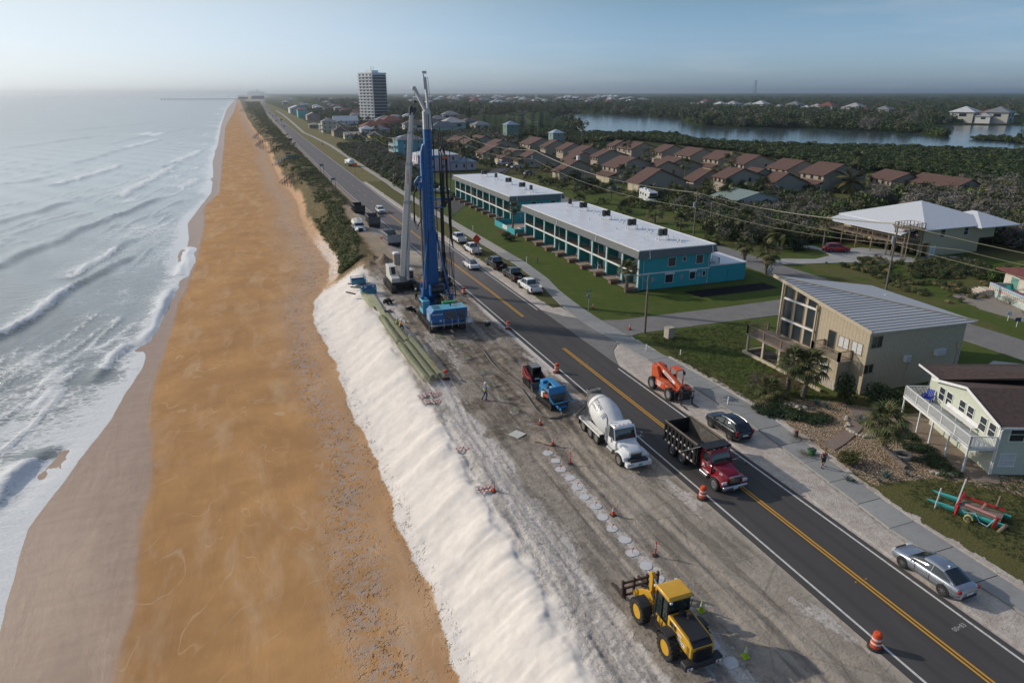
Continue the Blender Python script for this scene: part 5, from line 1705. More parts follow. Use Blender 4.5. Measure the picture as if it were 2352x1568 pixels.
# ---- pale green house with white deck
gh=thing('house','pale green house with brown shingle roof and long white deck on posts','house',(52.1,30.9,0),-R(22.4))
m_gr=mat('pale_green_paint',(0.50,0.53,0.43),0.7,var=0.05,dirt=0.06)
m_grs=mat('pale_green_side',(0.44,0.50,0.46),0.75,var=0.06)
gable_walls(MB(),0,0,12,8.8,4.35,1.15,'X',0.5).bd('wall',m_gr,gh,sm=False)
m_bsh=grooved('dark_brown_shingle',(0.085,0.055,0.045),'Y',0.15,0.92,width=0.16,dark=0.7,var=0.4,scale=3)
gable_roof(MB(),0,0,12,8.8,4.40,1.15,'X',0.35,0.13,0.5).bd('roof',m_bsh,gh,sm=False)
MB().box(0.8,8.8,0,11.5,11.2,4.6).bd('wing_wall',m_gr,gh,sm=False)
MB().slab([(-0.3,11.6,4.75),(-0.3,8.3,4.65),(5,5.5,6.0),(12,5.5,6.1),(12,11.6,4.9)],0.12).bd('wing_roof',m_bsh,gh,sm=False)
tr=MB()
sl_=1.15/4.4
tr.bar((-0.37,-0.35,4.40-.35*sl_),(-0.37,4.4,5.52),0.05,0.22).bar((-0.37,4.4,5.52),(-0.37,9.15,4.40-.35*sl_),0.05,0.22)
tr.box(-0.35,-0.42,4.16,12.3,-0.36,4.34).bar((-0.33,8.3,4.62),(-0.33,11.6,4.72),0.06,0.18)
tr.bd('fascia',m_wtrim,gh,sm=False)
MB().box(-0.03,-0.03,0,0.12,0.12,4.3).bd('corner_board',m_wtrim,gh,sm=False)
for yy in(0.85,2.0,3.75,4.9,6.75,7.85):
 window_part(gh,0,yy,2.95-0.08+(0.10 if 3<yy<6 else 0),0.78,1.12,'-X',m_wtrim,m_glass,bars=1)
window_part(gh,1.35,0,3.0,1.1,1.15,'-Y',m_wtrim,m_glass,bars=1)
window_part(gh,1.1,0,0.8,1.1,1.05,'-Y',m_wtrim,m_curt,bars=1)
window_part(gh,0,1.7,1.1,0.8,0.7,'-X',m_wtrim,m_curt,bars=0)
for yy in(4.6,6.2):
 MB().box(-0.04,yy-0.55,0.05,-0.001,yy+.55,2.0).bd('door',m_gr,gh,sm=False)
MB().box(-2.15,-0.02,2.12,-0.002,9.9,2.34).bd('deck',m_wtrim,gh,sm=False)
MB().box(-2.1,0.02,2.34,-0.02,9.85,2.352).bd('deck_floor',mat('deck_grey',(0.42,0.43,0.43),0.7,var=0.1),gh,sm=False)
railing('deck_railing',[(-0.05,0.05),(-2.08,0.05),(-2.08,9.85),(-0.05,9.85)],2.35,0.95,m_wtrim,gh,gap=0.125,post=0.11,post_gap=2.0,bt=0.035)
for yy in(0.1,2.6,5.0,7.0,9.75):
 MB().bar((-2.05,yy,2.15),(-2.05,yy,0),0.12).bd('deck_post',m_wtrim,gh,sm=False)
MB().tube([(0.2,-0.25,4.25),(0.05,-0.1,3.9),(0.05,-0.1,0.1)],0.05,6).bd('downpipe',m_wtrim,gh)
bn=MB()
for k in range(5):
 bn.box(-0.55+k*0.1,2.4,2.80,-0.48+k*0.1,6.8,2.84)
bn.box(-0.1,2.4,2.82,-0.05,6.8,3.2)
for yy in(2.5,4.6,6.7):
 bn.box(-0.5,yy,2.352,-0.42,yy+.08,2.8)
def world_of(par,p):
 c,s_=math.cos(par.rotation_euler[2]),math.sin(par.rotation_euler[2])
 return(par.location[0]+p[0]*c-p[1]*s_,par.location[1]+p[0]*s_+p[1]*c,par.location[2]+(p[2]if len(p)>2 else 0))
be=thing('bench','long slatted white bench on the deck of the pale green house','bench',gh.location[:],gh.rotation_euler[2])
bn.bd('slat',m_wtrim,be,sm=False)
cr_=thing('deck_chair','blue wooden armchair at the end of the white deck','chair',world_of(gh,(-0.75,8.6,2.355)),gh.rotation_euler[2]-0.9)
m_blu=mat('royal_blue_paint',(0.012,0.035,0.32),0.45)
MB().box(-0.33,-0.3,0.34,0.33,0.3,0.40).bd('seat',m_blu,cr_,sm=False)
bk=MB()
for k in range(5):
 bk.bar((-0.26+k*.13,0.3,0.38),(-0.26+k*.13,0.5,1.05),0.11,0.025)
bk.bd('backrest',m_blu,cr_,sm=False)
for sx in(-1,1):
 MB().box(sx*.38-.07,-0.35,0.58,sx*.38+.07,0.38,0.62).bd('armrest',m_blu,cr_,sm=False)
 for sy in(-1,1):
  MB().bar((sx*.36,sy*.28,0),(sx*.36,sy*.28,0.6),0.07).bd('leg',m_blu,cr_,sm=False)
  # ---- red-roofed house with the painted terrace at the right edge
ph=thing('house','cream house with red roof and painted mosaic terrace wall','house',(102.6,61.0,0),-R(24))
MB().box(0,-3,0,12,7.5,3.3).bd('wall',m_crm if False else mat('pale_stucco',(0.55,0.50,0.42),0.8),ph,sm=False)
hip_roof(MB(),0,-3,12,7.5,3.35,1.6,1.0).bd('roof',roofm('brick_red',(0.17,0.05,0.042)),ph,sm=False)
m_grg=mat('sea_glass',(0.14,0.30,0.25),0.15)
for yy in(-1.5,1.5,5.0):
 window_part(ph,0,yy,0.9,1.7,1.7,'-X',m_wtrim,m_grg)
window_part(ph,3,-3,1.0,1.5,1.3,'-Y',m_wtrim,m_grg)
tw2=MB().box(-3.2,-4,0,-3.0,5.5,1.7).box(-3.0,5.3,0,0,5.5,1.7).bd('terrace_wall',mat('terrace_mosaic',(0.45,0.52,0.48),0.7,var=0.35,scale=4),ph,sm=False)
MB().box(-3.24,-4.0,1.7,-2.95,5.55,1.8).bd('coping',mat('lilac_paint',(0.45,0.36,0.52),0.6),tw2,sm=False)
sq=MB()
for k in range(22):
 sq.box(-3.23,-3.7+k*0.42,0.95,-3.201,-3.55+k*0.42,1.3)
sq.bd('painted_band',mat('coral_paint',(0.50,0.13,0.10),0.6),tw2,sm=False)
sq=MB()
for k in range(22):
 sq.box(-3.23,-3.75+k*0.42,1.45,-3.201,-3.5+k*0.42,1.6)
sq.bd('painted_band',mat('sea_blue_paint',(0.06,0.28,0.36),0.6),tw2,sm=False)
MB().box(-3.0,-4,0,0,5.3,0.9).bd('terrace',mat('terrace_grey',(0.2,0.18,0.17),0.85),ph,sm=False)
for k in range(6):
 MB().box(-4.4-k*0.42,4.2,0,-4.0-k*0.42+(0.8 if k==0 else 0),6.2,0.92-k*0.15).bd('step',mat('step_cream',(0.52,0.44,0.36),0.8),ph,sm=False)
for i,(yy,c_)in enumerate(((4.4,'first'),(3.2,'second'))):
 a=copy_thing(cr_,world_of(ph,(-1.6,yy,0.9)),0.6+i,'turquoise wooden armchair, %s from the steps on the mosaic terrace'%c_,'turquoise chairs on the mosaic terrace')
 for ch in a.children:
  ch.data=ch.data.copy()
  ch.data.materials[0]=mat('turquoise_paint',(0.03,0.36,0.34),0.5)
  # ------------------------------------------------------------------ vegetation
def mat_leaf(name,a,b,c=None,dry=0.0,sc=0.6,trans=0.15):
 s=NT(name)
 oi=s.t.nodes.new('ShaderNodeObjectInfo').outputs['Random']
 n_=s.noise(sc,5,0.6)
 geo=s.t.nodes.new('ShaderNodeNewGeometry').outputs['Random Per Island']
 c1=s.mix(s.rng(s.math('ADD',s.math('MULTIPLY',oi,0.55),s.math('MULTIPLY',geo,0.45)),0.2,0.8),a,b)
 if c:
  c1=s.mix(s.rng(s.math('ADD',n_,s.math('MULTIPLY',oi,0.35)),0.62,0.9,0,0.8),c1,c)
 s.b.inputs['Subsurface Weight'].default_value=0.0
 m=s.end(c1,0.62,0.28)
 return m
m_mang=mat_leaf('mangrove_leaf',(0.030,0.050,0.014),(0.060,0.086,0.022),(0.085,0.10,0.03))
m_bush=mat_leaf('scrub_leaf',(0.034,0.056,0.018),(0.075,0.098,0.030),(0.14,0.115,0.06))
m_dune=mat_leaf('dune_leaf',(0.11,0.13,0.04),(0.23,0.21,0.08),(0.34,0.24,0.13))
m_grn=mat_leaf('bright_leaf',(0.045,0.085,0.014),(0.085,0.135,0.022))
m_bare=mat_leaf('bare_twigs',(0.13,0.115,0.10),(0.20,0.18,0.155))
m_palm=mat_leaf('palm_leaf',(0.045,0.060,0.018),(0.085,0.100,0.032),(0.14,0.12,0.05))
m_palmd=mat_leaf('palm_dead_leaf',(0.20,0.15,0.09),(0.30,0.23,0.14))
m_jun=mat_leaf('juniper_leaf',(0.016,0.032,0.012),(0.034,0.055,0.018))
m_agave=mat_leaf('agave_leaf',(0.085,0.135,0.125),(0.14,0.19,0.17))
m_trunk=mat('palm_trunk',(0.16,0.135,0.11),0.95,var=0.4,scale=7,bump=1,bscale=14)
m_bark=mat('bark',(0.11,0.09,0.07),0.95,var=0.4,scale=6)
def leaf_mesh(name,n,leaf,seed,squash=0.7,m=None,hollow=0.55,elong=1.7,up=0.35,lumps=6):
 ""
 r=np.random.RandomState(seed)
 cen=r.normal(size=(lumps,3))*0.42
 cen[:,2]=np.abs(cen[:,2])*0.8
 k=r.randint(0,lumps,n)
 d=r.normal(size=(n,3))
 d/=np.linalg.norm(d,axis=1)[:,None]
 rad=(hollow+(1-hollow)*r.rand(n)**0.6)*(0.36+0.22*r.rand(lumps)[k])
 p=cen[k]+d*rad[:,None]
 p[:,2]=p[:,2]*squash+0.45*squash
 nrm=d+r.normal(size=(n,3))*0.55+np.array([0,0,up])
 nrm/=np.linalg.norm(nrm,axis=1)[:,None]
 t=np.cross(nrm,r.normal(size=(n,3)))
 t/=np.linalg.norm(t,axis=1)[:,None]
 b=np.cross(nrm,t)
 s_=leaf*(0.6+0.8*r.rand(n))[:,None]
 a=p-t*s_*elong/2
 c_=p+t*s_*elong/2
 b1=p+b*s_/2+nrm*s_*0.12
 b2=p-b*s_/2+nrm*s_*0.12
 vs=np.stack([a,b2,c_,b1],1).reshape(-1,3)
 me=bpy.data.meshes.new(name)
 me.from_pydata(vs.tolist(),[],[(4*i,4*i+1,4*i+2,4*i+3)for i in range(n)])
 me.materials.append(m)
 return me
def scatter(name,pts,sc,meshes,label=None,cat=None,zsc=None):
 ""
 root=None
 r=np.random.RandomState(len(pts)%9999+3)
 pts=np.asarray(pts,float)
 sc=np.asarray(sc,float)
 which=r.randint(0,len(meshes),len(pts))
 for j,me_src in enumerate(meshes):
  P=pts[which==j]
  if len(P)==0:
   continue
  S=sc[which==j]
  me=bpy.data.meshes.new(name)
  me.from_pydata(P.tolist(),[],[])
  a=me.attributes.new('sc','FLOAT_VECTOR','POINT')
  zz=(zsc if zsc is not None else 1.0)*(0.75+0.5*r.rand(len(P)))
  a.data.foreach_set('vector',np.stack([S,S*(0.85+0.3*r.rand(len(P))),S*zz],1).ravel().astype(np.float32))
  a=me.attributes.new('rot','FLOAT_VECTOR','POINT')
  a.data.foreach_set('vector',np.stack([0*S,0*S,r.rand(len(P))*6.28],1).ravel().astype(np.float32))
  o=bpy.data.objects.new(name,me)
  C.objects.link(o)
  src=bpy.data.objects.new(name+'_source',me_src)
  ng=bpy.data.node_groups.new(name,'GeometryNodeTree')
  ng.interface.new_socket('Geometry',in_out='INPUT',socket_type='NodeSocketGeometry')
  ng.interface.new_socket('Geometry',in_out='OUTPUT',socket_type='NodeSocketGeometry')
  i_=ng.nodes.new('NodeGroupInput');o_=ng.nodes.new('NodeGroupOutput')
  ip=ng.nodes.new('GeometryNodeInstanceOnPoints')
  oi=ng.nodes.new('GeometryNodeObjectInfo')
  oi.inputs['Object'].default_value=src
  oi.inputs['As Instance'].default_value=True
  n1=ng.nodes.new('GeometryNodeInputNamedAttribute');n1.data_type='FLOAT_VECTOR';n1.inputs['Name'].default_value='sc'
  n2=ng.nodes.new('GeometryNodeInputNamedAttribute');n2.data_type='FLOAT_VECTOR';n2.inputs['Name'].default_value='rot'
  ng.links.new(i_.outputs[0],ip.inputs['Points'])
  ng.links.new(oi.outputs['Geometry'],ip.inputs['Instance'])
  ng.links.new(n1.outputs[0],ip.inputs['Scale'])
  ng.links.new(n2.outputs[0],ip.inputs['Rotation'])
  ng.links.new(ip.outputs[0],o_.inputs[0])
  md=o.modifiers.new('scatter','NODES')
  md.node_group=ng
  tag(o,label,cat,None,'stuff')
b1=leaf_mesh('bush_a',230,0.17,1,0.75,m_mang)
b2=leaf_mesh('bush_b',230,0.17,2,0.75,m_mang,lumps=8)
s1=leaf_mesh('scrub_a',260,0.13,3,0.7,m_bush)
s2=leaf_mesh('scrub_b',240,0.13,4,0.8,m_bush,lumps=7)
s3=leaf_mesh('scrub_c',230,0.045,5,0.8,m_bare,elong=7)
s4=leaf_mesh('scrub_d',220,0.14,6,0.75,m_grn)
t1=leaf_mesh('wood_a',260,0.15,7,0.95,m_mang,lumps=9)
t2=leaf_mesh('wood_b',260,0.15,8,0.95,m_bush,lumps=8)
e1=leaf_mesh('dune_a',200,0.10,9,0.55,m_dune,elong=3.2,up=0.8)
e2=leaf_mesh('dune_b',200,0.15,10,0.6,m_dune,elong=1.8)
r_=np.random.RandomState(5)
def pts_in(poly,n,zf=lambda x,y:0*x,dens=None,avoid=()):
 P=np.array(poly)
 x=r_.uniform(P[:,0].min(),P[:,0].max(),n)
 y=r_.uniform(P[:,1].min(),P[:,1].max(),n)
 k=inpoly(x,y,poly)
 for a in avoid:
  k&=~inpoly(x,y,a)
 if dens is not None:
  k&=r_.rand(n)<dens(x,y)
 x,y=x[k],y[k]
 return np.stack([x,y,zf(x,y)],1)
lg=[(190,155),(250,147),(330,146),(450,150),(600,160),(780,170),(790,185),(870,205),(1000,212),(1250,217),(1500,220),(1700,235),(1840,240),(1950,258),(2010,258),(2000,245),(1900,222),(1850,212),(1750,205),(1600,190),(1590,176),(1700,178),(1850,200),(1960,203),(2352,205),(2360,300),(2200,292),(1700,277),(1300,272),(1030,258),(850,250),(820,240),(740,226),(600,222),(420,220),(310,215),(312,200),(250,180),(190,165)]
LAG=[at(1176+u*.5,188+v*.5,3.4 if i>24 else 0.0)for i,(u,v)in enumerate(lg)]
ISL=[at(1176+u*.5,188+v*.5)for u,v in((2110,266),(2160,262),(2250,264),(2360,272),(2360,288),(2250,276),(2150,271))]
s=NT('lagoon_water')
s.bump(s.noise(0.5,6,0.6,vec=s.map((1,0.4,1))),0.25,0.15)
m_lag=s.end(s.mix(s.rng(s.noise(0.01,3,0.5),0.4,0.6),(0.035,0.055,0.065),(0.05,0.07,0.08)),0.12,0.5)
poly_slab('lagoon',LAG,-0.05,m_lag,0.04)
VB=W_([(1000,283),(1262,266)])+W_([(1305,283),(1322,299),(1400,300),(1550,302),(1590,315),(1690,320),(1830,327),(2000,329),(2352,341)],3.4)+W_([(2352,470),(2250,450),(2235,422),(2000,392),(1960,400),(1880,385),(1700,350),(1520,330),(1450,322),(1330,330),(1200,310),(1180,325),(1090,312),(1010,325),(985,300)])
VB2=[(x,y)for x,y in VB]
LSH=[at(1176+u*.5,188+v*.5)for u,v in((830,122),(880,123),(895,117),(935,124),(960,126),(1022,136),(1080,131),(1100,132),(1150,134),(1230,137),(1290,138),(1310,140),(1360,143),(1410,146),(1465,148),(1540,155),(1565,152),(1590,156),(1630,157),(1725,164),(2110,195),(2190,197),(2215,192),(2270,198),(2300,188))]
def clear(x,y,r=26):
 m=np.zeros(x.shape,bool)
 for a,b in LSH:
  q=math.hypot(a,b)
  m|=np.hypot(x-a+a/q*22,y-b+b/q*22)<r
 return m
def canopy():
 th=np.linspace(YAW-R(41),YAW+R(41),900)
 rr_=[170.0]
 while rr_[-1]<26000:
  rr_.append(rr_[-1]*1.0145)
 rr_=np.array(rr_)
 T,Q=np.meshgrid(th,rr_)
 X=Q*np.sin(T)
 Y=Q*np.cos(T)
 m_isl=inpoly(X,Y,ISL)
 lag=inpoly(X,Y,LAG)&~m_isl
 vb=inpoly(X,Y,VB)
 far=(X>95+0.055*Y)&(Q>560)&(Y>420-0.55*X)
 far|=(X>60+0.05*Y)&(Y>1250)
 far|=(X>300)&(Q>430)&~vb
 keepv=(vb|far|m_isl)&~lag
 big=np.where(vb&~far,2.2,5.0+3.5*sstep(Q,900,2500)+2.5*(X>500)*(Q>600))
 big=np.where(inpoly(X,Y,[at(1176+u*.5,188+v*.5)for u,v in((780,165),(1600,188),(1760,203),(1900,220),(2020,262),(1500,225),(870,208))]),2.8,big)
 w=np.clip(Q/400,1,12)
 n1=fbm(X/14.0,Y/14.0,4)
 n2=fbm(X/(4.0*w),Y/(4.0*w),3)
 Z=big*(0.45+0.75*n1+0.5*(n2-0.5))+(1.2+0.0007*Q)*(n2-0.5)
 Z+=3.0*sstep(Q,6000,20000)
 edge=keepv.astype(float)
 for _ in range(2):
  edge[1:-1,1:-1]=np.minimum.reduce([edge[1:-1,1:-1],edge[:-2,1:-1],edge[2:,1:-1],edge[1:-1,:-2],edge[1:-1,2:]])
 Z=np.where(edge>0,Z,0.1)
 Z=np.where(clear(X,Y),0.3,Z)
 k=keepv[:-1,:-1]&keepv[1:,1:]&keepv[1:,:-1]&keepv[:-1,1:]
 s=NT('tree_canopy')
 nn=s.noise(0.16,9,0.78)
 c=s.mix(s.rng(nn,0.33,0.66),(0.016,0.028,0.010),(0.062,0.080,0.028))
 c=s.mix(s.rng(s.noise(0.045,8,0.75),0.54,0.72,0,0.6),c,(0.10,0.088,0.062))
 c=s.mix(s.rng(s.noise(0.006,6,0.6),0.48,0.62,0,0.5),c,(0.020,0.042,0.030))
 s.bump(s.noise(0.35,8,0.8),1.0,2.0)
 m=s.end(c,0.95,0.05)
 nearm=(vb[:-1,:-1]&~far[:-1,:-1])|m_isl[:-1,:-1]
 o=grid_mesh('mangroves',X,Y,Z,m,None,k&nearm,sm=False)
 tag(o,'dense dark green mangrove thicket between the townhouses and the lagoon','mangroves',None,'stuff')
 o=grid_mesh('woodland',X,Y,Z,m,None,k&~nearm,sm=False)
 tag(o,'wide dark woodland stretching to the horizon beyond the lagoon and town','woodland',None,'stuff')
canopy()
def hz(x,y):return 0*x+0.2
P=pts_in(VB,42000,lambda x,y:0.3+0.8*r_.rand(len(x)),avoid=[LAG])
P=P[(np.hypot(P[:,0],P[:,1])<900)]
scatter('mangrove_crowns',P,1.7+1.8*r_.rand(len(P)),[b1,b2],'leafy mangrove crowns in front of the lagoon','mangroves',zsc=0.62)
FW=[(95+0.055*400,420),(120,700),(160,1300),(240,2600),(2600,2600),(2600,500),(700,300),(520,430),(330,300),(300,420)]
P=pts_in(FW,60000,lambda x,y:0.5+1.5*r_.rand(len(x)),dens=lambda x,y:np.clip(1.5-np.hypot(x,y)/2200,0.12,1)*(0.25+0.75*(fbm(x/40,y/40)>0.42)),avoid=[LAG,VB])
P=P[~clear(P[:,0],P[:,1],34)&(P[:,0]>95+0.055*P[:,1])&(np.hypot(P[:,0],P[:,1])>560)]
scatter('woodland_crowns',P,3.2+3.2*r_.rand(len(P)),[t1,t2,t1,t2,s3],'mixed tree crowns rising from the far woodland','woodland',zsc=1.15)
ISL2=[at(1176+u*.5,188+v*.5)for u,v in((790,172),(1000,165),(1300,172),(1590,188),(1750,205),(1850,216),(1900,226),(1990,250),(2000,257),(1850,236),(1700,230),(1500,217),(1000,208),(880,202))]
P=pts_in(ISL2,5000,lambda x,y:0*x+0.2)
scatter('island_scrub',P,2.0+2.2*r_.rand(len(P)),[b1,t1,s4],'green scrub on the lagoon island and spit','scrub')
P=pts_in(ISL,500,lambda x,y:0*x)
scatter('island_scrub',P,1.0+1.0*r_.rand(len(P)),[b1,b2],'low green islet at the right edge of the lagoon','scrub')
V1=[(46.0,212),(57,212),(56.5,255),(60,262),(59,300),(70,330),(74,395),(60,410),(50.5,415),(47.8,360),(46.8,284),(46.2,240)]
P=pts_in(V1,9000,lambda x,y:0*x,avoid=[[(55.5,205),(75,205),(75,235),(55.5,235)]])
scatter('roadside_scrub',P,0.9+1.3*r_.rand(len(P)),[s1,s2,s1,s2,s4,s3],'dense dark scrub between the roadside path and the beach houses','scrub')
V1b=W_([(1010,318),(1095,312),(1180,322),(1185,345),(1100,335),(1080,330),(1060,345),(1005,350),(985,330)])
P=P
P=pts_in(V1b,2500,lambda x,y:0*x)
scatter('roadside_scrub',P,2.0+1.6*r_.rand(len(P)),[s1,s2,s3,s3,s4],'brown and green scrub behind the first townhouses','scrub')
V2=W_([(1500,455),(1560,468),(1640,470),(1700,470),(1765,445),(1850,462),(1945,478),(1940,530),(1925,548),(1870,560),(1790,562),(1700,560),(1650,552),(1620,520),(1585,500),(1540,478)])
P=pts_in(V2,2600,lambda x,y:0*x)
scatter('thicket',P,1.3+1.4*r_.rand(len(P)),[s1,s2,s1,s2,s3,s4],'overgrown thicket between the back street and the townhouses','thicket')
V3=W_([(1960,500),(1965,470),(2030,455),(2110,440),(2235,425),(2352,440),(2352,560),(2290,545),(2250,515),(2150,470),(2060,465)])
P=pts_in(V3,4200,lambda x,y:0*x,avoid=[[(111,86),(136,86),(136,110),(111,110)]])
scatter('thicket',P,1.6+2.0*r_.rand(len(P)),[s1,s2,s1,s3,s2,s4],'grey and green thicket behind the white-roofed house','thicket')
P=pts_in([(139,60),(175,60),(190,150),(150,125),(138,98)],2600,lambda x,y:0*x)
scatter('thicket',P,2.0+2.2*r_.rand(len(P)),[s1,s2,s3,s2],'dark trees right of the white-roofed house','thicket')
P=pts_in([(88,150),(190,150),(200,370),(96,370)],520,lambda x,y:0*x,avoid=[[(a_.location[0]-3.5,a_.location[1]-1.2),(a_.location[0]+15,a_.location[1]-1.2),(a_.location[0]+15,a_.location[1]+17),(a_.location[0]-3.5,a_.location[1]+17)]for a_ in C.objects if a_.name.startswith('townhouse')])
scatter('estate_shrubs',P,1.2+1.5*r_.rand(len(P)),[s1,s2],'dark shrubs growing between the townhouses','shrubs')
P=pts_in([(62,300),(150,300),(150,420),(260,1300),(110,1300),(75,700)],5200,lambda x,y:0*x,dens=lambda x,y:fbm(x/25,y/25)*1.1)
scatter('town_trees',P,1.8+2.4*r_.rand(len(P)),[s1,s2,t1,t2],'dark trees among the beach houses of the town','trees')
def dz(x,y):return land_z(x,y)-0.05
yy_=124+(r_.rand(16000)**2.0)*2600
toe_=np.interp(yy_,*TOE)
fr_=r_.rand(16000)
xx_=toe_+1.6+fr_*(np.interp(yy_,[124,200,300,600,1000,2700],[17.0,24.2,25.7,28.5,33,70])-toe_-1.6)
k_=(fbm(xx_*0.24,yy_*0.12)>0.47-0.10*(fr_>0.5))&(fr_>0.55*fbm(xx_*0+4,yy_*0.07)-0.05)&((yy_>128)|(xx_<17))&~((yy_<186)&(xx_>19.3+0.035*(yy_-130)))
P=np.stack([xx_[k_],yy_[k_],dz(xx_[k_],yy_[k_])],1)
scatter('dune_scrub',P,(0.35+0.55*r_.rand(len(P)))*(1+P[:,1]/2200),[e1,e2,e1,e2,e1,s4],'green and brown scrub covering the dune beside the coast road','dune scrub',zsc=0.8)
P=pts_in([at(1880,600),at(2050,590),at(2200,600),at(2352,620),at(2352,690),at(2160,700),at(1990,640)],1500,lambda x,y:0*x,dens=lambda x,y:(fbm(x/4,y/4)>0.52)*1.0)
scatter('rough_grass',P,0.35+0.45*r_.rand(len(P)),[e1,s2],'rough weeds on the empty lot below the white-roofed house','weeds')
P=pts_in([at(2080,618),at(2150,600),at(2240,605),at(2290,632),at(2180,640),at(2100,640)],500,lambda x,y:0*x)
scatter('rough_grass',P,0.5+0.6*r_.rand(len(P)),[s1,s2],'low dark brush on the empty lot under the power pole','brush')
tf=leaf_mesh('tuft',26,0.10,21,0.35,mat_leaf('lawn_tuft',(0.045,0.075,0.018),(0.115,0.115,0.045)),elong=3.0,up=1.0,lumps=2)
P=pts_in([(43.5,20),(60,14),(62,30),(52,29.5),(46,32.5),(43.2,31)],5200,lambda x,y:0*x-0.02)
scatter('lawn_grass',P,0.16+0.16*r_.rand(len(P)),[tf],'coarse grass of the near lawn around the painted boat','grass')
P=pts_in([(43.4,48),(52,46),(52.8,61),(60,69.5),(44,69.5),(42.9,60)],6500,lambda x,y:0*x-0.02)
scatter('lawn_grass',P,0.15+0.15*r_.rand(len(P)),[tf],'green lawn grass in front of the tan house','grass')
# ---- palms
def fan_frond(seed=0,n=15,L=1.0,R_=0.95,m=None,name='frond'):
 r=random.Random(seed)
 vs,fs=[],[]
 def q(*p):
  o=len(vs);vs.extend(p);fs.append(tuple(range(o,o+len(p))))
 pe=[(0,0,0),(L*0.5,0,L*0.22),(L,0,L*0.26)]
 for a,b in zip(pe[:-1],pe[1:]):
  q((a[0],-0.02,a[2]),(b[0],-0.02,b[2]),(b[0],0.02,b[2]),(a[0],0.02,a[2]))
 c=Vector(pe[-1])
 for i in range(n):
  a=-R(105)+R(210)*i/(n-1)
  l=R_*(0.75+0.25*math.cos(a))*r.uniform(0.88,1.08)
  dx,dy=math.cos(a),math.sin(a)
  w=0.055
  mid=c+Vector((dx*l*0.55,dy*l*0.55,0.02-0.06*abs(math.sin(a))))
  tip=c+Vector((dx*l,dy*l,-0.34*l-0.12*abs(math.sin(a))))
  nx,ny=-dy*w,dx*w
  q(tuple(c),(mid.x+nx,mid.y+ny,mid.z),tuple(tip),(mid.x-nx,mid.y-ny,mid.z-0.03))
 me=bpy.data.meshes.new(name)
 me.from_pydata([tuple(v)for v in vs],[],fs)
 me.materials.append(m or m_palm)
 return me
def feather_frond(m=None,L=2.2):
 vs,fs=[],[]
 def q(*p):
  o=len(vs);vs.extend(p);fs.append(tuple(range(o,o+len(p))))
 P=[Vector((L*t,0,L*(0.42*t-0.62*t*t)))for t in[i/14 for i in range(15)]]
 for i,(a,b)in enumerate(zip(P[:-1],P[1:])):
  q((a.x,-.02,a.z),(b.x,-.02,b.z),(b.x,.02,b.z),(a.x,.02,a.z))
  l=0.55*math.sin(PI*(i+2)/17)
  for sy in(-1,1):
   q((a.x,0,a.z),(a.x+0.16,sy*l*0.5,a.z+0.05),(a.x+0.30,sy*l,a.z-0.18),(b.x-0.02,0,b.z))
 me=bpy.data.meshes.new('frond')
 me.from_pydata([tuple(v)for v in vs],[],fs)
 me.materials.append(m or m_palm)
 return me
FR=[fan_frond(i)for i in range(3)]
FRD=fan_frond(9,11,0.7,0.75,m_palmd,'dead_frond')
FE=feather_frond()
def crown_mesh(n,seed,kind='fan'):
 ""
 r=random.Random(seed)
 src=FE if kind=='feather' else FR[0]
 base=[v.co.copy()for v in src.vertices]
 fcs=[tuple(p.vertices)for p in src.polygons]
 vs,fs=[],[]
 for i in range(n):
  el=R(75)-R(130)*(i/n)**0.9
  M_=Matrix.Rotation(r.uniform(0,6.28),4,'Z')@Matrix.Rotation(-el,4,'Y')
  sc=r.uniform(0.85,1.1)
  o=len(vs)
  vs+=[tuple((M_@v)*sc)for v in base]
  fs+=[tuple(k+o for k in f)for f in fcs]
 me=bpy.data.meshes.new('crown')
 me.from_pydata(vs,[],fs)
 me.materials.append(m_palm)
 return me
CRN=[crown_mesh(22,i)for i in range(3)]
CRF=crown_mesh(26,7,'feather')
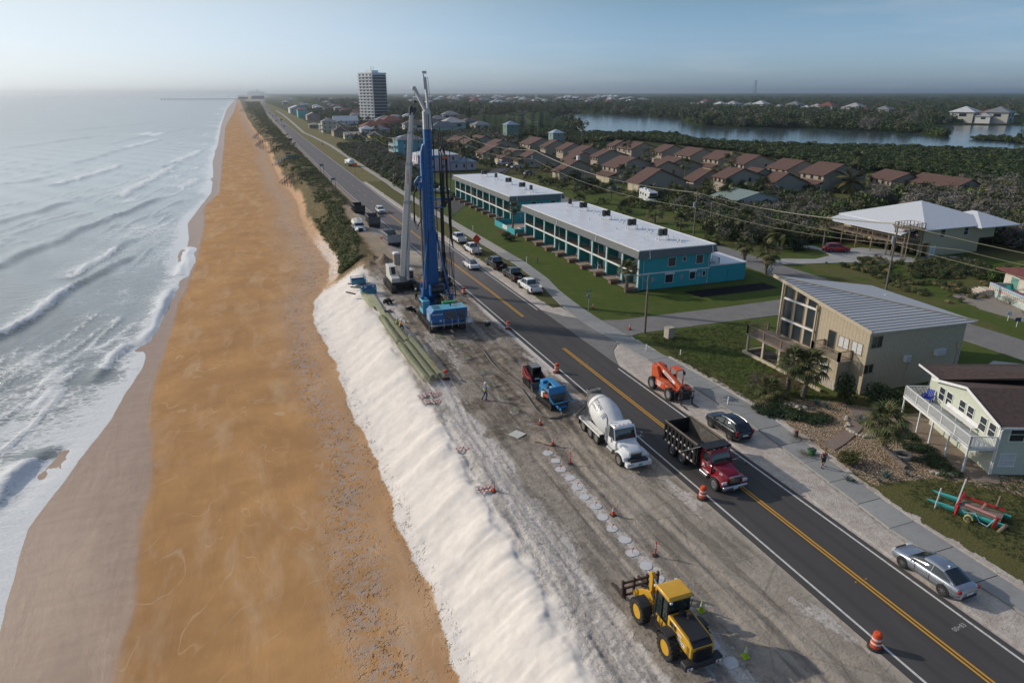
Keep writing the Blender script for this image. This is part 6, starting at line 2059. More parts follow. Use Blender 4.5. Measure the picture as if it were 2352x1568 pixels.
def palm(label,x,y,h,size=1.0,near=False,path=None,r0=0.2,dead=6,kind='fan',group=None,nf=30):
 g=thing('palm_tree',label,'palm tree',(x,y,-0.02),0,group)
 r=random.Random(int(x*13+y*7))
 path=path or[(0,0,0),(r.uniform(-.1,.1),r.uniform(-.1,.1),h*0.5),(r.uniform(-.2,.2),r.uniform(-.2,.2),h)]
 pts=[Vector(p)for p in path]
 st=[]
 N=14 if near else 6
 for i in range(N+1):
  t=i/N*(len(pts)-1)
  k=min(int(t),len(pts)-2)
  f=t-k
  p0,p1,p2,p3=pts[max(k-1,0)],pts[k],pts[k+1],pts[min(k+2,len(pts)-1)]
  st.append(0.5*((2*p1)+(p2-p0)*f+(2*p0-5*p1+4*p2-p3)*f*f+(3*p1-p0-3*p2+p3)*f**3))
 rad=[r0*(1.25-0.35*i/N)for i in range(N+1)]
 tk=MB().tube(st,r0,9 if near else 6,rad).bd('trunk',m_trunk,g)
 top=st[-1]
 if near:
  bt=MB()
  for k in range(int(h*16)):
   t=r.uniform(0.12,0.97)
   i=min(int(t*N),N-1)
   p=st[i].lerp(st[i+1],t*N-i)
   a=r.uniform(0,6.28)
   q=p+Vector((math.cos(a)*rad[i]*0.9,math.sin(a)*rad[i]*0.9,0))
   bt.bar(q,q+Vector((math.cos(a)*0.13,math.sin(a)*0.13,0.20)),0.075,0.03)
  bt.bd('leaf_boots',mat('palm_boot',(0.24,0.20,0.16),0.95,var=0.3),tk,sm=False)['kind']='stuff'
  for i in range(nf):
   el=R(80)-R(125)*(i/nf)**0.85
   o=bpy.data.objects.new('frond',FR[i%3]if kind=='fan' else FE)
   C.objects.link(o);o.parent=g
   o.location=top+Vector((0,0,0.05))
   o.rotation_euler=(0,-el,i*2.4)
   s_=size*r.uniform(0.88,1.1)
   o.scale=(s_,s_,s_)
  for i in range(dead):
   o=bpy.data.objects.new('dead_frond',FRD)
   C.objects.link(o);o.parent=g
   o.location=top-Vector((0,0,0.25))
   o.rotation_euler=(0,R(62)+r.uniform(0,.4),i*6.283/dead+r.uniform(-.3,.3))
   o.scale=(size,size,size)
 else:
  o=bpy.data.objects.new('crown',CRF if kind=='feather' else r.choice(CRN))
  C.objects.link(o);o.parent=g
  o.location=top
  o.rotation_euler=(0,0,r.uniform(0,6))
  o.scale=(size,)*3
 return g
x_,y_=at(1808,903)
palm('palm with shaggy boots left of the pair by the tan house',x_,y_,3.3,1.05,True,r0=0.19,dead=9)
x_,y_=at(1843,912)
palm('palm right of the pair by the tan house',x_,y_,3.2,1.15,True,path=[(0,0,0),(0.12,0.0,1.5),(0.35,0.1,3.1)],r0=0.21,dead=5)
x_,y_=at(2080,1078)
x2_,y2_=at(2026,1040)
palm('bent palm whose trunk lies on the gravel and curves upright',x_,y_,3.0,1.15,True,path=[(0,0,0.15),((x2_-x_)*0.7,(y2_-y_)*0.7,0.35),(x2_-x_,y2_-y_,0.75),(x2_-x_-0.25,y2_-y_+0.1,1.7),(x2_-x_-0.2,y2_-y_+0.05,2.7)],r0=0.17,dead=8,nf=34)
palm('low bushy palm beside the leafless shrub in front of the tan house',*at(1768,912),0.7,0.95,True,r0=0.3,dead=12)
palm('palm with criss-cross boots before the near motel corner',*at(1437,672),3.6,0.95,True,r0=0.2,dead=4)
palm('tall slender palm beside the pool court',*at(1177,529),4.6,0.95,True,path=[(0,0,0),(0.15,0,2.2),(0.4,0,4.7)],r0=0.17,dead=4)
palm('palm with thick trunk on the back street corner behind the annex',*at(1708,600),2.6,1.15,True,r0=0.22,dead=3)
palm('broad palm on the back street beside the diamond sign',*at(1758,629),3.4,1.35,True,r0=0.24,dead=8)
for lab_,p,h,sz in(('round-headed palm left of the utility pole behind the near motel',(1504,513),2.2,1.5),('palm right of the utility pole behind the near motel',(1562,532),2.0,1.45),('stubby palm touching the end of the near motel roof',(1636,560),1.0,1.7),('palm standing on the green lawn before the white garden wall',(1403,459),3.2,1.3),('bushy palm beyond the far end of the near motel',(1333,467),0.6,1.6),('dark bushy palm on the roof line of the near motel',(1436,490),0.8,1.9),('tall palm beside the red car in the drive',(1889,577),5.0,1.2),('palm in the thicket with a bare trunk',(1708,557),4.5,1.9),('tall palm at the back of the estate left of the back row',(1221,348),8.5,1.6),('lone palm beside the cream two-storey townhouse',(1303.7,360),9,1.7),('tallest palm of the back row with a ragged head',(1436,378),9,1.9),('broad palm in front of the big central townhouse, right',(1488,392),6,2.2),('lone palm before the one-storey lit townhouse',(1572,427),6.5,1.7),('tall palm before the sunlit-roof townhouse, upper of two',(1668,425),7.5,2.0),('short palm below the tall one at the right of the estate',(1679,437),4.8,1.8),('palm at the twin garage doors, left',(1257,411),4.0,1.4),('palm before the big central townhouse, left',(1366,423),5.0,1.4),('dark palm of the garden pair, left',(1431,430),4.5,2.1),('ragged palm of the garden pair, right',(1455,425),4.2,1.5),('tall thin palm left of the pair behind the estate',(1335,335),10,1.5),('tall thin palm right of the pair behind the estate',(1339,337),9,1.3),('bushy palm behind the estate, left',(1363,345),4,2.2),('bushy palm behind the estate, right',(1380,348),4,2.2),('spreading palm at the mangrove edge by the last back-row townhouse',(1968,405),5.5,2.2),('palm on the scrubby slope by the drill mast',(1085,352),6,1.8),('palm right of the one by the drill mast',(1095,356),6,1.7),('dark palm before the one-storey townhouse row',(1146,380),5.5,1.5),('palm before the row beside the white pickup',(1168,384),5.0,1.5),('palm left of the pavilion pole',(1193,400),5,1.4),('palm beside the mailboxes',(1240,425),1.6,1.0)):
 palm(lab_,*at(*p),h,sz*0.85,r0=0.17,group='palms around the estate')
palm('date palm with long arching fronds at the edge of the mangroves',*at(1949,445),3.2,2.4,kind='feather',r0=0.3)
palm('feathery palm left of the pair in the island bed',*at(1778,569),2.6,1.25,kind='feather',r0=0.14)
palm('feathery palm right of the pair in the island bed',*at(1796,574),2.8,1.35,kind='feather',r0=0.14)
rng2=random.Random(4)
for i in range(26):
 yv=rng2.uniform(250,700)
 palm('small palm among the beach houses of the town',rng2.uniform(66,110),yv,rng2.uniform(3.5,7),rng2.uniform(1.2,1.7),group='palms of the town',r0=0.15)
for i in range(16):
 px_,py_=rng2.uniform(1490,1760),rng2.uniform(455,480)
 palm('dark cabbage palm in the thicket beyond the near motel',*at(px_,py_),rng2.uniform(2,3.2),rng2.uniform(1.5,2.0),group='cabbage palms in the thicket',r0=0.2)
 # ---- garden shrubs, agaves, junipers
def shrub(label,x,y,w,d,h,mesh,cat='shrub',rz=0.0,group=None):
 g=thing('shrub',label,cat,(x,y,0.0),rz,group)
 o=bpy.data.objects.new('foliage',mesh);C.objects.link(o);o.parent=g
 o.scale=(w,d,h)
 MB().bar((0,0,0),(0.05,0,h*0.3),0.12*w).bar((0,0,0),(w*.2,0.1,h*0.4),0.07*w).bd('stem',m_bark,g,sm=False)
 return g
dj=leaf_mesh('juniper',1500,0.085,31,0.5,m_jun,elong=2.6,up=1.1,lumps=16,hollow=0.3)
db=leaf_mesh('round_bush',1100,0.085,32,0.85,mat_leaf('bronze_leaf',(0.05,0.06,0.015),(0.12,0.095,0.025),(0.16,0.09,0.03)),lumps=7)
dt=leaf_mesh('twiggy_bush',900,0.03,33,0.8,mat_leaf('twig_leaf',(0.10,0.085,0.065),(0.17,0.14,0.10),(0.06,0.07,0.03)),elong=5,lumps=8)
dg=leaf_mesh('leafy_bush',900,0.10,34,0.8,m_grn,lumps=8)
dd_=leaf_mesh('dark_bush',1100,0.085,35,0.95,m_jun,lumps=9,elong=2.4)
for i,(p,w,d,h,l)in enumerate((((1768,945),1.9,1.3,0.75,'spreading juniper nearest the sandy verge'),((1815,950),2.0,1.5,0.8,'spreading juniper in the middle of the dark bed'),((1868,962),1.7,1.4,0.75,'spreading juniper beside the brick walk'))):
 shrub(l,*at(*p),w,d,h,dj,'juniper',i*0.8,'junipers in the gravel garden')
shrub('round bronze-green bush in the gravel',*at(1953,1072),1.35,1.25,1.1,db)
shrub('grey leafless shrub in front of the tan house',*at(1748,892),1.7,1.5,1.6,dt)
shrub('tall dark conifer bush by the stone corner of the tan house',*at(1938,925),1.15,1.1,2.3,dd_)
shrub('dark wide bush left of the white deck',*at(2015,930),1.5,1.5,1.6,dd_)
shrub('dark bush under the near end of the white deck',*at(2055,940),1.2,1.3,1.4,dd_)
for i,p in enumerate(((2080,1000),(2105,1030),(2135,1058),(2165,1080))):
 shrub('%s juniper along the brick patio counted from the walk'%ordn[i],*at(*p),1.15,1.2,0.65,dj,'juniper',i,'junipers along the brick patio')
for i,(p,w)in enumerate((((1830,928),.55),((1845,935),.5))):
 shrub('small grey %s shrub among the garden stones'%('left','right')[i],*at(*p),w,w,0.5,dt)
shrub('dark glossy shrub on the island bed by the red car',*at(1832,573),2.6,2.0,1.5,dd_)
shrub('dark bush by the notice on the pool court wall',*at(1163,545),1.1,1.1,0.9,dd_)
shrub('low dark bush in front of the pool court palm',*at(1172,553),1.3,1.0,0.8,dd_)
shrub('leafy green bush by the mosaic terrace',*at(2290,648),2.2,2.2,2.2,dg)
shrub('scruffy bush on the terrace slope at the right edge',*at(2318,700),1.5,1.5,1.1,dt)
shrub('small bush with yellow tips below the mosaic terrace',*at(2290,672),0.9,0.9,0.9,dg)
shrub('bright lime tree in the thicket behind the white-roofed house',*at(2230,478),3.0,3.0,4.5,leaf_mesh('lime_tree',900,0.1,41,0.9,mat_leaf('lime_leaf',(0.12,0.17,0.02),(0.2,0.25,0.03)),lumps=6),'tree')
shrub('red-brown bushy shrub on the green lawn',*at(1440,470),1.6,1.6,1.5,leaf_mesh('rust_bush',500,0.08,42,0.8,mat_leaf('rust_leaf',(0.14,0.07,0.035),(0.2,0.11,0.05)),lumps=5))
shrub('dark hedge beside the driveway of the central townhouse',*at(1355,430),4.5,3.0,2.2,dd_,'hedge')
shrub('dark column shrubs beside the garage unit',*at(1320,418),2.8,2.5,3.0,dd_)
def agave(label,x,y,s_):
 g=thing('agave',label,'agave',(x,y,0.0),0,'agaves in the gravel garden')
 mb=MB()
 b=Vector
 prof=[(0.0,0.05),(0.35,0.075),(0.7,0.05),(1.0,0.004)]
 vs=[]
 for t,w in prof:
  zz=0.10*math.sin(t*2.2)
  vs+=[(t,-w,zz+0.03),(t,0,zz-0.02),(t,w,zz+0.03)]
 fs=[]
 for k in range(3):
  for j in range(2):
   fs.append((k*3+j,k*3+3+j,k*3+4+j,k*3+1+j))
 if 'ag' not in _prot:
  me=bpy.data.meshes.new('leaf');me.from_pydata(vs,[],fs);me.materials.append(m_agave);_prot['ag']=me
 for i in range(22):
  o=bpy.data.objects.new('leaf',_prot['ag']);C.objects.link(o);o.parent=g
  el=R(82)-R(68)*(i/22)
  o.rotation_euler=(0,-el,i*2.4)
  k=s_*(0.8+0.25*(i/22))
  o.scale=(k,k,k)
for i,(p,s_,l)in enumerate((((1874,930),.75,'agave left of the conifer bush'),((1894,938),.8,'agave in front of the conifer bush'),((1852,938),.5,'small agave among the garden stones'),((1975,975),1.15,'largest agave at the bend of the brick walk'),((2010,965),0.95,'agave behind the crown of the bent palm'),((2034,1100),0.85,'agave in front of the gravel bed'),((2018,1108),.5,'small agave left of the gravel-edge one'),((2080,1092),.55,'agave at the foot of the bent palm'),((1945,1105),.55,'agave at the path edge'),((1985,1085),.35,'tiny agave beside the round bush'),((1958,1108),.4,'second tiny agave at the path edge'))):
 agave(l,*at(*p),s_)
 # ------------------------------------------------------------------ cars and lorries
m_tyre=mat('tyre',(0.022,0.021,0.020),0.85,dirt=0.5,dirtcol=(0.13,0.11,0.09))
m_rim=mat('alloy_rim',(0.45,0.46,0.47),0.3,0.8)
m_cglass=mat('car_glass',(0.018,0.024,0.026),0.06,var=0.1,spec=0.9)
m_red_l=mat('tail_light',(0.30,0.01,0.012),0.2)
m_wht_l=mat('head_light',(0.62,0.63,0.62),0.12)
m_amb=mat('amber_light',(0.60,0.16,0.01),0.25)
m_chrome=mat('chrome',(0.60,0.61,0.62),0.18,0.9)
m_plast=mat('black_plastic',(0.022,0.022,0.024),0.55)
def paint(name,rgb,metal=0.0,rough=0.28):
 return mat('paint_'+name,rgb,rough,metal,var=0.04,coat=0.6,dirt=0.06)
def wheel_proto(r,w,rim,spokes=6,lug=False,key=None):
 key=('wheel',round(r,3),round(w,3),rim.name,spokes,lug)
 if key in _prot:
  return _prot[key]
 ty=MB().lathe([(r*0.62,-w/2),(r*0.94,-w/2),(r,-w*0.36),(r,w*0.36),(r*0.94,w/2),(r*0.62,w/2)],22,axis=(1,0,0),caps=False)
 if lug:
  for i in range(20):
   a=2*PI*i/20
   for sx in(-1,1):
    ty.cbox(sx*w*0.26,math.cos(a+sx*0.08)*(r+0.012),math.sin(a+sx*0.08)*(r+0.012),w*0.46,0.08*r/0.6,0.06,rx=a+PI/2)
 ri=MB()
 if spokes:
  ri.lathe([(r*0.64,-w*0.42),(r*0.64,w*0.42)],20,axis=(1,0,0),caps=False)
  ri.lathe([(r*0.60,w*.40),(r*0.66,w*.44)],20,axis=(1,0,0),caps=False)
  for i in range(spokes):
   a=2*PI*i/spokes
   for sx in(-1,1):
    ri.bar((sx*w*0.36,0,0),(sx*w*0.40,math.cos(a)*r*0.62,math.sin(a)*r*0.62),r*0.13,0.03)
  ri.lathe([(r*0.14,-w*0.42),(r*0.14,w*0.42)],10,axis=(1,0,0))
 else:
  ri.lathe([(r*0.63,-w*0.40),(r*0.60,-w*0.44),(r*0.50,-w*0.18),(r*0.22,-w*0.16),(r*0.20,-w*0.40),(r*0.20,w*0.40),(r*0.22,w*0.16),(r*0.50,w*0.18),(r*0.60,w*0.44),(r*0.63,w*0.40)],20,axis=(1,0,0))
 bk=MB().lathe([(r*0.61,-w*0.12),(r*0.61,w*0.12)],16,axis=(1,0,0))
 _prot[key]=(ty.mesh('tyre',m_tyre),ri.mesh('rim',rim),bk.mesh('brake_drum',m_dark))
 return _prot[key]
def wheel(parent,x,y,r,w,rim=None,spokes=6,lug=False):
 a,b,c=wheel_proto(r,w,rim or m_rim,spokes,lug)
 o=bpy.data.objects.new('wheel',a);C.objects.link(o);o.parent=parent;o.location=(x,y,r)
 for me,nm in((b,'rim'),(c,'brake_drum')):
  q=bpy.data.objects.new(nm,me);C.objects.link(q);q.parent=o
 return o
def body_loop(y,hw,zb,zt,sh=0.09):
 h=zt-zb
 p=[(hw*.84,zb),(hw*.97,zb+.10*h+.02),(hw,zb+.45*h),(hw*.985,zt-sh),(hw*.90,zt-.02),(hw*.55,zt+.012)]
 return[(x,y,z)for x,z in p]+[(-x,y,z)for x,z in reversed(p)]
def green_loop(y,hb,ht,zb,zt):
 p=[(hb,zb),(ht+(hb-ht)*.06,zt-.06),(ht*.9,zt-.008),(ht*.5,zt)]
 return[(x,y,z)for x,z in p]+[(-x,y,z)for x,z in reversed(p)]
CARS={'sedan':dict(body=[(2.42,.60,.36,.56),(2.36,.76,.27,.66),(2.15,.87,.22,.74),(1.45,.915,.20,.88),(.85,.92,.20,.96),(-.6,.92,.20,.99),(-1.6,.905,.22,1.02),(-2.15,.86,.27,1.0),(-2.36,.76,.34,.93),(-2.42,.66,.42,.72)],green=[(1.18,.78,.74,.93,.955),(.30,.80,.60,.95,1.40),(-.45,.80,.61,.96,1.46),(-1.05,.79,.59,.98,1.40),(-1.95,.72,.66,.99,1.03)],roof=(.30,-1.05),r=.335,ax=(1.42,-1.38),bp=-.42),'suv':dict(body=[(2.32,.66,.42,.72),(2.26,.80,.32,.86),(2.0,.89,.28,.96),(1.3,.92,.26,1.05),(.8,.925,.26,1.08),(-.6,.925,.26,1.10),(-1.7,.915,.28,1.12),(-2.15,.88,.34,1.12),(-2.30,.80,.40,1.02),(-2.34,.72,.46,.80)],green=[(1.12,.80,.76,1.04,1.08),(.35,.82,.64,1.05,1.60),(-.5,.82,.66,1.07,1.67),(-1.65,.81,.64,1.08,1.62),(-2.20,.77,.68,1.09,1.14)],roof=(.35,-1.65),r=.36,ax=(1.35,-1.32),bp=-.35),'pickup':dict(body=[(2.92,.72,.50,.80),(2.86,.88,.40,.98),(2.6,.96,.36,1.08),(1.9,.985,.36,1.14),(1.4,.99,.36,1.16),(0.2,.99,.36,1.18),(-.95,.99,.36,1.18)],green=[(1.62,.86,.82,1.12,1.17),(.95,.88,.70,1.14,1.80),(.1,.88,.72,1.15,1.88),(-.70,.87,.71,1.15,1.86),(-.95,.86,.74,1.16,1.20)],roof=(.95,-.70),r=.41,ax=(1.9,-1.75),bp=.12),}
def car(kind,label,loc,rz,pm,group=None,dark_roof=False,rails=False,cat=None,top_only=False):
 k=CARS[kind]
 g=thing({'sedan':'car','suv':'car','pickup':'pickup_truck'}[kind],label,cat or{'sedan':'car','suv':'car','pickup':'pickup truck'}[kind],loc,rz,group)
 key=(kind,pm.name,dark_roof,rails)
 if key in _kids:
  for ch in _kids[key].children:
   def rec(o,par):
    c=o.copy();C.objects.link(c);c.parent=par
    for q in o.children:
     rec(q,c)
   rec(ch,g)
  return g
 _kids[key]=g
 body=MB().loft([body_loop(*b)for b in k['body']]).bd('body',pm,g,ang=50)
 gr=k['green']
 MB().loft([green_loop(*b)for b in gr]).bd('windows',m_cglass,g,ang=40)
 r0,r1=k['roof']
 def gi(y):
  for a,b in zip(gr[:-1],gr[1:]):
   if a[0]>=y>=b[0]:
    t=(a[0]-y)/(a[0]-b[0])
    return[a[i]+(b[i]-a[i])*t for i in range(5)]
 secs=[]
 for y in[r0+(r1-r0)*i/5 for i in range(6)]:
  _,hb,ht,zb,zt=gi(y)
  secs.append([(ht+.03,y,zt-.065),(ht*.93,y,zt+.004),(ht*.5,y,zt+.018),(-ht*.5,y,zt+.018),(-ht*.93,y,zt+.004),(-ht-.03,y,zt-.065),(-ht*.9,y,zt-.05),(ht*.9,y,zt-.05)])
 MB().loft(secs).bd('roof',m_cglass if dark_roof else pm,g,ang=60)
 pl=MB()
 for sx in(-1,1):
  a,b,c,d=gr[0],gi(r0),gi(r1),gr[-1]
  pl.bar((sx*a[1],a[0],a[3]+.01),(sx*(b[2]+.01),b[0],b[4]-.05),.07,.05)
  pl.bar((sx*(c[2]+.01),c[0],c[4]-.05),(sx*(d[1]),d[0]+.05,d[3]+.01),.10,.05)
  m_=gi(k['bp'])
  pl.bar((sx*m_[1],m_[0],m_[3]),(sx*(m_[2]+.015),m_[0],m_[4]-.06),.03,.07)
  pl.bar((sx*(m_[1]+.015),a[0]-.1,a[3]+.005),(sx*(m_[1]+.015),d[0]+.2,d[3]+.005),.03,.04)
 pl.bd('pillars',pm,g)
 if kind=='pickup':
  bd=MB()
  for sx in(-1,1):
   bd.prism([(sx*.99,.50),(sx*.99,1.16),(sx*.93,1.20),(sx*.84,1.20),(sx*.84,.50)],-2.85,-.97,'Y')
  bd.box(-.84,-1.05,.6,.84,-.97,1.18)
  bd.bd('bed',pm,g)
  MB().box(-.84,-2.80,.66,.84,-1.05,.74).bd('bed_floor',m_plast,g)
  MB().box(-.84,-2.90,.60,.84,-2.82,1.19).bd('tailgate',pm,g)
  MB().box(-.95,-3.02,.48,.95,-2.87,.66).bd('bumper',m_chrome if 'white' in pm.name else m_plast,g,bw=.02)
  yb=-2.9
 else:
  yb=k['body'][-1][0]
 yf=k['body'][0][0]
 for sx in(-1,1):
  zt={'sedan':.80,'suv':.92,'pickup':1.0}[kind]
  hw={'sedan':.76,'suv':.80,'pickup':.86}[kind]
  MB().cbox(sx*(hw-.12),yf-.10,zt-.15,.34,.16,.15,rz=-sx*.35).bd('headlight',m_wht_l,g,bw=.02)
  MB().cbox(sx*(hw+(.02 if kind!='pickup' else.04)),yb+(.10 if kind!='pickup' else.03),zt+(.05 if kind!='pickup' else-.08),.20,.16,.17 if kind=='sedan' else.34,rz=sx*.35 if kind!='pickup' else 0).bd('taillight',m_red_l,g,bw=.02)
  mi=gi(gr[0][0]-.25)
  MB().cbox(sx*(mi[1]+.17),gr[0][0]-.38,mi[3]+.08,.20,.10,.14).bd('mirror',pm,g,bw=.02)
  for yy in(k['bp']+.18,k['bp']-.78):
   w_=.93 if kind!='pickup' else 1.0
   MB().box(sx*w_-.012,yy-.09,mi[3]-.13,sx*w_+.012,yy+.09,mi[3]-.10).bd('door_handle',m_chrome,g)
  sm=MB()
  for yy in(k['bp'],k['bp']+1.0,k['bp']-.95):
   if kind=='pickup' and yy<-.9:
    yy=-.93
   sm.box(sx*w_-.016,yy-.008,.42,sx*w_+.002-.006,yy+.008,mi[3]-.03)
  sm.bd('door_seam',m_plast,g,sm=False)['kind']='stuff'
  for ay in k['ax']:
   hwb=k['body'][3][1]if kind!='pickup' else.985
   o=MB().cyl((sx*(hwb-.22),ay,k['r']+.02),(sx*(hwb+.004),ay,k['r']+.02),k['r']+.065,n=24).bd('wheel_arch',m_plast,g)
   wheel(g,sx*(hwb-.085),ay,k['r'],.225,spokes=7 if kind=='sedan' else 6)
 zg={'sedan':.55,'suv':.66,'pickup':.82}[kind]
 MB().box(-.45,yf-.06,zg-.12,.45,yf+.015,zg+.14).bd('grille',m_plast,g)
 MB().box(-.26,yb-.025-(.0 if kind!='pickup' else 0.0),zg+.02,.26,yb+.03,zg+.15).bd('number_plate',m_wtrim,g)
 MB().box(-.6,yb-.02 if kind!='pickup' else-3.0,.34,.6,yb+.12 if kind!='pickup' else-2.85,.46).bd('rear_valance',m_plast,g)
 if rails:
  for sx in(-1,1):
   MB().tube([(sx*.60,.25,1.60),(sx*.62,-.3,1.70),(sx*.62,-1.3,1.69),(sx*.58,-1.65,1.62)],.02,5).bd('roof_rail',m_chrome,g)
 return g
p_silver=paint('silver',(0.42,0.455,0.50),0.75,0.26)
p_black=paint('black',(0.010,0.011,0.014),0.3,0.2)
p_white=paint('white',(0.74,0.75,0.75),0.0,0.3)
p_red=paint('red',(0.42,0.012,0.02),0.2)
p_dark=paint('dark_blue',(0.02,0.03,0.05),0.4)
p_grey=paint('grey',(0.16,0.165,0.17),0.5)
cs=car('sedan','silver sedan parked on the sandy verge at the bottom right',(36.95,23.6,-.01),0,p_silver)
MB().prism([(-.03,1.44),(-.2,1.44),(-.18,1.55)],-.02,.02,'X').bd('roof_antenna',m_wtrim,cs).location=(0,-.75,0)
car('suv','black estate SUV parked on the verge beside the red dump truck',(37.35,44.35,-.01),0,p_black,rails=True)
car('sedan','white sedan with dark glass roof driving in the right lane',(34.25,110.85,.005),0,p_white,dark_roof=True)
grp='pickups parked nose to tail on the verge'
car('pickup','white pickup farthest along the verge row',(38.6,133.0,-.02),0,p_white,grp)
car('pickup','white pickup right behind the orange diamond sign',(38.2,122.4,-.02),0,p_white,grp)
car('pickup','black pickup in front of the white sedan, left of the two black ones',(38.4,109.8,-.02),0,p_black,grp)
car('pickup','black pickup right of the other black one with gear in its bed',(38.55,101.4,-.02),0,p_black,grp)
car('pickup','white pickup nearest the street corner in the verge row',(38.35,93.9,-.02),0,p_white,grp)
car('suv','white SUV coming down the road past the parked dump trucks',(30.2,174.3,.005),PI,p_white)
x_,y_=at(*d5(540,1262));x2_,y2_=at(*d5(715,1265))
car('suv','red SUV in the curved drive of the white-roofed house',((x_+x2_)/2+.3,(y_+y2_)/2+.4,.02),math.atan2(y2_-y_,x2_-x_)-PI/2,p_red)
car('pickup','white pickup beside the north end of the far motel',(54.3,204.5,0),-PI/2-.1,p_white)
car('pickup','white pickup parked on a drive of the estate',*[(*at(1153,379),0)],-1.35,p_white,'cars parked in the estate')
car('pickup','dark pickup parked before the one-storey townhouse row',(*at(1086,369),0),-1.3,p_dark,'cars parked in the estate')
car('sedan','silver car parked beside the white estate pickup',(*at(1185,387),0),-1.2,p_silver,'cars parked in the estate')
car('suv','dark car parked between the white pickup and the silver car',(*at(1174,384),0),-1.2,p_grey,'cars parked in the estate')
car('sedan','white convertible-like car on the drive below the central townhouse',(*at(1409,436),0),-1.2,p_white,'cars parked in the estate')
car('suv','dark car under the palms left of the garage unit',(*at(1215,403),0),-1.2,p_dark,'cars parked in the estate')
grp='cars on the far stretch of the coast road'
for kd,p,pm,l,up in(('suv',(652,291),p_silver,'silver car nearest in the far queue',1),('suv',(646,286.5),p_white,'white car second in the far queue',1),('suv',(636,276.5),p_white,'white van-like car beyond the first two of the far queue',1),('suv',(648,276.5),p_dark,'dark car abreast of the far white van-like car',0),('sedan',(624,277.5),p_dark,'dark car on the seaward shoulder of the far road',1),('suv',(626,266.5),p_silver,'silver car left of the far pair',1),('suv',(635,266.5),p_white,'white car right of the far pair',0),('sedan',(619,259.5),p_dark,'dark car farther up the far road',1),('suv',(602,248.5),p_dark,'dark truck-like car far up the coast road',1),('suv',(608,250),p_white,'white car far up the coast road',1)):
 x_,y_=at(*p)
 car(kd,l,(min(max(x_,float(rl(y_))+1),float(rr(y_))-1),y_,.005),PI if up else 0,pm,grp)
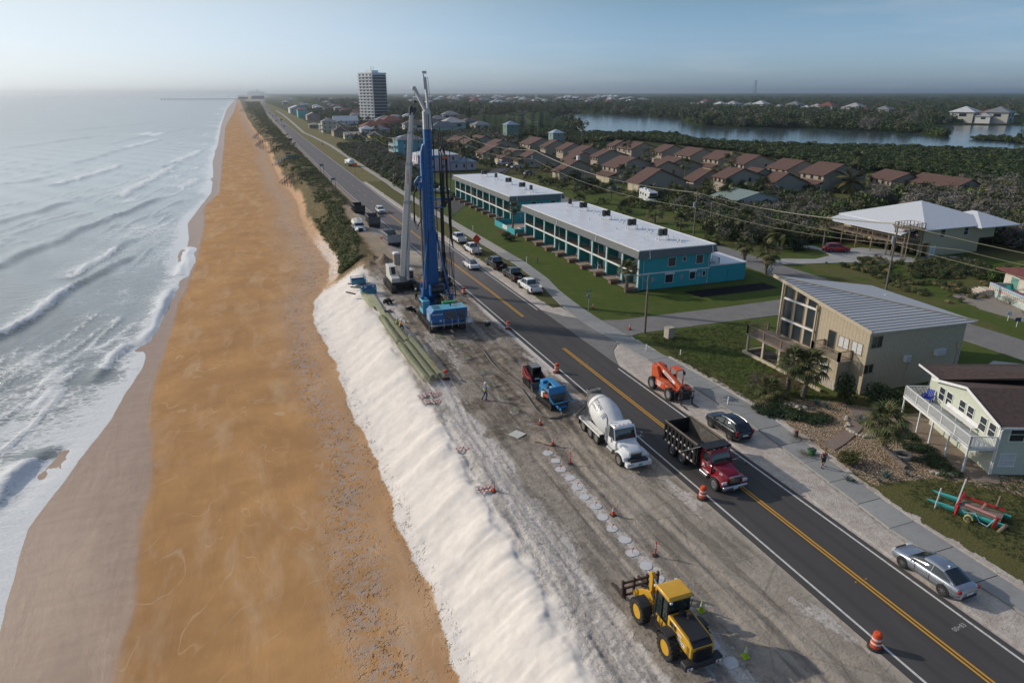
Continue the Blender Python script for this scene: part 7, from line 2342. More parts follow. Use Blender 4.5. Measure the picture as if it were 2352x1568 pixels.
 # ---- big trucks
def heavy_chassis(g,y0,y1,axles,front,r=.53,rim=None,spokes=0,hw=1.22):
 MB().box(-.45,y0,.62,-.33,y1,.86).box(.33,y0,.62,.45,y1,.86).box(-.33,y0+.3,.66,.33,y0+.5,.82).box(-.33,y1-1,.66,.33,y1-.8,.82).bd('chassis',m_dark,g)
 for ay in axles:
  for sx in(-1,1):
   wheel(g,sx*(hw-.17),ay,r,.30,rim,spokes)
   wheel(g,sx*(hw-.50),ay,r,.28,rim,spokes)
  MB().cyl((-.7,ay,r),(.7,ay,r),.11,n=8).bd('axle',m_dark,g)
 for sx in(-1,1):
  wheel(g,sx*(hw-.16),front,r,.30,rim,spokes)
def truck_cab(g,yc,pm,hood=1.9,hw=1.05,top=2.75,grille=m_chrome,zb=.72):
 ""
 yw=yc+1.25
 yn=yw+hood
 cab=[(yc,hw,zb,top-.25),(yc+.08,hw,zb,top),(yw-.35,hw,zb,top+.04),(yw-.12,hw,zb,top-.10)]
 MB().loft([body_loop(y,w,z0,z1,.12)for y,w,z0,z1 in cab[:1]+[(y,w,z0,1.72)for y,w,z0,z1 in cab[1:]]+[(yw+.1,hw,zb,1.70)]]).bd('cab',pm,g,ang=45)
 up=[(yc+.02,hw-.01,hw-.10,1.66,top),(yw-.42,hw-.01,hw-.10,1.66,top+.05),(yw+.02,hw-.02,hw-.06,1.66,1.72)]
 MB().loft([green_loop(*b)for b in up]).bd('windows',m_cglass,g,ang=40)
 MB().loft([[(x,y,z)for x,z in((hw-.07,z_-.10),(hw-.12,z_+.02),(hw*.5,z_+.05),(-hw*.5,z_+.05),(-hw+.12,z_+.02),(-hw+.07,z_-.10))]for y,z_ in((yc,top),(yc+.6,top+.03),(yw-.34,top+.05),(yw-.22,top-.03))]).bd('roof',pm,g,ang=60)
 pl=MB()
 for sx in(-1,1):
  pl.bar((sx*(hw-.02),yw+.04,1.68),(sx*(hw-.1),yw-.38,top),.08,.06)
  pl.bar((sx*(hw-.01),yc+.04,1.66),(sx*(hw-.09),yc+.04,top),.05,.16)
  pl.bar((sx*(hw-.01),yc+.22,1.66),(sx*(hw-.09),yc+.22,top),.04,.10)
 pl.box(-hw+.05,yc-.02,1.6,hw-.05,yc+.03,top-.1)
 pl.bd('pillars',pm,g)
 hd=[(yw-.02,hw*.88,1.02,1.70),(yw+hood*.5,hw*.80,.98,1.58),(yn-.12,hw*.66,.92,1.44),(yn,hw*.60,.90,1.30)]
 MB().loft([body_loop(y,w,z0,z1,.14)for y,w,z0,z1 in hd]).bd('bonnet',pm,g,ang=50)
 for sx in(-1,1):
  MB().loft([[(sx*x,y,z)for x,z in((.58,z0),(hw+.12,z0),(hw+.14,z1-.1),(hw+.05,z1),(.58,z1+.08))]for y,z0,z1 in((yn-1.42,.80,.98),(yn-1.15,1.0,1.16),(yn-.80,1.10,1.24),(yn-.42,1.02,1.20),(yn-.10,.72,1.10),(yn+.06,.70,.98))]).bd('fender',pm,g,ang=40)
  MB().cbox(sx*(hw-.08),yn+.03,.98,.42,.12,.22).bd('headlight',m_wht_l,g,bw=.03)
  MB().cbox(sx*(hw+.06),yn-.02,.92,.14,.14,.16).bd('indicator',m_amb,g,bw=.02)
  MB().bar((sx*(hw+.02),yw,1.75),(sx*(hw+.32),yw+.15,1.85),.04).cbox(sx*(hw+.36),yw+.15,1.95,.10,.18,.42).bd('mirror',m_chrome,g)
  st=MB()
  for z_ in(.42,.70):
   st.box(sx*(hw-.05)-.14,yc+.15,z_,sx*(hw-.05)+.14,yc+1.0,z_+.06)
  st.cyl((sx*(hw-.12),yc+.1,.55),(sx*(hw-.12),yc+1.0,.55),.25,n=14)
  st.bd('fuel_tank',m_chrome,g)
 for i in range(5):
  MB().cbox(-.8+i*.4,yw-.45,top+.10,.12,.08,.07).bd('marker_light',m_amb if i else m_red_l,g)
 gr_=MB().box(-.46,yn-.01,.86,.46,yn+.05,1.32).bd('grille',m_plast,g)
 br=MB()
 for k in range(6):
  br.box(-.44,yn+.05,.90+k*.07,.44,yn+.075,.93+k*.07)
 br.box(-.52,yn-.01,1.32,.52,yn+.09,1.42)
 br.bd('grille_bar',grille,gr_)
 return yn
mx=thing('concrete_mixer_truck','white concrete mixer truck standing on the torn-up shoulder','mixer truck',(26.45,45.6,0),PI)
heavy_chassis(mx,-3.9,4.2,(-3.45,-2.1,-0.95),3.0,rim=mat('dusty_rim',(0.20,0.19,0.18),0.6,0.3,dirt=.4))
ynm=truck_cab(mx,.75,p_white,hood=1.75,hw=1.02,top=2.72)
m_drum=mat('mixer_drum_white',(0.70,0.69,0.67),0.42,dirt=.12)
dr_ax=Vector((0,-1,.30)).normalized()
dro=Vector((0,.35,1.78))
MB().lathe([(.35,0),(.85,.05),(1.05,.6),(1.22,1.35),(1.24,2.1),(1.12,2.9),(.86,3.7),(.66,4.3)],30,dro,dr_ax).bd('mixer_drum',m_drum,mx,ang=20)
m_cg=mat('concrete_grey',(0.16,0.155,0.145),0.9,var=.3,dirt=.4,dirtcol=(0.3,0.28,0.26))
MB().lathe([(.90,3.60),(.70,4.25),(.74,4.3),(.74,4.42),(.60,4.44),(.5,3.9)],24,dro,dr_ax,caps=False).bd('drum_collar',m_cg,mx)
MB().lathe([(1.06,2.95),(1.09,3.0),(1.06,3.1),(1.0,3.1)],30,dro,dr_ax,caps=False).bd('drum_track',m_cg,mx)
MB().prism([(-.55,3.6),(.55,3.6),(.30,2.7),(-.30,2.7)],-4.35,-3.95,'Y').lathe([(.55,0),(.62,.4),(.58,.42),(.50,.06)],16,(0,-3.75,3.35),(0,-.2,1)).bd('hopper',m_cg,mx)
MB().prism([(-.35,1.5),(.35,1.5),(.45,2.6),(-.45,2.6)],-4.2,-4.05,'Y').bar((-.5,-3.6,.8),(-.4,-3.9,3.1),.1).bar((.5,-3.6,.8),(.4,-3.9,3.1),.1).bd('drum_pedestal',m_drum,mx)
ct=MB()
ct.add([(.25,-4.3,2.2),(.75,-4.3,2.2),(1.75,-4.05,1.55),(1.35,-4.5,1.45),(.35,-4.5,2.0),(1.5,-4.6,1.3)],[(0,1,2,3),(0,3,5,4)])
ct.cbox(1.25,-4.05,1.7,1.3,.45,.05,rz=.3,ry=.45).cbox(1.25,-3.8,1.85,1.3,.05,.3,rz=.3,ry=.45)
ct.cbox(-.9,-4.3,1.5,.4,.35,1.3,rx=.2)
ct.bd('chute',m_cg,mx,sm=False)
for sx in(-1,1):
 MB().box(sx*1.02-.24,-4.1,1.18,sx*1.02+.24,-.2,1.24).box(sx*1.24-.03,-4.1,1.0,sx*1.24+.03,-.2,1.24).bd('fender',m_drum,mx,sm=False)
 MB().cbox(sx*1.0,-4.15,.75,.5,.03,.7).bd('mud_flap',m_black,mx)
MB().tube([(1.0,.62,.9),(1.0,.62,3.0),(1.02,.52,3.2)],.075,8).bd('exhaust',m_steel,mx)
MB().cbox(1.0,.62,1.7,.26,.26,1.1).bd('exhaust_guard',m_steel,mx)
lad=MB()
for xx in(-.55,-.85):
 lad.bar((xx,-4.15,.9),(xx,-4.05,3.3),.04)
for k in range(8):
 lad.bar((-.55,-4.15+k*.01,1.0+k*.3),(-.85,-4.15+k*.01,1.0+k*.3),.03)
lad.tube([(-.55,-4.1,3.3),(-.55,-4.1,3.7),(-.85,-4.1,3.7),(-.85,-4.1,3.3)],.02,5)
lad.bd('ladder',m_steel,mx)
bp_=MB().prism([(-1.12,.42),(1.12,.42),(1.12,.80),(-1.12,.80)],ynm+.18,ynm+.62,'Y').bd('bumper',p_white,mx,bw=.03)
bx_=MB().box(-.8,ynm+.1,.80,.8,ynm+.55,.95).bd('bumper_box',m_dark,mx)
MB().box(-.24,ynm+.62,.50,.10,ynm+.63,.68).bd('number_plate',mat('green_plate',(0.06,0.4,0.3),.5),bp_)
text_mesh('1393',.24,mat('lettering_navy',(0.02,0.03,0.09),.5),mx,(.78,ynm+.625,.62),(PI/2,0,PI),extrude=.002)
ld=Vector((0.70,0,.72)).normalized()
side=dr_ax.cross(ld)
nrm=(ld-dr_ax*ld.dot(dr_ax)).normalized()
Xd=-dr_ax
Yd=nrm.cross(Xd)
MM=Matrix((Xd,Yd,nrm)).transposed()
for body_,sz,off,offy in(('TITAN',.50,2.35,.16),('AMERICA',.27,2.35,-.24)):
 lt_=text_mesh(body_,sz,mat('lettering_navy',(0.02,0.03,0.09),.5),mx,(0,0,0),(0,0,0),extrude=.0)
 for v in lt_.data.vertices:
  s_=off-v.co.x
  rr0=float(np.interp(s_,[0.6,1.35,2.1,2.9,3.7],[1.05,1.22,1.24,1.12,.86]))+.015
  a=(v.co.y+offy)/rr0
  v.co=dro+dr_ax*s_+(nrm*math.cos(a)+Yd*math.sin(a))*rr0
em=MB()
for k in range(4):
 w_=[.10,.20,.22,.12][k]
 pts_=[]
 for j in range(7):
  s_=1.02+(k-1.5)*0.0+.26*math.sin(j/6*PI)*0+(j-3)*.055*(1+w_)
  yv=-.22+k*.13+.04*math.sin(j/6*PI)
  rr0=float(np.interp(s_,[0.6,1.35,2.1,2.9,3.7],[1.05,1.22,1.24,1.12,.86]))+.012
  a=yv/rr0
  pts_.append(dro+dr_ax*s_+(nrm*math.cos(a)+Yd*math.sin(a))*rr0)
 em.tube(pts_,.03,4)
em.bd('drum_emblem',mat('lettering_navy',(0.02,0.03,0.09),.5),mx)
text_mesh('7',.01,m_plast,mx,(0,0,1),(0,0,0))if False else None
def dump_truck(label,loc,rz,pm,bedm,insm,near=False,group=None):
 g=thing('dump_truck',label,'dump truck',loc,rz,group)
 heavy_chassis(g,-3.4,3.4,(-2.7,-1.3),3.0 if near else 2.9,r=.52,rim=m_chrome if near else m_rim)
 if near:
  wheel(g,1.0,.1-.1,.5,.28,m_rim,0)if False else None
 yn=truck_cab(g,.95,pm,hood=1.65,hw=1.0,top=2.55)
 L0,L1,hb,zt,zb=-3.9,.80,1.22,2.62,1.10
 wl=MB()
 for sx in(-1,1):
  wl.box(sx*hb-.04,L0,zb,sx*hb+.04,L1,zt)
 wl.box(-hb,L1-.06,zb,hb,L1,zt+.18)
 wl.box(-hb,L0,zb,hb,L0+.06,zt-.02)
 wl.bd('bed_wall',bedm,g,sm=False)
 MB().box(-hb+.04,L0+.06,zb,hb-.04,L1-.06,zb+.1).bd('bed_floor',insm,g,sm=False)
 il=MB()
 for sx in(-1,1):
  il.box(sx*(hb-.06)-.012,L0+.07,zb+.1,sx*(hb-.06)+.012,L1-.07,zt-.05)
 il.bd('bed_liner',insm,g,sm=False)
 for sx in(-1,1):
  rb_=MB()
  for k in range(9):
   yy=L0+.25+k*.53
   rb_.box(sx*(hb+.09)-.05,yy-.06,zb+.02,sx*(hb+.09)+.05,yy+.06,zt-.1)
  rb_.box(sx*(hb+.06)-.10,L0,zt-.08,sx*(hb+.06)+.10,L1,zt+.04)
  rb_.box(sx*(hb+.06)-.08,L0,zb-.08,sx*(hb+.06)+.08,L1,zb+.06)
  rb_.box(sx*(hb+.08)-.03,L0,zb+.70,sx*(hb+.08)+.03,L1,zb+.80)
  rb_.bd('side_ribs',bedm,g,sm=False)
 tp=MB()
 for sx in(-1,1):
  tp.box(sx*hb-.07,L0,zt+.041,sx*hb+.07,L1-.1,zt+.09)
 tp.bd('top_board',m_wood,g,sm=False)
 if near:
  MB().box(-1.15,L1-.02,zt+.1,1.15,L1+.9,zt+.18).box(-1.15,L1+.86,zt+.0,1.15,L1+.9,zt+.16).bd('cab_guard',bedm,g,sm=False)
  rf=mat('cloudy_bracket',(0.40,0.39,0.38),.6)
  for sx in(-1,1):
   for k in range(8):
    yy=L0+.5+k*.53
    MB().prism([(yy-.15,zb-.05),(yy+.15,zb-.05),(yy+.08,zb+.14),(yy-.08,zb+.14)],sx*(hb+.17)-.02,sx*(hb+.17)+.02,'X').bd('bed_bracket',rf,g,sm=False)
    MB().prism([(yy-.12,zb+.80),(yy+.12,zb+.80),(yy+.06,zb+.95),(yy-.06,zb+.95)],sx*(hb+.14)-.02,sx*(hb+.14)+.02,'X').bd('bed_bracket',rf,g,sm=False)
  MB().bar((hb+.22,-1.0,1.3),(hb+.2,1.3,2.9),.06).bar((-hb-.22,-1.0,1.3),(-hb-.2,1.3,2.9),.06).bd('tarp_arm',m_steel,g)
  stp=MB()
  for k in range(9):
   stp.box(hb+.12,L0+.3+k*.5,zb-.09,hb+.145,L0+.52+k*.5,zb-.03)
  stp.bd('reflector_strip',m_red_l,g,sm=False)
  bm_=MB().box(-1.08,yn+.02,.45,1.08,yn+.26,.76).bd('bumper',m_chrome,g,bw=.07)
  MB().box(-.2,yn+.262,.5,.2,yn+.27,.64).bd('number_plate',m_wtrim,bm_)
  text_mesh('JR.',.34,m_white,g,(1.062,1.45,1.36),(PI/2,0,PI/2),bold=.006)
  text_mesh('113',.22,m_white,g,(.80,yn-.62,1.42),(PI/2-.35,0,PI/2+.1),bold=.006)
  for sx in(-1,1):
   MB().bar((sx*.98,2.3,1.75),(sx*1.45,3.2,1.75),.035).cbox(sx*1.45,3.2,1.85,.22,.06,.22).bd('mirror',m_plast,g)
   MB().cbox(sx*.55,.95+.8,2.68,.2,.12,.12).bd('roof_lamp',m_chrome,g)
 else:
  MB().box(-.9,L0-.08,zb-.35,.9,L0-.01,zb-.1).bd('rear_bar',m_dark,g)
  for sx in(-1,1):
   MB().cbox(sx*.95,L0+.2,.72,.5,.03,.7).bd('mud_flap',m_black,g)
   MB().cbox(sx*.75,L0-.1,zb-.2,.2,.05,.1).bd('taillight',m_red_l,g)
 return g
m_bedb=mat('black_bed_paint',(0.014,0.014,0.015),.5,dirt=.35,dirtcol=(0.10,0.09,0.08))
m_bedg=mat('grey_bed_steel',(0.11,0.115,0.115),.6,.3,dirt=.6,dirtcol=(0.17,0.15,0.13))
m_bedw=mat('worn_white_bed',(0.32,0.32,0.31),.6,dirt=.7,dirtcol=(0.16,0.145,0.13))
m_ins=mat('bed_inside_worn',(0.085,0.078,0.07),.8,var=.4,dirt=.6,dirtcol=(0.26,0.22,0.18))
dump_truck('red-cab dump truck with long black bed driving towards the camera',(31.45,39.8,.005),PI,paint('crimson',(0.24,0.008,0.02),.1,.25),m_bedb,m_ins,True)
grp='empty dump trucks parked beside the dune'
dump_truck('farthest parked dump truck with dark bed at the dune edge',(24.5,174.6,-.02),.02,p_red,m_bedb,m_ins,False,grp)
dump_truck('middle parked dump truck with grey steel bed beside the water truck',(25.2,157.0,-.02),-.03,p_dark,m_bedg,m_ins,False,grp)
dump_truck('nearest parked dump truck with worn whitish bed',(25.0,135.2,-.02),.03,p_red,m_bedw,m_ins,False,grp)
wt=thing('water_truck','white water tank truck parked among the dump trucks','water truck',(21.1,150.9,-.02),PI)
heavy_chassis(wt,-3.2,3.3,(-2.2,),3.0,r=.46,rim=m_rim)
truck_cab(wt,.95,p_white,hood=1.35,hw=.98,top=2.35,grille=m_plast)
m_tank=mat('cream_tank',(0.60,0.57,0.48),.45,dirt=.15)
MB().loft([[(1.05*sc*math.cos(a),y,1.75+.80*sc*math.sin(a))for a in[2*PI*i/20 for i in range(20)]]for y,sc in((-3.4,.80),(-3.25,1),(.55,1),(.70,.82))]).bd('tank',m_tank,wt)
MB().lathe([(.35,0),(.35,.14),(.25,.18)],14,(0,-1.2,2.52)).box(-.9,-3.0,2.5,-.8,.3,2.62).box(.8,-3.0,2.5,.9,.3,2.62).bd('tank_hatch',m_tank,wt)
MB().box(-1.1,-3.3,.85,1.1,.6,1.0).bd('tank_bed',m_steel,wt)
tt=thing('tank_truck','small white tank truck parked on the far verge behind the orange board','tank truck',(39.9,297,-.05),.15)
heavy_chassis(tt,-3.6,2.8,(-2.4,),2.4,r=.5)
MB().loft([[(1.15*sc*math.cos(a),y,1.95+1.05*sc*math.sin(a))for a in[2*PI*i/18 for i in range(18)]]for y,sc in((-3.9,.75),(-3.6,1),(.6,1),(.85,.8))]).bd('tank',p_white,tt)
MB().box(-1.05,1.0,.7,1.05,3.2,2.5).bd('cab',p_white,tt,bw=.2)
rv=thing('motorhome','white motorhome with cab-over front window on the lawn behind the motel','motorhome',(*at(1494,452),0),PI*.93)
x_,y_=at(1495,470)
rv.location=(x_+1.5,y_+4.2,0)
MB().prism([(-4.2,.55),(3.2,.55),(3.2,1.9),(4.3,2.1),(4.3,3.0),(3.9,3.3),(-4.2,3.3)],-1.2,1.2,'X').bd('body',p_white,rv,bw=.06)
MB().box(-1.05,3.2,.45,1.05,4.6,1.4).bd('bonnet',p_white,rv,bw=.15)
MB().box(-.95,4.301,2.2,.95,4.33,2.85).bd('front_window',m_cglass,rv)
MB().slab([(-.98,3.35,1.9),(-.98,3.95,1.4),(.98,3.95,1.4),(.98,3.35,1.9)],.02).bd('windscreen',m_cglass,rv)
for sx in(-1,1):
 for yy in(-2.8,-.8,1.4):
  MB().box(sx*1.21-.012,yy-.5,1.8,sx*1.21+.012,yy+.5,2.5).bd('side_window',m_cglass,rv)
 wheel(rv,sx*1.0,-2.2,.4,.26)
 wheel(rv,sx*1.0,3.7,.4,.26)
 MB().box(sx*1.215-.01,-4.1,1.3,sx*1.215+.01,3.1,1.4).bd('stripe',m_steel,rv)
for yy in(-2.5,.5):
 MB().box(-.4,yy-.5,3.3,.4,yy+.5,3.55).bd('roof_unit',m_wtrim,rv,bw=.05)
 # ------------------------------------------------------------------ plant and machinery
def track(mb_parent,x,y0,y1,r,w,m_t,name='track',z0=0.0):
 ""
 L=y1-y0
 loop=[]
 n=10
 for i in range(n+1):
  a=-PI/2+PI*i/n
  loop.append((y1-r+r*math.cos(a),z0+r+r*math.sin(a)))
 for i in range(n+1):
  a=PI/2+PI*i/n
  loop.append((y0+r+r*math.cos(a),z0+r+r*math.sin(a)))
 inner=[((p[0]-(y0+L/2))*(1-.07/(L/2))+y0+L/2,(p[1]-z0-r)*(1-.07/r)+z0+r)for p in loop]
 mb=MB()
 k=len(loop)
 vs=[(x-w/2,p[0],p[1])for p in loop]+[(x+w/2,p[0],p[1])for p in loop]+[(x-w/2,p[0],p[1])for p in inner]+[(x+w/2,p[0],p[1])for p in inner]
 fs=[]
 for i in range(k):
  j=(i+1)%k
  fs+=[(i,j,k+j,k+i),(2*k+i,3*k+i,3*k+j,2*k+j),(i,2*k+i,2*k+j,j),(k+i,k+j,3*k+j,3*k+i)]
 mb.add(vs,fs)
 o=mb.bd(name,m_t,mb_parent,ang=30)
 P=[Vector((0,p[0],p[1]))for p in loop]+[Vector((0,loop[0][0],loop[0][1]))]
 per=sum((b-a).length for a,b in zip(P[:-1],P[1:]))
 step=max(.16,w*.27)
 sh=MB()
 d=0
 seg=0
 acc=0
 cen=Vector((0,y0+L/2,z0+r))
 ns=int(per/step)
 for q in range(ns):
  t=q*per/ns
  acc=0
  for a,b in zip(P[:-1],P[1:]):
   l=(b-a).length
   if acc+l>=t:
    p=a+(b-a)*((t-acc)/l)
    tn=(b-a).normalized()
    nr=Vector((0,tn.z,-tn.y))
    pp=p+nr*.015
    sh.cbox(x,pp.y,pp.z,w,step*.62,.05,rx=math.atan2(tn.z,tn.y))
    break
   acc+=l
 sh.bd('track_shoe',m_t,o,sm=False)['kind']='stuff'
 wh=MB()
 nn=max(3,int(L/(r*1.3)))
 for i in range(nn):
  yy=y0+r+(L-2*r)*i/(nn-1)
  rr_=r*.80 if i in(0,nn-1)else r*.42
  wh.cyl((x-w*.42,yy,z0+(r if i in(0,nn-1)else r*.50)),(x+w*.42,yy,z0+(r if i in(0,nn-1)else r*.50)),rr_,n=14)
 wh.box(x-w*.3,y0+r,z0+r*.5,x+w*.3,y1-r,z0+r*1.25)
 wh.bd('track_rollers',m_dark,o)
 return o
m_trk=mat('track_steel',(0.075,0.065,0.055),.75,.4,dirt=.8,dirtcol=(0.20,0.165,0.13))
m_rub=mat('rubber_track',(0.03,0.028,0.026),.85,dirt=.7,dirtcol=(0.17,0.145,0.12))
m_rigb=mat('rig_blue',(0.012,0.125,0.34),.38,var=.08,dirt=.12,coat=.3,dirtcol=(0.10,0.15,0.2))
m_rigl=mat('rig_light_blue',(0.12,0.40,0.55),.4,var=.06,dirt=.1)
m_rigw=mat('rig_white',(0.55,0.55,0.53),.4,dirt=.15)
m_hyd=mat('hydraulic_hose',(0.014,0.014,0.015),.55)
m_grease=mat('greasy_steel',(0.05,0.05,0.052),.35,.6,dirt=.4)
# ---- drilling rig
rg=thing('drilling_rig','tall blue drilling rig with mast raised and boxy engine house','drilling rig',(21.4,83.2,0),0)
for sx in(-1,1):
 track(rg,sx*1.95,-3.6,3.3,.55,.85,m_trk)
MB().box(-1.6,-1.6,.5,1.6,1.6,1.0).cyl((0,0,.95),(0,0,1.25),1.15,n=20).bd('undercarriage',m_dark,rg)
up_=MB().box(-1.5,-4.2,1.25,1.5,2.6,1.5).bd('slewing_frame',m_rigb,rg)
eh=MB().prism([(-2.4,1.5),(2.35,1.5),(2.35,3.15),(-2.0,3.15),(-2.4,2.75)],-4.3,-2.0,'Y').bd('engine_house',m_rigb,rg,bw=.03)
MB().prism([(-2.02,3.152),(2.3,3.152),(2.3,3.2),(-2.0,3.2)],-4.25,-2.05,'Y').bd('house_roof',m_rigl,rg,sm=False)
for(xa,xb,n,ya)in((-1.75,-.85,4,-3.9),(1.0,1.9,6,-3.3)):
 sl=MB()
 for k in range(n):
  xx=xa+(xb-xa)*k/n
  sl.box(xx,ya,3.2,xx+.1,ya+1.5,3.225)
 sl.bd('roof_slot',m_dark if n==4 else m_steel,eh,sm=False)
MB().cyl((.5,-3.0,3.2),(.5,-3.0,3.55),.09,n=8).tube([(.5,-3.0,3.5),(.42,-3.1,3.62),(.3,-3.2,3.6)],.09,8).bd('exhaust',m_dark,eh)
for xa,xb in((-.6,.85),(1.1,2.0)):
 lo=MB().box(xa,-4.34,1.75,xb,-4.301,2.95).bd('louvre_panel',m_dark,eh,sm=False)
 sl=MB()
 for k in range(7):
  sl.cbox((xa+xb)/2,-4.37,1.85+k*.17,xb-xa,.02,.12,rx=.5)
 sl.bd('louvre',m_steel,lo,sm=False)
sl=MB()
for k in range(8):
 sl.cbox(-2.42,-3.2,1.7+k*.13,.03,1.3,.05)
sl.bd('louvre',m_rigw,eh,sm=False)
text_mesh('MALCOLM',.30,mat('lettering_pale',(0.62,0.70,0.78),.5),rg,(-1.55,-4.315,2.62),(PI/2,0,0),bold=.004)
MB().box(-1.3,-4.33,1.66,-1.0,-4.301,1.9).bd('data_plate',m_wtrim,rg)
pf=MB().box(-2.5,-5.0,1.32,2.9,-4.3,1.38).box(2.35,-4.3,1.32,3.1,-3.0,1.38).bd('walkway',m_steel,rg,sm=False)
wr2=MB()
for p in((-2.45,-4.95),(-.9,-4.95),(0.15,-4.95),(.95,-4.95),(2.0,-4.95),(2.85,-4.95),(3.05,-3.9),(3.05,-3.0)):
 wr2.bar((p[0],p[1],1.0),(p[0],p[1],2.2),.05)
wr2.bd('handrail_post',m_rigw,pf,sm=False)['kind']='stuff'
MB().box(-1.1,-1.5,1.5,1.5,1.2,2.3).box(.2,-1.7,2.3,1.9,-.9,2.6).bd('winch_deck',m_dark,rg,bw=.03)
MB().box(-.2,-1.95,3.1,1.7,-1.3,3.4).bd('oil_cooler',mat('bright_green_paint',(0.05,0.30,0.10),.45),rg,bw=.03)
for xx in(-.6,.0,.7,1.2):
 MB().cyl((xx,-1.0,2.3),(xx,-1.0,3.0),.16,n=10).bd('hose_reel',m_grease,rg)
hs_=MB()
for i in range(14):
 xx=-.9+i*.17
 hs_.tube([(xx,-1.4,2.5),(xx+rnd.uniform(-.2,.2),-.7,3.1+rnd.random()*.4),(xx*.6,.2,2.7),(xx*.4,1.5,3.4)],.035,5)
hs_.bd('hose_bundle',m_hyd,rg)['kind']='stuff'
cbn=MB().box(-2.35,.0,1.45,-1.35,1.9,3.2).bd('cab',m_rigl,rg,bw=.08)
MB().box(-2.37,.15,2.2,-1.33,1.92,3.0).bd('windows',m_cglass,cbn)
MY=2.25
ms_=MB().box(-.62,MY,2.0,.30,MY+.75,24.3).bd('mast',m_rigb,rg,bw=.04)
sl=MB()
for zz in np.arange(3.5,24,1.9):
 sl.box(-.66,MY-.03,zz,.34,MY+.78,zz+.08)
for zz in np.arange(9,24,.62):
 sl.box(-.40,MY-.018,zz,.08,MY-.001,zz+.30)
sl.bd('mast_rib',mat('rig_blue_dark',(0.008,0.085,0.25),.5),ms_,sm=False)
MB().box(-1.20,MY-.05,3.3,-.68,MY+.55,20.3).prism([(-1.20,20.3),(-.68,20.3),(-.68,22.4),(-.86,22.6),(-1.14,21.6)],MY,MY+.5,'Y').bd('leader',m_rigb,rg,bw=.02)
MB().box(-.60,MY+.02,24.3,-.30,MY+.7,26.4).box(.06,MY+.02,24.3,.34,MY+.7,26.4).box(-.24,MY+.1,24.3,.0,MY+.6,26.2).bd('mast_head',m_rigw,rg,bw=.02)
MB().bar((-.2,MY+.3,26.3),(-1.55,MY+.1,29.0),.42,.34).cyl((-1.6,MY+.3,29.0),(-1.6,MY-.05,29.0),.26,n=14).cyl((-.15,MY-.1,26.4),(-.15,MY+.7,26.4),.34,n=14).bd('head_jib',m_rigw,rg)
MB().bar((.1,MY+.3,26.2),(-.18,MY+.25,30.3),.3,.26).bar((-.3,MY+.25,28.9),(-.35,MY+.25,30.6),.14).cbox(-.25,MY+.25,30.8,.55,.2,.3).bd('head_jib',m_rigw,rg)
cb=MB()
for p in(((-1.55,MY+.2,28.8),(-1.50,MY+.2,27.6)),((.12,MY+.1,30.3),(.42,MY-.02,26)),((.42,MY-.02,26),(.40,MY-.05,3)),((-.05,MY-.06,26),(-.1,MY-.06,3)),((-.9,MY-.1,22),(-1.0,MY-.1,6))):
 cb.bar(*p,.045)
cb.bd('hoist_rope',m_grease,rg,sm=False)
MB().cbox(-1.5,MY+.2,27.5,.35,.2,.28).bd('hook_block',m_grease,rg)
au=MB()
au.cyl((-1.42,MY+.35,3.3),(-1.42,MY+.35,17.4),.10,n=8)
for i in range(70):
 zz=3.4+i*.2
 au.cyl((-1.42,MY+.35,zz),(-1.42,MY+.35,zz+.05),.22,n=10)
au.bd('auger',mat('muddy_steel',(0.17,0.165,0.155),.7,.4,dirt=.4),rg)
MB().box(-1.75,MY-.1,2.6,-.66,MY+.75,4.2).bd('auger_guide',m_rigb,rg,bw=.03)
MB().cyl((-1.42,MY+.35,17.2),(-1.42,MY+.35,18.0),.3,n=14).tube([(-1.9,MY+.3,17.5),(-2.0,MY+.3,18.0),(-1.5,MY+.3,18.6),(-.9,MY+.3,18.6)],.16,8).bd('drill_head',m_rigb,rg)
hl=MB()
for k,(a_,b_)in enumerate(((-1.95,12.2),(-1.85,12.6))):
 hl.tube([(-1.55,MY+.2,18.2),(a_-.35,MY+.2,16.5),(a_-.42,MY+.2,13.2),(a_-.1,MY+.2,b_-.1),(-1.45,MY+.2,13.4),(-1.28,MY+.2,17.6)],.065,7)
hl.bd('hose_loop',m_hyd,rg)
for sx in(-1,1):
 MB().bar((sx*1.9-.15,1.3,2.9),(sx*.55-.15,MY+.1,11.6),.17).bd('backstay',m_rigb,rg)
 MB().cyl((sx*.62-.15,MY+.1,10.6),(sx*.50-.15,MY+.12,12.3),.06,n=8).bd('backstay_rod',m_chrome,rg)
 MB().box(sx*1.95-.32,.9,2.2,sx*1.95+.05,1.7,3.6).bd('backstay_foot',m_rigb,rg,bw=.03)
MB().cyl((-2.1,1.2,2.35),(1.95,1.2,2.35),.27,n=16).bd('cross_tube',m_rigb,rg)
MB().prism([(-.95,2.2),(.55,2.2),(.30,11.8),(-.62,11.8)],MY-.28,MY-.002,'Y').bd('lower_mast',mat('rig_blue_dark',(0.008,0.085,0.25),.5),rg,bw=.02)
MB().cyl((-.9,1.0,4.4),(.7,1.0,4.4),.6,n=20).bd('winch_drum',m_grease,rg)
MB().box(-1.1,.6,3.6,-.95,1.4,5.0).box(.7,.6,3.6,.85,1.4,5.0).bd('winch_frame',m_rigb,rg)
for zz,x1_ in((15.8,2.55),(14.7,1.75),(21.0,2.0)):
 MB().bar((.30,MY+.3,zz),(x1_,MY+.3,zz),.18,.16).bd('hose_rack_arm',m_rigb,rg)
MB().cbox(1.95,MY+.2,20.9,.6,.3,.3).bd('hose_clamp',mat('orange_paint',(0.5,0.14,0.02),.5),rg)
hh=MB()
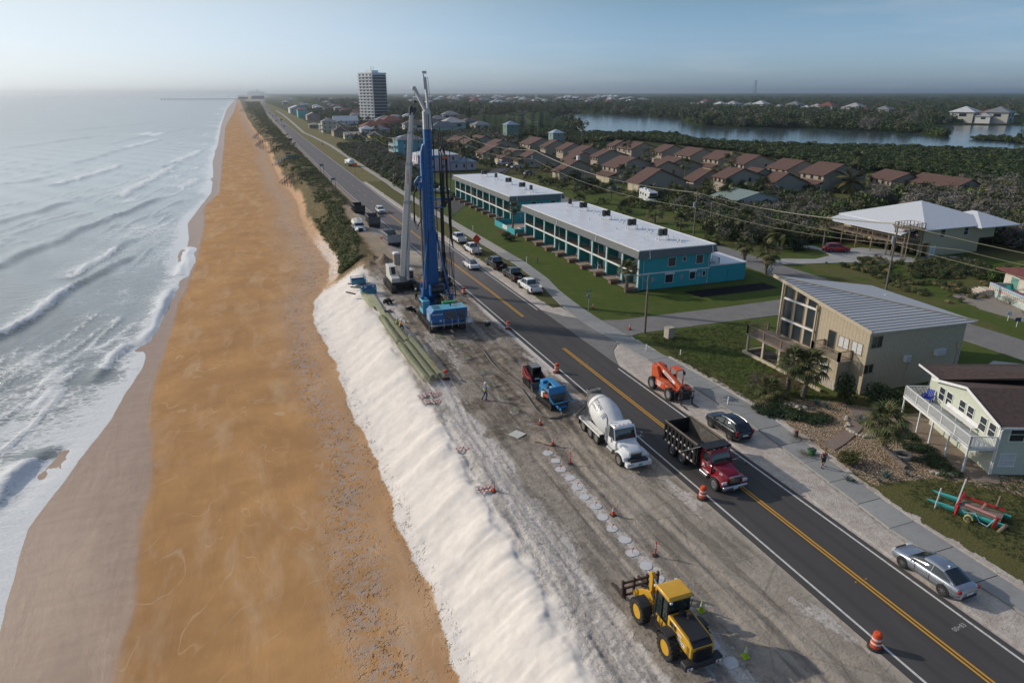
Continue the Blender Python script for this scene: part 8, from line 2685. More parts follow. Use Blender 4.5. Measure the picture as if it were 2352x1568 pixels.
def drape(x,z_top,z_bot,bow,r=.05):
 hh.tube([(x,MY+.3,z_top),(x+bow*.3,MY+.3,z_top*.7+z_bot*.3),(x+bow,MY+.25,z_bot+1.5),(x+bow*.4,MY-.3,z_bot)],r,6)
for i in range(7):
 drape(1.20+.09*i,24.0-(i%3)*2.5,14.8,.02,.055)
for i in range(10):
 drape(1.15+.09*(i%5),14.7,7.5-(i%3)*1.8,rnd.uniform(-.12,.12),.06)
for i in range(5):
 drape(2.2+.08*i,15.8,10.6-i*.3,.05,.07)
for i in range(14):
 drape(1.0+.13*i,8.8,2.6,rnd.uniform(-.25,.25),.03)
for i in range(6):
 drape(2.0+.05*i,21.2,15.8,rnd.uniform(-.04,.04),.045)
hh.tube([(2.0,MY+.3,21),(1.85,MY+.3,22.0),(1.55,MY+.3,22.3),(1.3,MY+.3,21.6)],.10,8)
hh.bd('hose_bundle',m_hyd,rg)['kind']='stuff'
MB().tube([(2.6,MY+.3,21.6),(2.62,MY+.3,18),(2.2,MY+.3,9),(2.5,1.2,3)],.05,6).tube([(.55,MY+.3,25),(.62,MY+.3,16),(.7,MY+.3,8)],.05,6).bd('hose',m_hyd,rg)
# ---- telescopic crawler crane
m_crw=mat('crane_white',(0.56,0.54,0.49),.45,dirt=.2)
cr=thing('crawler_crane','off-white telescopic crawler crane with its boom raised beside the rig','crawler crane',(20.2,102.4,0),0)
for sx in(-1,1):
 track(cr,sx*1.75,-3.2,3.2,.52,.85,m_trk)
MB().box(-1.4,-1.5,.5,1.4,1.5,1.15).bd('undercarriage',m_dark,cr)
MB().box(-1.9,-2.4,1.2,1.9,2.2,1.45).bd('slewing_frame',m_dark,cr)
MB().prism([(-2.2,1.45),(-.3,1.45),(1.9,2.0)][:0]or[(-2.3,1.45),(2.2,1.45),(2.2,3.5),(-.2,3.5),(-.9,2.3),(-2.3,2.1)],-1.85,-.55,'X').bd('engine_housing',m_crw,cr,bw=.08)
MB().slab([(-1.5,-.25,3.42),(-1.5,-.85,2.46),(-.9,-.85,2.46),(-.9,-.25,3.42)],.05).bd('vent_grille',m_dark,cr)
MB().box(.75,-1.5,1.45,1.75,.4,3.0).bd('cab',m_crw,cr,bw=.08)
MB().box(.83,-1.53,1.75,1.67,-1.501,2.85).box(.72,-1.3,2.1,.749,.2,2.8).box(1.751,-1.3,2.1,1.78,.2,2.8).bd('windows',m_cglass,cr)
bf,btp=Vector((0.15,-1.4,2.2)),Vector((2.35,-3.0,26.2))
def boom_pt(t):return bf.lerp(btp,t)
for i,(a,b,w_)in enumerate(((0,.47,.84),(.46,.70,.72),(.69,.88,.62),(.87,.985,.52))):
 MB().bar(boom_pt(a),boom_pt(b),w_,w_*1.05).bd('boom_section',m_crw,cr,bw=.08)
 MB().bar(boom_pt(b-.012),boom_pt(b+.004),w_+.07,w_*1.05+.07).bd('boom_collar',m_steel,cr)
MB().cbox(*boom_pt(.995),.75,.5,.8).cyl(boom_pt(1)+Vector((.35,.2,.1)),boom_pt(1)+Vector((.35,-.2,.1)),.3,n=14).cyl(boom_pt(1)+Vector((-.1,.2,.35)),boom_pt(1)+Vector((-.1,-.2,.35)),.25,n=14).bd('boom_head',m_grease,cr)
MB().cyl((0.75,-1.9,1.9),boom_pt(.45)+Vector((.35,-.3,0)),.16,n=10).cyl((0.75,-1.9,1.6),(0.78,-1.95,6.5),.24,n=12).bd('luffing_cylinder',m_crw,cr)
tx=Matrix.Identity(3)
rp=MB()
for dx in(.25,.5,.62):
 rp.bar(boom_pt(1)+Vector((dx,0,0)),(btp.x+.62+(dx-.5)*.6,btp.y,15.6),.035)
rp.bd('hoist_rope',m_grease,cr,sm=False)
MB().cbox(btp.x+.62,btp.y,15.1,.55,.35,.9).lathe([(.3,-.12),(.3,.12)],14,(btp.x+.62,btp.y,14.8),(0,1,0)).tube([(btp.x+.62,btp.y,14.6),(btp.x+.62,btp.y,14.2),(btp.x+.82,btp.y,13.95),(btp.x+.62,btp.y,13.7),(btp.x+.45,btp.y,13.85)],.07,7).bd('hook_block',m_grease,cr)
MB().bar((btp.x+.62,btp.y,13.8),(btp.x+.66,btp.y,4.6),.05).bd('sling',m_grease,cr,sm=False)
sh_=MB().cbox(btp.x+.66,btp.y,4.1,.38,.3,1.0).bd('lifting_shackle',m_rigb,cr)
MB().cbox(-.9+.55,-1.9,1.2,1.8,.3,.35).bd('counterweight',m_dark,cr)
MB().cbox(1.2,.9,2.6,.9,.9,.9).bd('winch',m_grease,cr,bw=.05)
text_mesh('LINK-BELT',.42,mat('lettering_red',(0.5,0.05,0.04),.5),cr,tuple(boom_pt(.62)+Vector((-.1,-.42,0))),(PI/2,-PI/2+.09,0))
# ---- dark mini excavator behind the mast
ex=thing('mini_excavator','small dark excavator with rounded cab right behind the rig mast','excavator',(26.3,101.2,0),.5)
for sx in(-1,1):
 track(ex,sx*.85,-1.5,1.5,.32,.42,m_trk)
MB().box(-1.1,-1.2,.7,1.1,1.0,1.4).bd('body',mat('dark_machine',(0.03,0.032,0.034),.4),ex,bw=.15)
MB().box(-.2,-.6,1.4,1.05,1.0,2.55).bd('cab',m_plast,ex,bw=.18)
MB().box(-.22,-.4,1.6,1.07,.85,2.4).box(-.1,-.62,1.6,.95,1.02,2.4).bd('windows',m_cglass,ex)
MB().bar((-.5,1.0,1.2),(-.5,2.2,2.4),.22).bar((-.5,2.2,2.4),(-.5,3.0,1.0),.18).bd('digging_arm',m_dark,ex)
MB().prism([(2.75,1.05),(3.2,1.0),(3.2,.5),(2.8,.4)],-.8,-.2,'X').bd('bucket',m_dark,ex)
# ---- compact track loader
m_tkr=mat('loader_maroon',(0.20,0.015,0.022),.4,dirt=.25)
m_crmp=mat('loader_cream',(0.48,0.44,0.33),.5,dirt=.25)
sk=thing('track_loader','red and cream compact track loader with its bucket down','track loader',(25.2,60.3,0),PI)
for sx in(-1,1):
 track(sk,sx*.72,-.95,.95,.36,.42,m_rub)
 MB().prism([(-1.2,.75),(-.2,.75),(.85,.95),(.85,1.05),(-.2,1.1),(-1.2,1.75)],sx*.72-.16,sx*.72+.16,'X').bd('arm_tower',m_tkr if sx>0 else m_tkr,sk,bw=.02)
 MB().bar((sx*.72,-1.0,1.75),(sx*.72,.95,1.02),.14,.2).bar((sx*.72,.95,1.05),(sx*.70,1.35,.35),.13,.2).bd('lift_arm',m_tkr,sk)
MB().box(-.52,-1.25,.45,.52,.75,1.1).bd('body',m_dark,sk,bw=.04)
MB().box(-.85,-1.38,.6,.85,-1.2,1.75).bd('rear_door',m_crmp,sk,bw=.05)
cg=MB()
for sx in(-1,1):
 for yy in(-.7,.72):
  cg.bar((sx*.45,yy,1.1),(sx*.44,yy*.92,2.05),.09)
cg.box(-.5,-.72,2.02,.5,.72,2.12)
cg.bd('cab_frame',m_dark,sk)
MB().box(-.46,-.66,2.12,.46,.62,2.14).bd('cab_roof',mat('roof_grey',(0.20,0.20,0.21),.6,dirt=.4),sk)
MB().box(-.455,-.6,1.15,-.44,.6,2.0).box(.44,-.6,1.15,.455,.6,2.0).box(-.4,-.68,1.2,.4,-.66,2.0).bd('windows',m_cglass,sk)
MB().box(-.3,-.3,1.0,.3,.25,1.15).box(-.3,-.4,1.1,.3,-.28,1.7).bd('seat',m_plast,sk)
m_bkt=mat('bucket_steel',(0.13,0.13,0.13),.6,.4,dirt=.7,dirtcol=(0.30,0.27,0.24))
MB().prism([(1.35,.05),(2.1,.02),(2.12,.05),(1.45,.12),(1.40,.75),(1.33,.78)],-.95,.95,'X').prism([(1.35,.05),(2.05,.03),(1.75,.45),(1.38,.76)],-.95,-.90,'X').prism([(1.35,.05),(2.05,.03),(1.75,.45),(1.38,.76)],.90,.95,'X').bd('bucket',m_bkt,sk)
MB().box(-.25,.76,.85,.25,.80,1.0).bd('name_plate',m_wtrim,sk)
# ---- blue concrete pump on tracks
pu=thing('concrete_pump','light blue tracked concrete pump with open hopper next to the track loader','concrete pump',(25.0,55.2,0),PI+.12)
for sx in(-1,1):
 track(pu,sx*.78,-1.55,1.35,.28,.38,m_trk)
m_pub=mat('pump_blue',(0.03,0.24,0.50),.4,dirt=.22)
MB().box(-.95,-1.7,.55,.95,1.4,.72).bd('chassis',m_dark,pu)
MB().box(-.9,-1.9,.75,.3,-1.3,2.0).bd('radiator_box',m_pub,pu,bw=.04)
MB().box(-.85,-1.3,1.62,.75,.9,1.72).prism([(-1.3,1.72),(.9,1.72),(.9,1.78),(-.7,2.0),(-1.3,2.0)],-.85,-.2,'X').bd('hood',m_pub,pu,bw=.02)
for xx,yy in((-.82,-1.2),(.72,-1.2),(-.82,.85),(.72,.85),(-.82,-.1)):
 MB().bar((xx,yy,.7),(xx,yy,1.65),.08).bd('frame_post',m_pub,pu)
MB().box(-.6,-1.0,.75,.55,.6,1.4).cyl((-.1,-.8,1.72),(-.1,-.8,1.95),.2,n=12).cyl((.35,-.2,1.72),(.35,-.2,1.85),.25,n=12).bd('engine',m_grease,pu,bw=.05)
MB().cyl((.45,.45,1.75),(.45,.45,2.1),.12,n=10).bd('air_filter',m_wtrim,pu)
MB().box(.62,-.6,.8,.95,-.2,1.35).bd('water_tank',m_wtrim,pu,bw=.03)
MB().cbox(.75,.3,1.15,.3,.7,.2).bd('control_box',mat('orange_red',(0.5,0.08,0.02),.5),pu)
hp=MB()
hp.add([(-.95,.95,1.55),(.95,.95,1.55),(1.05,2.05,1.05),(-1.05,2.05,1.05),(-.45,1.15,.6),(.45,1.15,.6),(.45,1.8,.6),(-.45,1.8,.6)],[(0,4,5,1),(1,5,6,2),(2,6,7,3),(3,7,4,0),(4,7,6,5)])
hp.bd('hopper',m_bkt,pu,sm=False)
MB().slab([(-.98,.93,1.5),(.98,.93,1.5),(.92,.78,2.15),(-.92,.78,2.15)],.05).bar((-1.05,.95,1.55),(-1.1,2.05,1.05),.08).bar((1.05,.95,1.55),(1.1,2.05,1.05),.08).bar((-1.1,2.05,1.05),(1.1,2.05,1.05),.08).bd('splash_guard',m_pub,pu)
MB().box(-.5,1.1,.35,.5,1.95,.62).cyl((.35,1.9,.5),(.45,2.4,.4),.11,n=10).bar((-.4,2.0,.6),(.7,2.1,.55),.07).bd('outlet',m_pub,pu,bw=.03)
hs=[(23.0,74.5,.1),(23.3,71.5,.1),(23.0,67.5,.12),(23.0,64.9,.1),(23.3,61.5,.1),(23.45,59.3,.1),(23.25,57.2,.1),(23.1,55.7,.1),(22.95,54.2,.1),(23.05,53.1,.1),(23.5,52.3,.1),(24.2,52.1,.1),(24.8,52.4,.12),(24.9,52.9,.3)]
o=MB().tube(hs,.085,8).bd('delivery_hose',mat('dusty_rubber',(0.13,0.12,0.105),.85,dirt=.4,dirtcol=(.24,.21,.18)))
tag(o,'long grey concrete delivery hose curving across the mud to the blue pump','hose')
# ---- telehandler
m_ors=mat('rental_orange',(0.56,0.095,0.03),.42,dirt=.1)
th=thing('telehandler','orange telescopic handler parked on the verge with forks lowered','telehandler',(37.15,53.5,0),PI)
for sx in(-1,1):
 for yy in(-1.55,1.5):
  wheel(th,sx*.98,yy,.62,.42,m_steel,0,True)
MB().box(-.55,-2.3,.65,.55,2.1,1.15).bd('chassis',m_ors,th,bw=.04)
MB().prism([(-2.5,.8),(-1.0,1.0),(-1.0,1.35),(-1.6,2.3),(-2.5,2.35)],-.60,-.2,'X').prism([(-2.5,.8),(-1.0,1.0),(-1.0,1.35),(-1.6,2.3),(-2.5,2.35)],.2,.60,'X').bd('rear_tower',m_ors,th,bw=.03)
MB().box(-.5,-2.55,.9,.5,-2.3,1.7).bd('counterweight',m_ors,th,bw=.06)
MB().box(.35,-.85,.75,1.15,.75,1.42).prism([(.75,.75),(1.9,.95),(1.9,1.15),(.75,1.42)],.42,1.12,'X').bd('engine_cover',m_ors,th,bw=.05)
MB().prism([(.95,.9),(2.15,.95),(2.15,1.2),(1.2,1.3)],-1.15,-.42,'X').bd('front_fender',m_ors,th,bw=.04)
b0,b1_=Vector((0.05,-2.2,2.35)),Vector((0.05,2.1,1.35))
MB().bar(b0,b1_,.42,.46).bd('boom',m_ors,th,bw=.03)
MB().bar(b0.lerp(b1_,.98),Vector((0.05,2.35,1.28)),.34,.38).cbox(.05,2.5,.95,.5,.35,.8).bd('boom_nose',m_dark,th,bw=.03)
dv=(b1_-b0).normalized()
pitch=math.asin(-dv.z)
pl_=MB().add([(x,y,z)for x,y,z in[(.272,-.95,2.20),(.272,1.25,1.69),(.272,1.25,1.40),(.272,-.95,1.91)]],[(0,1,2,3)])
sg=MB().cbox(.272,0.15,1.80,.012,2.25,.30,rx=-pitch).bd('name_board',m_white,th,sm=False)
text_mesh('United Rentals',.25,mat('lettering_navy',(0.02,0.03,0.09),.5),th,(.283,.02,1.83),(PI/2,0,PI/2),bold=.004).rotation_euler=(Matrix.Rotation(-pitch,3,'X')@Matrix.Rotation(PI/2,3,'Z')@Matrix.Rotation(PI/2,3,'X')).to_euler()
sg2=MB().box(1.151,-.55,1.12,1.156,.15,1.34).box(1.151,-.5,.9,1.156,.1,1.05).bd('side_board',m_white,th,sm=False)
text_mesh('RENTALS',.13,mat('lettering_navy',(0.02,0.03,0.09),.5),th,(1.16,-.2,1.23),(PI/2,0,PI/2))
cg=MB()
for xx in(-.35,-1.12):
 for yy in(-.6,.62):
  cg.bar((xx,yy,.9),(xx,yy*.92,2.5),.08)
cg.box(-1.16,-.6,2.48,-.31,.62,2.56)
cg.box(-1.15,-.65,.75,-.35,.7,.95)
cg.bd('cab_frame',m_ors,th)
for k in range(5):
 MB().box(-1.1+k*.17,-.55,2.561,-1.04+k*.17,.56,2.58).bd('roof_bar',m_ors,th,sm=False)
MB().box(-1.0,-.4,.95,-.5,.1,1.15).box(-1.0,-.5,1.1,-.5,-.38,1.7).bd('seat',m_plast,th)
MB().cbox(-1.05,.85,2.3,.08,.3,.35).bd('mirror',m_plast,th)
fc=MB().box(-.85,2.95,.55,.85,3.02,.63).box(-.85,2.95,1.25,.85,3.02,1.33)
for k in range(7):
 fc.box(-.82+k*.26,2.96,.63,-.78+k*.26,3.01,1.25)
fc.box(-.45,2.7,.45,.45,2.96,1.2)
fc.bd('fork_carriage',m_dark,th,sm=False)
for sx in(-1,1):
 MB().bar((sx*.62,3.05,.75),(sx*.62,3.05,.08),.12,.05).bar((sx*.62,3.02,.07),(sx*.62,4.1,.04),.12,.045).bd('fork',m_dark,th,sm=False)
MB().prism([(2.0,.25),(2.4,.25),(2.35,1.1),(2.1,1.1)],.55,.9,'X').bd('outrigger',m_dark,th)
# ---- yellow wheel loader
m_yel=mat('machine_yellow',(0.60,0.33,0.02),.38,dirt=.14,coat=.2)
wl=thing('wheel_loader','yellow wheel loader with fork carriage at the bottom of the worksite','wheel loader',(18.95,25.4,0),0)
front=Matrix.Translation((0,0,0))
for sx in(-1,1):
 for yy in(-1.45,1.45):
  wheel(wl,sx*1.02,yy,.72,.52,m_yel,0,True)
MB().box(-.55,-2.9,.75,.55,.1,1.25).bd('rear_frame',m_dark,wl,bw=.05)
hd=MB().prism([(-.9,.95),(-1.0,1.85),(-.78,2.05),(.78,2.05),(1.0,1.85),(.9,.95)][0:0]or[(-3.0,1.05),(-.75,1.15),(-.75,2.12),(-2.6,1.98),(-3.0,1.75)],-.72,.72,'X').bd('bonnet',m_yel,wl,bw=.07)
MB().prism([(-2.75,2.00),(-.95,2.135),(-.95,2.16),(-2.6,2.03)],-.56,.56,'X').bd('bonnet_top',m_plast,wl)
MB().prism([(-3.05,.95),(-2.98,1.78),(-2.6,2.0),(-2.55,2.02),(-2.9,.95)],-.60,.60,'X').bd('rear_grille',m_plast,wl,bw=.02)
gb=MB()
for k in range(7):
 gb.cbox(0,-3.05,1.05+k*.1,.95,.03,.035)
gb.bd('grille_bar',m_dark,wl,sm=False)
MB().box(-1.15,-3.25,.6,1.15,-2.75,.98).bd('counterweight',m_plast,wl,bw=.06)
for sx in(-1,1):
 rr2=MB().box(sx*.88-.17,-3.27,.68,sx*.88+.17,-3.252,.84).bd('warning_plate',m_white,wl,sm=False)
 MB().box(sx*.88-.09,-3.277,.70,sx*.88+.02,-3.272,.82).bd('warning_mark',m_red_l,rr2,sm=False)
 MB().loft([[(sx*x,y,z)for x,z in((.72,z_),(1.30,z_),(1.30,z_+.06),(.72,z_+.08))]for y,z_ in((-.62,1.0),(-.80,1.40),(-1.2,1.56),(-1.7,1.56))]).bd('fender',m_plast,wl,ang=40)
 MB().loft([[(sx*x,y,z)for x,z in((.72,z_),(1.30,z_),(1.30,z_+.06),(.72,z_+.08))]for y,z_ in((.62,1.0),(.80,1.40),(1.2,1.56),(1.6,1.56))]).bd('fender',m_plast,wl,ang=40)
 ld_=MB()
 for k in range(4):
  ld_.bar((sx*.98,-.55,.55+k*.25),(sx*.98,-.05,.55+k*.25),.06)
 ld_.bar((sx*.98,-.55,.45),(sx*.9,-.6,1.6),.05).bar((sx*.98,-.05,.45),(sx*.9,-.05,1.6),.05)
 ld_.bd('step_ladder',m_dark,wl,sm=False)
 MB().bar((sx*.72,-.75,2.2),(sx*1.05,-.5,2.75),.03).cbox(sx*.95,.35,2.55,.06,.18,.32).bd('mirror',m_plast,wl)
MB().tube([(.15,-1.35,2.1),(.15,-1.35,2.45),(.15,-1.55,2.6)],.09,10).bd('exhaust',mat('rusty_pipe',(.13,.08,.05),.8),wl)
MB().cyl((.0,-1.0,2.12),(.0,-1.0,2.38),.17,n=14).bd('air_filter',m_plast,wl)
cabf=MB()
for sx in(-1,1):
 cabf.bar((sx*.68,-.72,1.2),(sx*.66,-.62,2.95),.10).bar((sx*.68,.55,1.3),(sx*.62,.42,2.95),.09).bar((sx*.70,-.1,1.2),(sx*.67,-.1,2.95),.06)
cabf.box(-.74,-.75,1.1,.74,.6,1.32)
cabf.bd('cab_frame',m_plast,wl)
MB().prism([(-.80,.98),(.10,.98),(.25,1.45),(-.80,1.45)],-.78,-.745,'X').prism([(-.80,.98),(.10,.98),(.25,1.45),(-.80,1.45)],.745,.78,'X').bd('cab_panel',m_yel,wl)
MB().loft([[(.655,y,1.33),(.63,y,2.93),(-.63,y,2.93),(-.655,y,1.33)]for y in(-.66,.46)]).bd('windows',mat('cab_glass',(0.02,0.035,0.035),.06,spec=.9),wl)
MB().prism([(-.85,2.95),(.62,2.95),(.55,3.10),(.35,3.17),(-.72,3.17),(-.85,3.08)],-.76,.76,'X').bd('cab_roof',m_yel,wl,bw=.05)
for sx in(-1,1):
 MB().cbox(sx*.66,.66,2.95,.16,.12,.14).cbox(sx*.66,-.9,2.95,.16,.1,.12).bd('work_lamp',m_wht_l,wl,bw=.02)
MB().box(-.40,.15,.7,.40,1.95,1.35).bd('front_frame',m_yel,wl,bw=.05)
for sx in(-1,1):
 MB().prism([(1.0,1.55),(1.35,1.95),(2.35,1.35),(3.05,.75),(3.05,.42),(2.6,.45),(1.9,1.05)],sx*.45-.06,sx*.45+.06,'X').bd('lift_arm',m_yel,wl,bw=.02)
MB().prism([(1.75,1.3),(2.05,1.5),(2.15,2.55),(1.92,2.7),(1.75,2.5)],-.12,.12,'X').bd('bellcrank',m_yel,wl,bw=.02)
MB().cyl((0,.75,1.6),(0,1.5,2.2),.11,n=10).bd('tilt_cylinder',m_yel,wl)
MB().cyl((0,1.45,2.15),(0,2.0,2.55),.055,n=8).bd('cylinder_rod',m_chrome,wl)
MB().bar((0,2.0,1.5),(0,3.0,.95),.12).bd('tilt_link',m_dark,wl)
m_rust=mat('rusty_steel',(0.085,0.055,0.042),.75,.3,var=.3,dirt=.5,dirtcol=(.17,.09,.05))
fk=MB()
for zz in(.35,.85,1.25):
 fk.box(-1.25,3.1,zz,1.25,3.2,zz+.12)
for xx in(-1.25,-.5,.38,1.13):
 fk.box(xx,3.08,.35,xx+.12,3.22,1.5)
fk.bd('fork_carriage',m_rust,wl,sm=False)
for xx in(-1.0,.85):
 MB().bar((xx,3.2,.95),(xx,3.2,.12),.16,.08).bar((xx,3.2,.12),(xx,4.75,.07),.16,.07).bd('fork',m_rust,wl,sm=False)
text_mesh('270',.24,m_white,wl,(-.735,-1.95,1.74),(PI/2,0,-PI/2),bold=.01)
lb=MB().box(-.7335,-2.45,1.32,-.7305,-1.75,1.52).bd('name_board',m_white,wl,sm=False)
text_mesh('RENTAL',.14,mat('lettering_navy',(0.02,0.03,0.09),.5),wl,(-.736,-2.1,1.42),(PI/2,0,-PI/2))
for k in range(8):
 MB().box(-.7345,-2.85+0,1.15+k*.07,-.731,-2.62,1.18+k*.07).bd('side_louvre',m_plast,wl,sm=False)
for k,(ya,yb_)in enumerate(((-1.35,-1.0),(-1.62,-1.40))):
 MB().box(-.7345,ya,1.70,-.731,yb_,1.98).bd('side_vent',m_plast,wl,sm=False)
 # ------------------------------------------------------------------ worksite clutter, people, poles, far things
def newpart(g,me,nm,loc=(0,0,0),rot=(0,0,0),sc=(1,1,1)):
 o=bpy.data.objects.new(nm,me);C.objects.link(o);o.parent=g
 o.location=loc;o.rotation_euler=rot;o.scale=sc
 return o
m_or=mat('traffic_orange',(0.58,0.075,0.02),.5,dirt=.08)
m_rw=mat('reflective_white',(0.62,0.60,0.58),.4,dirt=.1)
m_lime=mat('lime_plastic',(0.38,0.52,0.02),.5)
def dupe(proto,places,group,zz=0.0):
 for i,(p,l)in enumerate(places):
  x,y=at(*p)if len(p)==2 else p[:2]
  z=float(land_z(np.array([x]),np.array([y]))[0])if x<28.8 and y<120 else 0
  if i==0:
   proto.location=(x,y,z+zz);proto['label']=l;proto['group']=group
  else:
   copy_thing(proto,(x,y,z+zz),rnd.uniform(-.2,.2),l,group)
dm=thing('traffic_drum','drum','traffic drum')
MB().lathe([(.29,.05),(.29,.30),(.27,.31),(.27,.56),(.25,.57),(.25,.80),(.23,.81),(.22,.98),(.16,1.02)],16).bd('barrel',m_or,dm)
for a,b,r in((.33,.45,.29),(.60,.72,.268)):
 MB().lathe([(r+.008-.015,a),(r+.008-.02,b)],16,caps=False).bd('white_band',m_rw,dm)
MB().lathe([(.42,0),(.42,.06),(.30,.10),(.28,.12)],16).bd('rubber_base',m_black,dm)
MB().box(-.03,-.12,.98,.03,.12,1.08).bd('handle',m_or,dm)
f6=lambda u,v:((1100+u/1.96)*.588,(1300+v/1.96)*.588)
z6=lambda u,v:((1300+u/3.618)*.588,(1000+v/3.618)*.588)
dupe(dm,[((2008,1487),'orange drum nearest the camera on the left road edge line'),((1612,1144),'orange drum in front of the red dump truck'),((1278,855),'orange drum beside the track loader'),((1166.5,755),'orange drum on the road edge right of the rig'),(z6(1853,535),'orange drum by the dark mini excavator'),(f6(1255,350),'right orange drum of the two at the end of the rebar cages'),(f6(1165,305),'left orange drum of the two at the end of the rebar cages'),((27.9,156.1),'orange drum between the middle and nearest parked dump trucks'),((26.9,204.7),'nearest orange drum of the taper up the road'),((26.8,212.5),'second orange drum of the taper up the road'),((26.7,223.6),'third orange drum of the taper up the road'),((26.5,236.9),'farthest orange drum, behind the sign posts')],'orange traffic drums')
z5=lambda u,v:((1950+u/2.94)*.588,(1350+v/2.94)*.588)
l7=lambda u,v:((2200+u/2.94)*.588,(2100+v/2.94)*.588)
def cone(col,lab):
 g=thing('traffic_cone',lab,'traffic cone')
 MB().lathe([(.15,.04),(.085,.40),(.03,.74),(.028,.76)],12).bd('cone',col,g)
 MB().lathe([(.098,.36),(.073,.50)],12,caps=False).lathe([(.063,.56),(.048,.65)],12,caps=False).bd('white_collar',m_rw,g)
 MB().box(-.19,-.19,0,.19,.19,.04).bd('base',m_black if col is m_or else col,g)
 return g
dupe(cone(m_or,''),[(z5(610,1142),'orange cone beside the pale splashes behind the mixer'),(z5(465,905),'orange cone by the curve of the delivery hose'),((1133.5,1127),'orange cone on the white sand beside a barricade panel'),((1407,1183),'orange cone halfway along the row of pile heads'),((1361,708),'orange cone on the motel lawn at the street mouth'),((1445.5,757),'orange cone on the far side of the street corner near the pole'),((1823,668),'orange cone on the grass behind the tan house roof tip')],'orange cones',.02)
dupe(cone(m_lime,''),[(l7(1575,842),'lime cone right beside the wheel loader cab'),(l7(2080,1368),'lime cone at the bottom by the last pile head'),(z6(1028,950),'lime cone left of the rig tracks')],'lime cones',.02)
dl=thing('delineator_post','','delineator post')
MB().cyl((0,0,.05),(0,0,1.05),.05,n=10).tube([(0,0,1.03),(-.04,0,1.1),(.04,0,1.1),(0,0,1.03)],.015,5).bd('post',mat('delineator_red',(.62,.03,.025),.45),dl)
for z_ in(.62,.80):
 MB().cyl((0,0,z_),(0,0,z_+.09),.053,n=10).bd('white_band',m_rw,dl)
MB().lathe([(.22,0),(.22,.04),(.07,.08)],8).bd('base',m_black,dl)
dupe(dl,[(z5(810,1358),'red delineator post standing straight left of the mixer'),(l7(1050,208),'leaning red delineator post behind the wheel loader'),(z6(1058,1205),'red delineator post beside the first rebar cages'),(z6(1365,1565),'left red delineator post near the two drums'),(z6(1398,1575),'right red delineator post near the two drums')],'red delineator posts',.02)
bp0=thing('barricade_panel','','barricade panel')
for k in(-.22,.22):
 r_b=MB().box(-.6,k-.1,.04,.6,k+.1,.07).bd('board',m_rw,bp0,sm=False)
 st=MB()
 for j in range(4):
  x_=-.5+j*.3
  st.add([(x_,k-.1,.073),(x_+.13,k-.1,.073),(x_+.23,k+.1,.073),(x_+.10,k+.1,.073)],[(0,1,2,3)])
 st.bd('stripe',m_or,r_b,sm=False)
for k in(-.55,.55):
 MB().box(k-.03,-.45,.0,k+.03,.5,.04).bd('frame',m_rw,bp0,sm=False)
b8=lambda u,v:((1600+u/3.84)*.588,(1480+v/3.84)*.588)
dupe(bp0,[(b8(260,310),'barricade panel lying lower left of the heap at the cage ends'),(b8(420,310),'barricade panel lying lower right of the heap at the cage ends'),(b8(200,225),'barricade panel lying at the left of the heap'),(b8(300,200),'barricade panel on top of the heap at the cage ends'),(b8(385,225),'barricade panel at the right of the heap'),((1060,1028),'barricade panel lying alone on the white sand'),((1112,1124),'barricade panel beside the cone on the white sand')],'striped barricade panels',.06)
m_gf=mat('olive_fibre_bar',(.30,.31,.17),.6,var=.3,scale=2)
def cage(lab,a,b,r):
 g=thing('rebar_cage',lab,'rebar cage',(a[0],a[1],0),0,'reinforcement cages beside the white bank')
 A=Vector((0,0,r+.25));B=Vector((b[0]-a[0],b[1]-a[1],r+.25))
 d=(B-A).normalized();sx=d.cross(Vector((0,0,1)));L=(B-A).length
 br=MB()
 for i in range(18):
  t=2*PI*i/18
  o=sx*math.cos(t)*r+Vector((0,0,math.sin(t)*r))
  tp=sx*math.cos(t)*r*.35+Vector((0,0,math.sin(t)*r*.35))
  br.tube([A+tp*.8,A+d*.9+o,B+o],.028,4)
 br.bd('long_bar',m_gf,g)['kind']='stuff'
 sp_=MB()
 n=int(L/.22)
 sp_.tube([A+d*(.7+(L-.75)*i/(n*10))+sx*math.cos(i*.628)*(r+.03)+Vector((0,0,math.sin(i*.628)*(r+.03)))for i in range(n*10+1)],.02,3)
 sp_.bd('spiral_hoop',m_gf,g)
for a,b,r,l in(((14.2,87.4),(14.4,76.3),.36,'outer of the two far rebar cages along the bank'),((15.1,87.9),(15.4,76.2),.36,'inner of the two far rebar cages, workers sit on it'),((14.3,75.8),(14.7,64.2),.37,'outermost of the three near rebar cages'),((15.15,76.0),(15.5,64.2),.37,'middle of the three near rebar cages'),((15.9,77.8),(16.35,64.4),.4,'inner near rebar cage, highest of the three')):
 cage(l,a,b,r)
for l,x0,y0,x1,y1,n in(('flat bundle of olive bars by the yellow bucket',14.1,99.8,14.1,92.9,14),('narrow bundle of olive bars running to the cages',15.0,99.5,14.9,87.9,12)):
 mb=MB()
 for i in range(n):
  o=(i-n/2)*.075
  mb.tube([(x0+o,y0+rnd.uniform(-.3,.3),.28),((x0+x1)/2+o,(y0+y1)/2,.26),(x1+o*.7,y1+rnd.uniform(-.2,.2),.25)],.03,4)
 tag(mb.bd('bar_bundle',m_gf,None),l,'bar bundle',None,'stuff')
